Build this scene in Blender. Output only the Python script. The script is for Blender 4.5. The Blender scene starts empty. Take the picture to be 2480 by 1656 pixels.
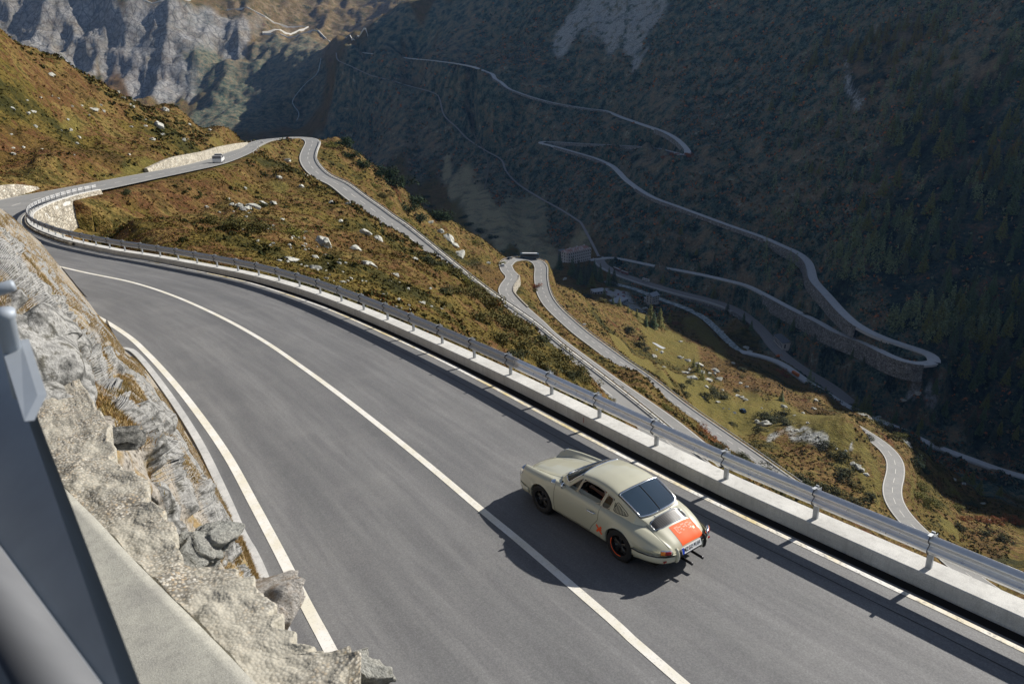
import bpy, bmesh, math, random
import numpy as np
from mathutils import Vector, Matrix
# ------------------------------------------------------------------ camera, sky, sun, exposure
SC = bpy.context.scene
COL = SC.collection
R_ = math.radians
cam_d = bpy.data.cameras.new('camera'); cam = bpy.data.objects.new('camera', cam_d); COL.objects.link(cam)
cam.location = (0, 0, 0); cam.rotation_euler = (R_(90 - 21.373), 0, 0)
cam_d.sensor_width = 36; cam_d.lens = 25.0; cam_d.clip_start = 0.05; cam_d.clip_end = 30000
cam_d.dof.use_dof = True; cam_d.dof.focus_distance = 16.0; cam_d.dof.aperture_fstop = 7.0
SC.camera = cam
SUN = Vector((0.6944, 0.4899, 0.5271)).normalized()
world = bpy.data.worlds.new("World"); SC.world = world; world.use_nodes = True
wn = world.node_tree.nodes; wl = world.node_tree.links
sky = wn.new('ShaderNodeTexSky'); sky.sky_type = 'NISHITA'; sky.sun_disc = False
sky.sun_elevation = math.asin(SUN.z); sky.sun_rotation = math.atan2(SUN.x, SUN.y)
sky.altitude = 2000; sky.air_density = 1.0; sky.dust_density = 0.6; sky.ozone_density = 1.0
bg = wn['Background']; hs = wn.new('ShaderNodeHueSaturation'); hs.inputs['Saturation'].default_value = .72; wl.new(sky.outputs[0], hs.inputs['Color']); wl.new(hs.outputs[0], bg.inputs[0]); bg.inputs[1].default_value = 0.060
sd = bpy.data.lights.new('sun', 'SUN'); sd.energy = 5.0; sd.angle = R_(0.53); sd.color = (1, 0.95, 0.87)
sun = bpy.data.objects.new('sun', sd); COL.objects.link(sun)
sun.rotation_euler = (-SUN).to_track_quat('-Z', 'Y').to_euler()
SC.view_settings.view_transform = 'Standard'; SC.view_settings.look = 'None'
SC.view_settings.exposure = 0.5; SC.view_settings.gamma = 1.0
SC.cycles.max_bounces = 6; SC.cycles.diffuse_bounces = 3; SC.cycles.glossy_bounces = 3; SC.cycles.transmission_bounces = 4
SC.cycles.volume_bounces = 0; SC.cycles.use_denoising = True

# ------------------------------------------------------------------ helpers
def tag(o, label=None, cat=None, group=None, kind=None):
    if label: o['label'] = label
    if cat: o['category'] = cat
    if group: o['group'] = group
    if kind: o['kind'] = kind
    return o
def obj(name, verts, faces, mat=None, parent=None, smooth=False, mats=None, fm=None):
    me = bpy.data.meshes.new(name)
    me.from_pydata([tuple(v) for v in verts], [], faces)
    for m in (mats or ([mat] if mat else [])): me.materials.append(m)
    if fm is not None: me.polygons.foreach_set('material_index', fm)
    if smooth: me.polygons.foreach_set('use_smooth', [True] * len(me.polygons))
    me.update()
    o = bpy.data.objects.new(name, me); COL.objects.link(o)
    if parent: o.parent = parent
    return o
def npmesh(name, V, F, mat=None, parent=None, smooth=True):
    """V (n,3) array, F (m,k) int array"""
    me = bpy.data.meshes.new(name); V = np.asarray(V, np.float32); F = np.asarray(F, np.int32); k = F.shape[1]
    me.vertices.add(len(V)); me.vertices.foreach_set('co', V.ravel())
    me.loops.add(F.size); me.loops.foreach_set('vertex_index', F.ravel())
    me.polygons.add(len(F)); me.polygons.foreach_set('loop_start', np.arange(0, F.size, k, dtype=np.int32))
    me.polygons.foreach_set('use_smooth', np.full(len(F), smooth))
    me.update(calc_edges=True)
    if mat: me.materials.append(mat)
    o = bpy.data.objects.new(name, me); COL.objects.link(o)
    if parent: o.parent = parent
    return o
def empty(name, loc=(0, 0, 0), mtx=None):
    o = bpy.data.objects.new(name, None); COL.objects.link(o); o.location = loc
    if mtx is not None: o.matrix_world = mtx
    return o
class MB:
    """collects shapes for ONE mesh"""
    def __init__(s): s.v = []; s.f = []; s.m = []
    def add(s, V, F, m=0):
        b = len(s.v); s.v += [tuple(p) for p in V]; s.f += [tuple(b + i for i in q) for q in F]; s.m += [m] * len(F); return s
    def box(s, c, h, ax=None, m=0):
        c = Vector(c); ax = ax or (Vector((1, 0, 0)), Vector((0, 1, 0)), Vector((0, 0, 1)))
        V = [c + ax[0] * (h[0] * i) + ax[1] * (h[1] * j) + ax[2] * (h[2] * k) for i in (-1, 1) for j in (-1, 1) for k in (-1, 1)]
        return s.add(V, [(0, 1, 3, 2), (4, 6, 7, 5), (0, 4, 5, 1), (2, 3, 7, 6), (0, 2, 6, 4), (1, 5, 7, 3)], m)
    def sweep(s, path, prof, up=Vector((0, 0, 1)), m=0, close=True, caps=True):
        """prof: list (side, up) offsets"""
        path = [Vector(p) for p in path]; n = len(prof); V = []
        for i, p in enumerate(path):
            t = (path[min(i + 1, len(path) - 1)] - path[max(i - 1, 0)]).normalized()
            sd_ = t.cross(up)
            if sd_.length < 1e-6: sd_ = Vector((1, 0, 0))
            sd_.normalize(); u2 = sd_.cross(t)
            V += [p + sd_ * a + u2 * b for a, b in prof]
        F = []
        for i in range(len(path) - 1):
            for j in range(n if close else n - 1):
                k = (j + 1) % n; F.append((i * n + j, i * n + k, (i + 1) * n + k, (i + 1) * n + j))
        if close and caps: F += [tuple(range(n))[::-1], tuple(range((len(path) - 1) * n, len(path) * n))]
        return s.add(V, F, m)
    def tube(s, path, r, n=8, m=0):
        rr = r if callable(r) else (lambda t: r)
        path = [Vector(p) for p in path]; V = []; F = []
        for i, p in enumerate(path):
            t = (path[min(i + 1, len(path) - 1)] - path[max(i - 1, 0)]).normalized()
            a = t.orthogonal().normalized() if i == 0 else (a - t * a.dot(t)).normalized()
            b = t.cross(a); q = rr(i / max(1, len(path) - 1))
            V += [p + (a * math.cos(6.28318 * j / n) + b * math.sin(6.28318 * j / n)) * q for j in range(n)]
        for i in range(len(path) - 1):
            for j in range(n): k = (j + 1) % n; F.append((i * n + j, i * n + k, (i + 1) * n + k, (i + 1) * n + j))
        F += [tuple(range(n))[::-1], tuple(range((len(path) - 1) * n, len(path) * n))]
        return s.add(V, F, m)
    def lathe(s, c, axis, prof, n=24, m=0, closed=False):
        """prof: (radius, along axis)"""
        c = Vector(c); ax = Vector(axis).normalized(); a = ax.orthogonal().normalized(); b = ax.cross(a); V = []; F = []; k = len(prof)
        for r, h in prof: V += [c + ax * h + (a * math.cos(6.28318531 * j / n) + b * math.sin(6.28318531 * j / n)) * r for j in range(n)]
        for i in range(k if closed else k - 1):
            i2 = (i + 1) % k
            for j in range(n): q = (j + 1) % n; F.append((i * n + j, i * n + q, i2 * n + q, i2 * n + j))
        return s.add(V, F, m)
    def build(s, name, mats, parent=None, smooth=False):
        mats = mats if isinstance(mats, (list, tuple)) else [mats]
        return obj(name, s.v, s.f, parent=parent, smooth=smooth, mats=mats, fm=s.m)
def catmull(P, step):
    P = np.array(P, float); Q = np.vstack([2 * P[0] - P[1], P, 2 * P[-1] - P[-2]]); out = []
    for i in range(1, len(Q) - 2):
        p0, p1, p2, p3 = Q[i - 1:i + 3]; m = max(1, int(np.linalg.norm(p2 - p1) / step + .5))
        for j in range(m):
            t = j / m; out.append(.5 * ((2 * p1) + (-p0 + p2) * t + (2 * p0 - 5 * p1 + 4 * p2 - p3) * t * t + (-p0 + 3 * p1 - 3 * p2 + p3) * t ** 3))
    out.append(P[-1]); return np.array(out)
def smooth_path(P, it=2):
    P = P.copy()
    for _ in range(it): P[1:-1] = .25 * P[:-2] + .5 * P[1:-1] + .25 * P[2:]
    return P
def side_normals(P):
    T = np.gradient(P[:, :2], axis=0); N = np.stack([T[:, 1], -T[:, 0]], 1); return N / np.linalg.norm(N, axis=1)[:, None]
rng = np.random.default_rng(7)
_perm = rng.permutation(4096); _grad = rng.uniform(-1, 1, 4096)
def vnoise(x, y):
    xi = np.floor(x).astype(np.int64); yi = np.floor(y).astype(np.int64); fx = x - xi; fy = y - yi
    fx = fx * fx * fx * (fx * (fx * 6 - 15) + 10); fy = fy * fy * fy * (fy * (fy * 6 - 15) + 10)
    def h(a, b): return _grad[_perm[(_perm[a & 4095] + b) & 4095]]
    return (h(xi, yi) * (1 - fx) + h(xi + 1, yi) * fx) * (1 - fy) + (h(xi, yi + 1) * (1 - fx) + h(xi + 1, yi + 1) * fx) * fy
def fbm(x, y, o=4, g=.5):
    s = 0; a = 1
    for i in range(o): s = s + a * vnoise(x + 17.3 * i, y - 9.1 * i); x = x * 2.03; y = y * 2.03; a *= g
    return s
def sstep(a, b, x): t = np.clip((x - a) / (b - a), 0, 1); return t * t * (3 - 2 * t)
# car-plane frame (the near road lies in one tilted plane)
CM = np.array([[-0.6024047823, -0.7979095277, -0.0211864059], [0.7951388839, -0.6022089522, 0.071404014], [-0.0697325863, 0.0261679843, 0.9972224441]])
CC = np.array([-9.17936253, 9.11937085, 7.88335603])
def c2w(P): return (np.asarray(P, float) - CC) @ CM.T
# ------------------------------------------------------------------ node helper
def mat(name, col=(.5, .5, .5), rough=.8, metal=0, spec=.5):
    m = bpy.data.materials.new(name); m.use_nodes = True; b = m.node_tree.nodes['Principled BSDF']
    b.inputs['Base Color'].default_value = (*col, 1); b.inputs['Roughness'].default_value = rough
    b.inputs['Metallic'].default_value = metal; b.inputs['Specular IOR Level'].default_value = spec
    return m
class NT:
    def __init__(s, name, rough=.85, spec=.3):
        s.m = mat(name, rough=rough, spec=spec); s.n = s.m.node_tree.nodes; s.l = s.m.node_tree.links; s.b = s.n['Principled BSDF']
        s.pos = s.n.new('ShaderNodeNewGeometry').outputs['Position']
    def set(s, inp, v):
        if hasattr(v, 'links'): s.l.new(v, inp)
        elif isinstance(v, (tuple, list)): inp.default_value = (*v, 1) if len(v) == 3 and inp.type == 'RGBA' else v
        else: inp.default_value = v
    def noise(s, scale, detail=3, rough=.55, vec=None, stretch=None, w=0):
        n = s.n.new('ShaderNodeTexNoise'); n.inputs['Scale'].default_value = scale; n.inputs['Detail'].default_value = detail; n.inputs['Roughness'].default_value = rough
        v = vec if vec is not None else s.pos
        if stretch or w:
            mp = s.n.new('ShaderNodeMapping'); mp.inputs['Scale'].default_value = stretch or (1, 1, 1); mp.inputs['Location'].default_value = (w, w * 1.7, -w); s.l.new(v, mp.inputs[0]); v = mp.outputs[0]
        s.l.new(v, n.inputs['Vector']); return n.outputs['Fac']
    def voro(s, scale, feature='F1', vec=None, out='Distance', stretch=None, rnd=1):
        n = s.n.new('ShaderNodeTexVoronoi'); n.feature = feature; n.inputs['Scale'].default_value = scale; n.inputs['Randomness'].default_value = rnd
        v = vec if vec is not None else s.pos
        if stretch:
            mp = s.n.new('ShaderNodeMapping'); mp.inputs['Scale'].default_value = stretch; s.l.new(v, mp.inputs[0]); v = mp.outputs[0]
        s.l.new(v, n.inputs['Vector']); return n.outputs[out]
    def ramp(s, f, stops):
        n = s.n.new('ShaderNodeValToRGB'); e = n.color_ramp.elements
        while len(e) < len(stops): e.new(.5)
        for i, (p, c) in enumerate(stops):
            e[i].position = p; e[i].color = (*c, 1) if isinstance(c, (tuple, list)) else (c, c, c, 1)
        s.l.new(f, n.inputs[0]); return n.outputs[0]
    def math(s, op, a, b=0.0, clamp=False):
        n = s.n.new('ShaderNodeMath'); n.operation = op; n.use_clamp = clamp; s.set(n.inputs[0], a); s.set(n.inputs[1], b); return n.outputs[0]
    def mix(s, f, a, b, mode='MIX'):
        n = s.n.new('ShaderNodeMix'); n.data_type = 'RGBA'; n.blend_type = mode; s.set(n.inputs['Factor'], f)
        for k, v in (('A', a), ('B', b)):
            i = [q for q in n.inputs if q.name == k and q.type == 'RGBA'][0]; s.set(i, v)
        return [q for q in n.outputs if q.type == 'RGBA'][0]
    def attr(s, name, ch=None):
        n = s.n.new('ShaderNodeAttribute'); n.attribute_name = name
        if ch is None: return n.outputs['Fac']
        sp = s.n.new('ShaderNodeSeparateColor'); s.l.new(n.outputs['Color'], sp.inputs[0]); return sp.outputs[ch]
    def col(s, v): s.set(s.b.inputs['Base Color'], v); return s
    def bump(s, h, strength=.5, dist=.1):
        n = s.n.new('ShaderNodeBump'); n.inputs['Strength'].default_value = strength; n.inputs['Distance'].default_value = dist; s.set(n.inputs['Height'], h); s.l.new(n.outputs[0], s.b.inputs['Normal']); return s
    def rough(s, v): s.set(s.b.inputs['Roughness'], v); return s

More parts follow.
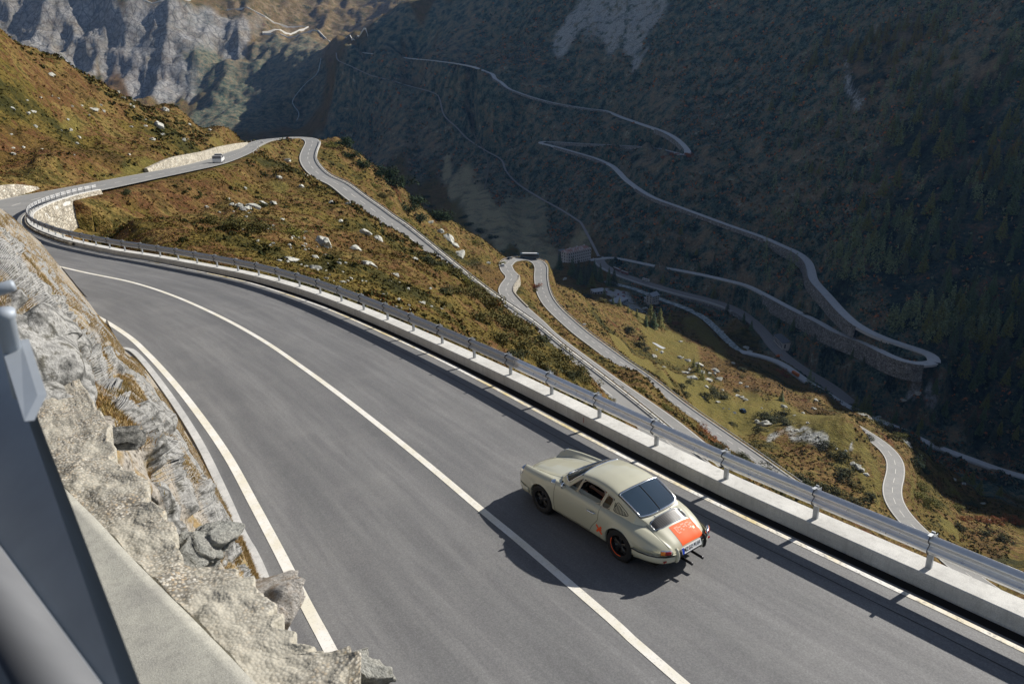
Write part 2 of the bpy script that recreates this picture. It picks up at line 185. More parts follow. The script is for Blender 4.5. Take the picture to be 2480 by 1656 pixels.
CTL = np.array([[111.2,990.4,-262],[146.3,992.7,-259.6],[171,964.7,-257.2],[192.9,934.1,-254.8],[216.6,904.8,-252.4],[239.7,875.2,-250],[260.4,843.7,-247.6],[277.9,810.4,-245.2],[283.6,773.2,-242.8],[288.1,735.9,-240.4],[292.6,698.5,-238],[297.9,661.2,-235.6],[301.5,623.8,-233.2],[312.3,587.8,-230.8],[317.7,550.5,-228.4],[343.3,532.8,-226],[343.3,532.8,-226],[333.9,563.7,-223.4],[315.5,595,-220.8],[311.1,631.2,-218.2],[313.3,667.9,-215.6],[315.8,704.7,-213],[323.1,740.6,-210.4],[332.1,776.2,-207.7],[331.5,812.8,-205.1],[319,847.4,-202.5],[304.7,881.2,-199.9],[286.6,913.3,-197.3],[269.6,945.9,-194.7],[252.7,978.6,-192.1],[236.1,1011.4,-189.5],[219.9,1044.5,-186.9],[205.7,1078.2,-184.3],[198.7,1114.4,-181.7],[191.7,1150.5,-179.1],[186.8,1186.9,-176.5],[184,1223.6,-173.9],[180.5,1260.2,-171.2],[175.7,1296.7,-168.6],[163.7,1331.5,-166],[149.3,1365.2,-163.4],[130.5,1396.8,-160.8],[111.2,1428.2,-158.2],[91.6,1459.3,-155.6],[71.4,1490.1,-153],[71.4,1490.1,-153],[65.5,1524.4,-151.2],[90.5,1498.8,-149.3],[114.4,1466.5,-147.5],[138.2,1434.1,-145.6],[162,1401.7,-143.8],[186.9,1370.1,-141.9],[212,1338.6,-140.1],[231.3,1303.4,-138.2],[250.6,1268.1,-136.4],[254.1,1228.3,-134.5],[256.5,1188.1,-132.7],[257.3,1147.9,-130.8],[256.9,1107.7,-129],[256.9,1107.7,-129],[269.7,1163,-119.6],[261,1224.4,-110.7],[253.5,1286.6,-107.2],[245,1348.9,-105.8],[233,1410.4,-103],[219.2,1471.7,-99.6],[193.3,1527.4,-90.7],[159.4,1580.3,-88.8],[109,1615.5,-82.4],[57.7,1650.3,-72.5],[8.4,1686.4,-58.3],[-26.7,1733,-39.2],[-51.7,1785.5,-21.5],[-85.5,1837.3,-10.1],[-113.1,1893.2,-4.6],[-138.6,1950.5,-0.9],[-165,2007.5,2.1],[-192,2064.2,4.8],[-219,2120.8,7.4],[-252.8,2173.1,10.4],[-293.7,2220.7,13.7],[-335.1,2267.8,17.9],[-376.7,2314.7,22.3],[-418.4,2361.5,26.8],[-460.7,2407.7,31.5],[-503,2453.9,37],[-544.3,2500,47.7],[-561.1,2450,30.9],[-535.5,2398.9,5.1],[-495.5,2350.1,-8.2],[-455.8,2301,-21],[-415.9,2251.9,-32.9],[-374.9,2202.7,-40.1],[-334.1,2153.5,-47.5],[-294.1,2103.7,-55.9],[-254.5,2053.4,-63.4],[-214.9,2003.1,-70.8],[-186.6,1950.7,-92.5],[-171.9,1896.5,-123.6],[-145.4,1840.2,-140.3],[-119.8,1783.5,-157.2],[-92.9,1726.8,-171.4],[-63.9,1670.3,-182.4],[-35,1613.5,-191.8],[-15.5,1555.5,-208.9],[5.4,1497,-225.6],[25.7,1436.5,-232.2],[45.1,1375.2,-235.2],[63.9,1313.6,-236.8],[82.5,1251.9,-237.5],[99.6,1189.8,-238.7],[113.4,1127.2,-241.9],[119.8,1063.7,-250.8],[125.1,1000,-259],[126.6,1011.4,-262],[126.4,977.5,-262.8],[136.1,945.2,-263.6],[152.3,915.6,-264.4],[172.7,888.5,-265.2],[195.5,863.3,-266],[219.7,839.6,-266.8],[243.9,815.9,-267.6],[261.1,787.2,-268.4],[269,754.3,-269.2],[270.6,720.4,-270],[269.2,686.6,-270.8],[271.1,652.7,-271.6],[278,619.5,-272.4],[288.3,587.2,-273.2],[293.4,553.6,-274],[223.9,649.7,-264],[248.8,634.9,-265.7],[261.8,609.6,-267.4],[270,581.8,-269.1],[280.5,554.7,-270.8],[294.7,529.6,-272.5],[312.9,507.1,-274.2],[328.6,482.9,-275.9],[349.1,462.4,-277.6],[371.9,444.8,-279.3],[395.8,428.4,-281],[123.1,898.1,-266],[147.4,874,-266.5],[167.9,846.7,-267],[186.3,817.8,-267.5],[205.8,789.7,-268],[217.9,757.7,-268.5],[222.4,723.7,-269],[225.7,689.6,-269.5],[230.5,655.7,-270],[-723.9,2900,16.4],[-774.4,2772.7,-86.9],[-768.6,2650,-190.3],[-141.1,2000,-69.3],[-105.2,1872.7,-109.1],[-86.7,1742.7,-159.6],[-55.8,1612.6,-203.1],[-58.7,1480,-249.4],[-105.3,292.3,-31.1],[-109.2,308.5,-32.1],[-113,324.7,-33],[-116.8,340.8,-34],[-120.6,357,-35],[-121.8,373.5,-36],[-121.8,390.1,-37],[-118.9,406.5,-38],[-108.5,397.6,-38.9],[-104.4,381.6,-39.9],[-101.3,365.3,-40.9],[-97.7,349.1,-41.9],[-92.4,333.3,-42.9],[-86.2,317.9,-43.8],[-78.7,303.2,-44.8],[-69.2,289.5,-45.8],[-61.6,274.8,-46.8],[-53.8,260.1,-47.8],[-46.1,245.4,-48.8],[-38.3,230.7,-49.7],[-28.5,217.9,-53.4],[-18.2,205.8,-58.1],[-7.3,194.1,-62.7],[4.1,182.9,-67.4],[14.3,170.6,-72],[25,158.7,-76.7],[35.2,146.4,-81.3],[45.3,134.1,-86],[52.2,156.1,-95],[47.8,172.5,-96.2],[43,188.8,-97.4],[37.3,204.8,-98.6],[31.6,220.8,-99.7],[26.3,236.9,-100.9],[21,253.1,-102.1],[15.7,269.2,-103.3],[11.7,285.7,-104.5],[7.5,302.2,-105.7],[3.3,318.6,-106.9],[-0.4,335.2,-108.1],[-3.1,351.9,-109.2],[-1.9,368.9,-110.4],[0.4,385.7,-111.6],[-2.5,402.4,-112.8],[-4,419.3,-114],[-4,419.3,-114],[-1.4,436.3,-115.8],[10,447.9,-117.6],[18.5,435.6,-119.5],[17.8,418.5,-121.3],[18.1,401.4,-123.1],[20.4,384.4,-124.9],[25.3,368,-126.8],[31.9,352.2,-128.6],[39.4,336.8,-130.4],[47.6,321.7,-132.2],[56.2,306.8,-134.1],[64.2,291.7,-135.9],[72,276.4,-137.7],[80.5,261.5,-139.5],[89.3,246.8,-141.4],[97.9,231.9,-143.2],[106.6,217.2,-145],[197.9,367.4,-196],[200.4,348.8,-194],[199.8,330.1,-192],[193.9,312.4,-190],[184.7,296,-188],[175.8,279.4,-186],[171.3,261.3,-184],[170.7,242.5,-182],[171.7,223.7,-180],[174.5,205.1,-178],[2.2,8.6,-8.5],[-3.2,16.3,-9.1],[-8.8,23.9,-9.8],[-15,31.1,-10.5],[-21.8,37.6,-11.1],[-29.1,43.6,-11.6],[-36.3,49.8,-12.2],[-42.7,56.7,-12.9],[-48.4,64.3,-13.5],[-53.1,72.4,-14.2],[-56.6,81.2,-14.9],[-59,90.3,-15.6],[-60,99.7,-16.3],[-61.2,109.1,-17],[-62.5,118.4,-17.7],[-63.6,127.8,-18.4],[-64.8,137.2,-19.1],[-66.3,146.5,-19.8],[-67.7,155.8,-20.5],[-69.2,165.2,-21.2],[-71.5,174.3,-21.9],[-73.8,183.5,-22.6],[-76.1,192.6,-23.3],[-78.4,201.8,-24],[-80.8,210.9,-24.7],[-83.4,220,-25.4],[-86,229.1,-26.1],[-88.6,238.2,-26.8],[-91.2,247.3,-27.5],[-93.8,256.3,-28.3],[-96.7,265.3,-29],[-99.6,274.3,-29.7],[-102.5,283.3,-30.4],[-105.3,292.3,-31.1],[8.1,9.1,-9.6],[4.8,14.1,-10],[1.9,18.3,-10.3],[-1.1,22.4,-10.7],[-4.2,26.5,-11],[-7.5,30.5,-11.4],[-11,34.5,-11.7],[-16.3,39.7,-12.2],[-22.8,45.1,-12.7],[-28.3,49.6,-13.1],[-41.6,64.2,-17.4],[-45.7,70.4,-18],[-49.2,77.1,-18.6],[-51.1,82.3,-19.1],[-53.4,91.1,-19.8],[-54.6,101.1,-20.6],[-33.4,54,-15.8],[-55.5,119.5,-18.4],[-57.9,137.8,-19.8],[-62,165.2,-21.8],[-73.2,209.7,-25.2],[-6.9,12.1,-7.5],[-9.7,16,-7.9],[-12.7,19.9,-8.2],[-15.7,23.6,-8.6],[-19.1,26.8,-7.4],[-23.8,31.4,-7.9],[-29.9,36.4,-8.4],[-35.6,41.1,-8.8],[-41.1,46.1,-9.3],[-46.3,51.5,-9.8],[-51,57.4,-10.2],[-55.7,64.6,-10.8],[-59.7,72.3,-11.4],[-62.2,78.9,-11.9],[-64.8,88.9,-12.6],[-66.6,99.6,-14.9],[-68.9,117.8,-16.2],[-71.2,135.9,-17.6],[-75.2,162.4,-19.6],[-86.3,206.2,-23],[128.1,979.4,-269.1],[135.4,980.8,-268],[145.5,971.1,-266.5],[182.9,918.8,-262.4],[220.9,873,-258.6],[246.5,833.9,-255.5],[261.6,805.5,-253.2],[268.2,761.4,-250.2],[243.6,1182,-125.7],[235,1259.2,-119.8],[220.4,1366,-117.3],[194.1,1483.5,-110.6],[174.3,1516.4,-102.6],[137.8,1574.2,-100.4],[80.6,1606.5,-92.1],[32,1641.8,-81.7],[2.9,1663.1,-72.9],[-29.9,1683.3,-64],[-66.7,1749.8,-43.2],[-85.1,1789.5,-29.3],[-172.7,1963.2,-11.4],[-325.3,2217.6,2.7],[126.5,987.2,-264.6],[138.5,988.2,-263.5],[151.7,976.1,-262],[189.3,923.6,-257.9],[227.3,877.8,-254.1],[-115.5,150,16.9],[-112.7,158,11.9],[-108.6,165,7.7],[-111.6,190,1.4],[-121.6,225,-5.8],[-124.9,270,-13.2],[-121.9,305,-21.1],[-115.3,318,-25.7],[-87.4,128,-6.3],[-76.1,108,-14],[-97.4,170,-8.3],[-87.7,150,-15.4],[-90.9,178,-17.3],[-97.5,215,-19.7],[-99.6,240,-23.3],[-87.3,110,-5.4],[-234,260,-20],[-225,300,-40],[-198,330,-60],[-190,380,-75],[-180.6,430,-85],[-151.2,420,-75],[-480,600,-140],[-420,700,-170],[-315,700,-170],[-217,620,-140],[-1080,1200,-200],[-780,1300,-215],[-520,1300,-225],[-300,1000,-235],[-1470,2100,-205],[-900,2000,-225],[-510,1700,-240],[-52.7,82.9,-18.2],[-53.5,92.8,-18.4],[-56.4,108.5,-19],[-40,74.8,-16.6],[-48.4,109.8,-20.5],[-56.6,119.8,-20.3],[-32.7,70.1,-16.4],[-62.5,170.6,-26],[-59.7,148.7,-23.5],[-32,87.8,-19.5],[-37.4,128,-26],[-61.9,125.3,-19.8],[-65.9,145.8,-21.4],[-67,163.4,-22.6],[-69.7,183.1,-24],[-77.7,217.8,-26.5],[-57.8,106.8,-17.6],[-26.5,101.6,-25],[-20.3,62.9,-17],[-21.1,122,-33],[-11.4,78,-25],[-7.7,89.5,-31],[-2,81.3,-33],[-13.4,64.9,-20],[3.8,16,-9.5],[5.8,24,-14.6],[9.2,38,-23.1],[14.5,60,-36.5],[21.7,90,-54.7],[30.1,125,-76],[4.9,16,-10.1],[7.3,24,-15.4],[11.6,38,-24.4],[18.3,60,-38.5],[27.4,90,-57.7],[38,125,-80.2],[5.9,16,-10.6],[8.9,24,-16.2],[14,38,-25.6],[22.1,60,-40.5],[33.2,90,-60.7],[46.1,125,-84.3],[6.9,16,-11.1],[10.4,24,-17],[16.5,38,-26.9],[26.1,60,-42.4],[39.1,90,-63.6],[54.3,125,-88.4],[8,16,-11.6],[12,24,-17.8],[19.1,38,-28.1],[30.1,60,-44.4],[45.2,90,-66.6],[62.7,125,-92.5],[9.1,16,-12.2],[13.7,24,-18.6],[21.7,38,-29.4],[34.2,60,-46.4],[51.3,90,-69.6],[71.3,125,-96.7],[10.2,16,-12.7],[15.4,24,-19.4],[24.3,38,-30.7],[38.4,60,-48.5],[57.6,90,-72.7],[80,125,-101],[11.3,16,-13.3],[17.1,24,-20.2],[27,38,-32],[42.7,60,-50.6],[64.1,90,-75.9],[89,125,-105.4],[12.5,16,-13.9],[18.8,24,-21.1],[29.8,38,-33.4],[47.1,60,-52.8],[70.6,90,-79.2],[98.1,125,-109.9],[13.7,16,-14.4],[20.6,24,-22],[32.7,38,-34.8],[51.6,60,-55],[77.3,90,-82.5],[107.4,125,-114.6],[14.9,16,-15.1],[22.5,24,-22.9],[35.6,38,-36.3],[56.1,60,-57.3],[84.2,90,-85.9],[117,125,-119.4],[16.1,16,-15.7],[24.3,24,-23.8],[38.5,38,-37.7],[60.8,60,-59.6],[91.2,90,-89.4],[126.7,125,-124.2],[17.4,16,-16.3],[26.2,24,-24.8],[41.5,38,-39.2],[65.6,60,-62],[98.4,90,-92.9],[136.6,125,-129.1],[2.5,24,-12.5],[4.7,45,-23],[8.3,80,-40.1],[11.9,115,-56.5],[4.1,24,-13.5],[7.7,45,-24.8],[13.6,80,-43.3],[19.5,115,-61.1],[-30,200,-44.7],[-27.5,195,-44.5],[-19,178,-45.1],[-12.9,165,-46.2],[-8.6,158,-47.7],[-5.1,150,-48.3],[-1.7,142,-48.5],[1.2,134,-48.7],[4.5,126,-47.6],[6.1,120,-48.2],[9.5,110,-46.8],[12.1,100,-45.8],[-98.2,420,-42.8],[-90.7,440,-57.5],[-74.9,450,-72.2],[-52.9,455,-87.7],[-34.9,455,-98.1],[-16.1,455,-109.3],[-7.5,452,-114.6],[-35.8,251.9,-62],[-24.8,296.3,-82],[-12.2,338.5,-100],[-41.7,372.6,-85],[-61.6,313.7,-55],[-130,480,-75],[-110,560,-120],[-60,520,-120],[-20,540,-150],[20,560,-165],[-140,700,-190],[-60,680,-205],[20,680,-215],[-120,860,-240],[-40,850,-250],[40,800,-250],[-200,600,-130],[-250,800,-210],[31.3,470,-144.8],[51.4,530,-163.3],[64.6,500,-176.5],[102.7,600,-200.2],[87.8,545,-203.2],[125.8,590,-221.1],[190.7,690,-239.2],[166.6,640,-238.6],[197.5,622,-241],[207.8,590,-246.2],[223.8,570,-249.2],[244.1,545,-255.4],[254,515,-253],[97.4,500,-206.5],[126.3,430,-198.4],[146.7,405,-205.1],[207.4,490,-233],[201.4,430,-223.1],[142.5,325,-190.4],[130.9,370,-200.1],[135.6,262,-173.9],[159,310,-184],[183.3,350,-182.1],[170.8,330,-178.5],[172.1,345,-181.5],[134.4,280,-179.2],[135.7,240,-169],[248.9,445,-230.9],[250.5,395,-223.9],[249.6,370,-222.4],[248.5,345,-226.3],[262.7,330,-227.1],[267.1,310,-226],[192.5,260,-193.9],[212.2,240,-195.5],[285,300,-223.8],[130,180,-150],[150,120,-160],[220,180,-190],[110,90,-130],[200,60,-200],[300,150,-230],[90,60,-100],[107.7,844.8,-263],[143.5,844.8,-263],[152.9,780.6,-263],[62.2,1047.8,-258],[80.8,964.3,-261],[40.7,1152,-256],[-28.8,1237.4,-253],[-62.9,1359.5,-251],[-143.8,1567.3,-248],[-237.3,1734.2,-245],[-402.3,2096.9,-238],[-489.4,2291.5,-235],[164.6,744.3,-258],[243.3,1760,81.7],[256.7,1900,196.3],[485.2,1400,105.2],[534.3,1060,79.5],[585.9,900,67.5],[592.6,830,62.2],[470.6,640,-157.8],[524.8,760,-57.8],[465.2,870,-66.1],[398.5,700,-172.5],[386,1050,-79.7],[61.6,1900,32.3],[229.2,1620,-21.4],[354.4,1260,-62.2],[294.1,1010,-142.9],[-317,2500,188.3],[-452.1,2500,98.1],[-47.8,2300,173.1],[-45.8,2150,36.6],[357.7,520,-266],[394.3,490,-250.7],[419.7,540,-219.5],[322.2,552,-262.6],[305.7,598,-255.3],[376.5,535,-235.8],[287.9,650,-255.4],[366.8,455,-270.1],[266.3,735,-254.8],[196.9,930,-206.8],[150.6,985,-218.9],[45.4,1300,-243.1],[-34.1,1500,-220.4],[-92.4,1850,-140],[-287,2150,-162.6],[-449.3,2400,-118],[-589.8,2550,-125.4],[-307.3,2350,-54.8],[228.6,1110,-163.2],[9.5,1650,-151.5],[700,1500,330],[900,1200,300],[500,1900,420],[0,2600,420],[300,2500,560],[-100,2700,330],[1000,900,330],[1100,1400,420],[800,2200,600],[900,600,270],[850,780,270],[700,450,40],[900,300,150],[1300,700,300],[600,3000,700],[1600,1500,500],[0,3400,400],[-150,3100,180],[500,300,-150],[600,200,-120],[-2445.9,3300,403],[-2179,3350,253.1],[-1882,3450,260.5],[-1526.8,3550,267.9],[-1309,3900,294.1],[-2097.1,3150,54.5],[-1769.2,3150,7.2],[-1451.6,3200,7.1],[-1253.5,3000,-131.6],[-1486.5,3050,-102],[-1347.5,3500,94.8],[-1248.2,3350,7.3],[-1064.5,3050,-70.8],[-818,2750,-135.1],[-918.4,3150,6.8],[-1144.6,3900,195],[-955.3,3900,143.7],[-769.3,4300,283],[-1015,4400,331.6],[-962.3,3600,97.3],[-883,2650,-186],[-983.9,2600,-196.3],[-779.2,3150,38.2],[-4500,4500,1300],[-2760,4600,1200],[-2000,5000,1100],[-1120,5600,900],[-2880,3600,600],[-960,4800,520],[0,5600,900],[1680,5600,1000],[3500,5000,900],[-3300,3000,300],[-1950,3900,620],[4000,4000,900],[2200,2000,600],[-12,9,-1.5],[-20,14,0],[-30,25,2],[-60,40,0],[-90,60,2],[-40,40,-5],[14,9,-12],[20,15,-17]])  # right-hand ridge out of view is raised to throw shade on the far slope
ROADS = {'F1': [[111.16,990.39,-262],[124.76,996.04,-261.06],[141.98,996.47,-259.96],[158.75,981.77,-258.54],[196.4,929.13,-254.41],[234.56,883.17,-250.6],[261.13,842.56,-247.51],[277.91,810.39,-245.2],[285.02,763.64,-242.18],[291.45,706.33,-238.5],[299.49,650.52,-234.91],[301.57,622.87,-233.14],[312.5,587.23,-230.76],[317.51,550.96,-228.43],[323.93,535.1,-227.34],[333.24,530.07,-226.66],[343.29,532.78,-226]],
'F2': [[343.29,532.78,-226],[348,541.57,-225.29],[345.32,550.74,-224.62],[336.4,560.52,-223.68],[320.74,580.4,-221.89],[312,604.91,-220.04],[310.97,634.45,-217.95],[313.75,675.28,-215.05],[316.78,718.41,-211.99],[325.81,750.11,-209.65],[333.05,780.16,-207.46],[332.15,811.07,-205.27],[323.27,835.79,-203.41],[309.99,872,-200.68],[285.16,915.79,-197.12],[259.15,965.97,-193.11],[237.7,1008.09,-189.76],[207.14,1070.63,-184.83],[188.25,1168.59,-177.77],[182.11,1247.2,-172.18],[176.11,1295.53,-168.73],[155.86,1354.13,-164.34],[124.18,1407.5,-159.94],[93.71,1456.13,-155.88],[71.43,1490.11,-153]],
'F3': [[71.43,1490.11,-153],[57.95,1511.08,-151.86],[67.11,1527.31,-151],[92.66,1496.13,-149.15],[165.23,1397.35,-143.52],[211.91,1338.74,-140.08],[251.91,1265.6,-136.26],[257.47,1171.73,-131.94],[256.91,1107.73,-129]],
'F4': [[256.91,1107.73,-129],[273.46,1130,-130.36],[272.55,1148.26,-123.64],[265.42,1185,-113.72],[256.87,1262,-107.81],[242.08,1370,-105.27],[215.12,1490,-98.62],[192.98,1528.04,-90.62],[153.09,1590,-88.41],[92.5,1625,-80.1],[44.96,1659.53,-69.66],[15.94,1680.83,-60.95],[-9.95,1700,-51.97],[-24.24,1728.76,-40.39],[-42.82,1760.08,-31.21],[-42.05,1770.29,-25.07],[-63.32,1803.67,-17.29],[-93.85,1850,-7.42],[-149.07,1974.14,0.57],[-232.91,2150,8.76],[-305.72,2234.73,14.73],[-412.99,2355.63,26.17],[-498.52,2448.87,35.79],[-544.25,2500,47.73]],
'rail_up': [[-561.1,2450,30.95],[-550.12,2416.71,9.98],[-495.97,2350.73,-8.07],[-422.2,2259.44,-31.83],[-341.6,2162.83,-45.96],[-291.1,2099.99,-56.5],[-207.37,1993.43,-72.18],[-189.65,1962.75,-85.34],[-173.51,1900,-122.52],[-138.09,1824.64,-144.87],[-105.9,1752.26,-166.5],[-60.8,1664.28,-183.55],[-23.24,1590.32,-195.54],[-13.02,1544.44,-213.1],[12.04,1480,-230.05],[52.45,1351.72,-236.36],[87.11,1236.68,-237.73],[108.29,1156.88,-239.33],[111.75,1142.64,-239.75],[116.83,1096.46,-246.31],[121.44,1046.11,-253.2],[125.12,1000,-259.04]],
'rail_dn': [[126.55,1011.43,-262],[126.34,973.4,-262.9],[138.55,938.01,-263.78],[154.38,912.24,-264.49],[178.45,881.11,-265.42],[209.28,848.91,-266.47],[239.49,821.86,-267.43],[258.66,795.87,-268.19],[268.68,760.35,-269.06],[271.07,710.73,-270.23],[269.23,686.87,-270.79],[270.98,653.06,-271.59],[278.29,618.31,-272.43],[287.87,590,-273.13],[293.35,553.64,-274]],
'valley': [[223.94,649.7,-264],[235.68,644.05,-264.76],[250.18,633.95,-265.8],[257.85,622.64,-266.6],[263.07,605.56,-267.65],[268.35,586.06,-268.83],[277.9,561.72,-270.36],[283.41,546.62,-271.3],[299.45,522.55,-273],[314.98,504.59,-274.39],[321.97,490.78,-275.3],[331.95,478.89,-276.21],[347.59,463.92,-277.48],[359.8,452.15,-278.47],[371.61,445.01,-279.28],[395.82,428.36,-281]],
'river': [[123.05,898.11,-266],[136.3,884.04,-266.28],[151.3,870.42,-266.58],[166.53,848.83,-266.96],[183.4,821.95,-267.43],[205.36,790.8,-267.98],[217.56,760.15,-268.46],[222.28,725.2,-268.98],[224.58,701.07,-269.33],[226.85,677.18,-269.68],[230.54,655.72,-270]],
'gully': [[-723.89,2900,16.36],[-729.71,2847.15,-35.68],[-759.22,2801.44,-65.13],[-787,2748.77,-104.99],[-797.57,2716.66,-133.47],[-762.79,2675.49,-166.63],[-768.61,2650,-190.33]],
'path': [[-141.07,2000,-69.34],[-141.97,1959.63,-86.25],[-104.2,1870.26,-109.77],[-90.03,1753.47,-156.2],[-67.95,1681.07,-178.96],[-52.35,1593.14,-210.02],[-58.71,1480,-249.4]],
'C': [[-105.33,292.32,-31.07],[-121.67,361.37,-35.27],[-122,388.66,-36.88],[-118.71,407.52,-38.02],[-111.72,405.12,-38.45],[-106.61,393.06,-39.23],[-101.87,367.95,-40.74],[-96.9,345.74,-42.09],[-88.86,323.36,-43.49],[-79.73,304.59,-44.73],[-70.8,292.59,-45.61],[-59.03,269.73,-47.13],[-49.92,252.8,-48.27],[-43.02,239.2,-49.17],[-36.23,226.92,-50],[-11.76,198.3,-60.96],[-6.6,193.41,-63.03],[-1.15,188.21,-65.22],[4.63,182.36,-67.61],[10.08,175.22,-70.23],[16.5,168.32,-72.97],[21.41,162.82,-75.12],[26.34,157.16,-77.3],[31.51,151.01,-79.64],[37.9,142.95,-82.63],[45.33,134.08,-86]],
'A': [[52.23,156.08,-95],[46.52,177.35,-96.54],[43.49,187.29,-97.27],[31.07,222.16,-99.85],[15.45,270.13,-103.38],[10.89,289.2,-104.75],[5.33,310.14,-106.26],[0.41,330.59,-107.74],[-3.18,350.76,-109.17],[-2.2,367.09,-110.31],[0.48,386.02,-111.65],[-2.39,400.9,-112.71],[-3.99,419.34,-114]],
'B': [[-3.99,419.34,-114],[-1.28,437.33,-115.93],[4.01,445.26,-116.95],[10.99,448.33,-117.76],[16.25,445.53,-118.39],[18.54,435.51,-119.48],[17.75,421.11,-121.02],[17.87,404.37,-122.8],[19.2,389.34,-124.4],[22.71,374.77,-125.99],[28.77,359.22,-127.77],[35.8,343.41,-129.61],[42.58,330.99,-131.11],[51.53,314.49,-133.11],[58.46,303.04,-134.53],[65.94,288.33,-136.28],[72.46,275.37,-137.83],[79.77,262.8,-139.37],[86.74,251.12,-140.82],[93.25,240.23,-142.17],[97.69,232.21,-143.14],[106.61,217.16,-145]],
'D': [[197.87,367.45,-196],[200.13,353.32,-194.48],[200.98,336.29,-192.67],[197.89,320.55,-190.96],[190.5,305.27,-189.16],[180.24,288.78,-187.1],[174.74,277.12,-185.73],[171.88,266.37,-184.55],[170.62,255.63,-183.4],[170.61,244.3,-182.2],[172.06,216.84,-179.27],[174.52,205.11,-178]],
'N': [[12.77,-7.07,-7.13],[8.35,-0.41,-7.7],[3.77,6.13,-8.26],[0.48,11.14,-8.69],[-2.37,15.24,-9.05],[-5.31,19.28,-9.4],[-8.32,23.25,-9.75],[-11.45,27.14,-10.09],[-14.74,30.9,-10.43],[-19.76,35.87,-10.89],[-26.09,41.08,-11.4],[-31.67,45.62,-11.84],[-36.92,50.41,-12.3],[-41.77,55.49,-12.77],[-46.15,60.94,-13.25],[-50.57,67.6,-13.82],[-54.27,74.8,-14.41],[-56.45,80.66,-14.88],[-58.92,90.04,-15.6],[-60.11,100.39,-16.37],[-62.49,118.59,-17.72],[-64.79,136.86,-19.08],[-68.87,163.77,-21.09],[-79.97,207.88,-24.49],[-92.83,253.17,-28.01],[-105.33,292.32,-31.07]],
}
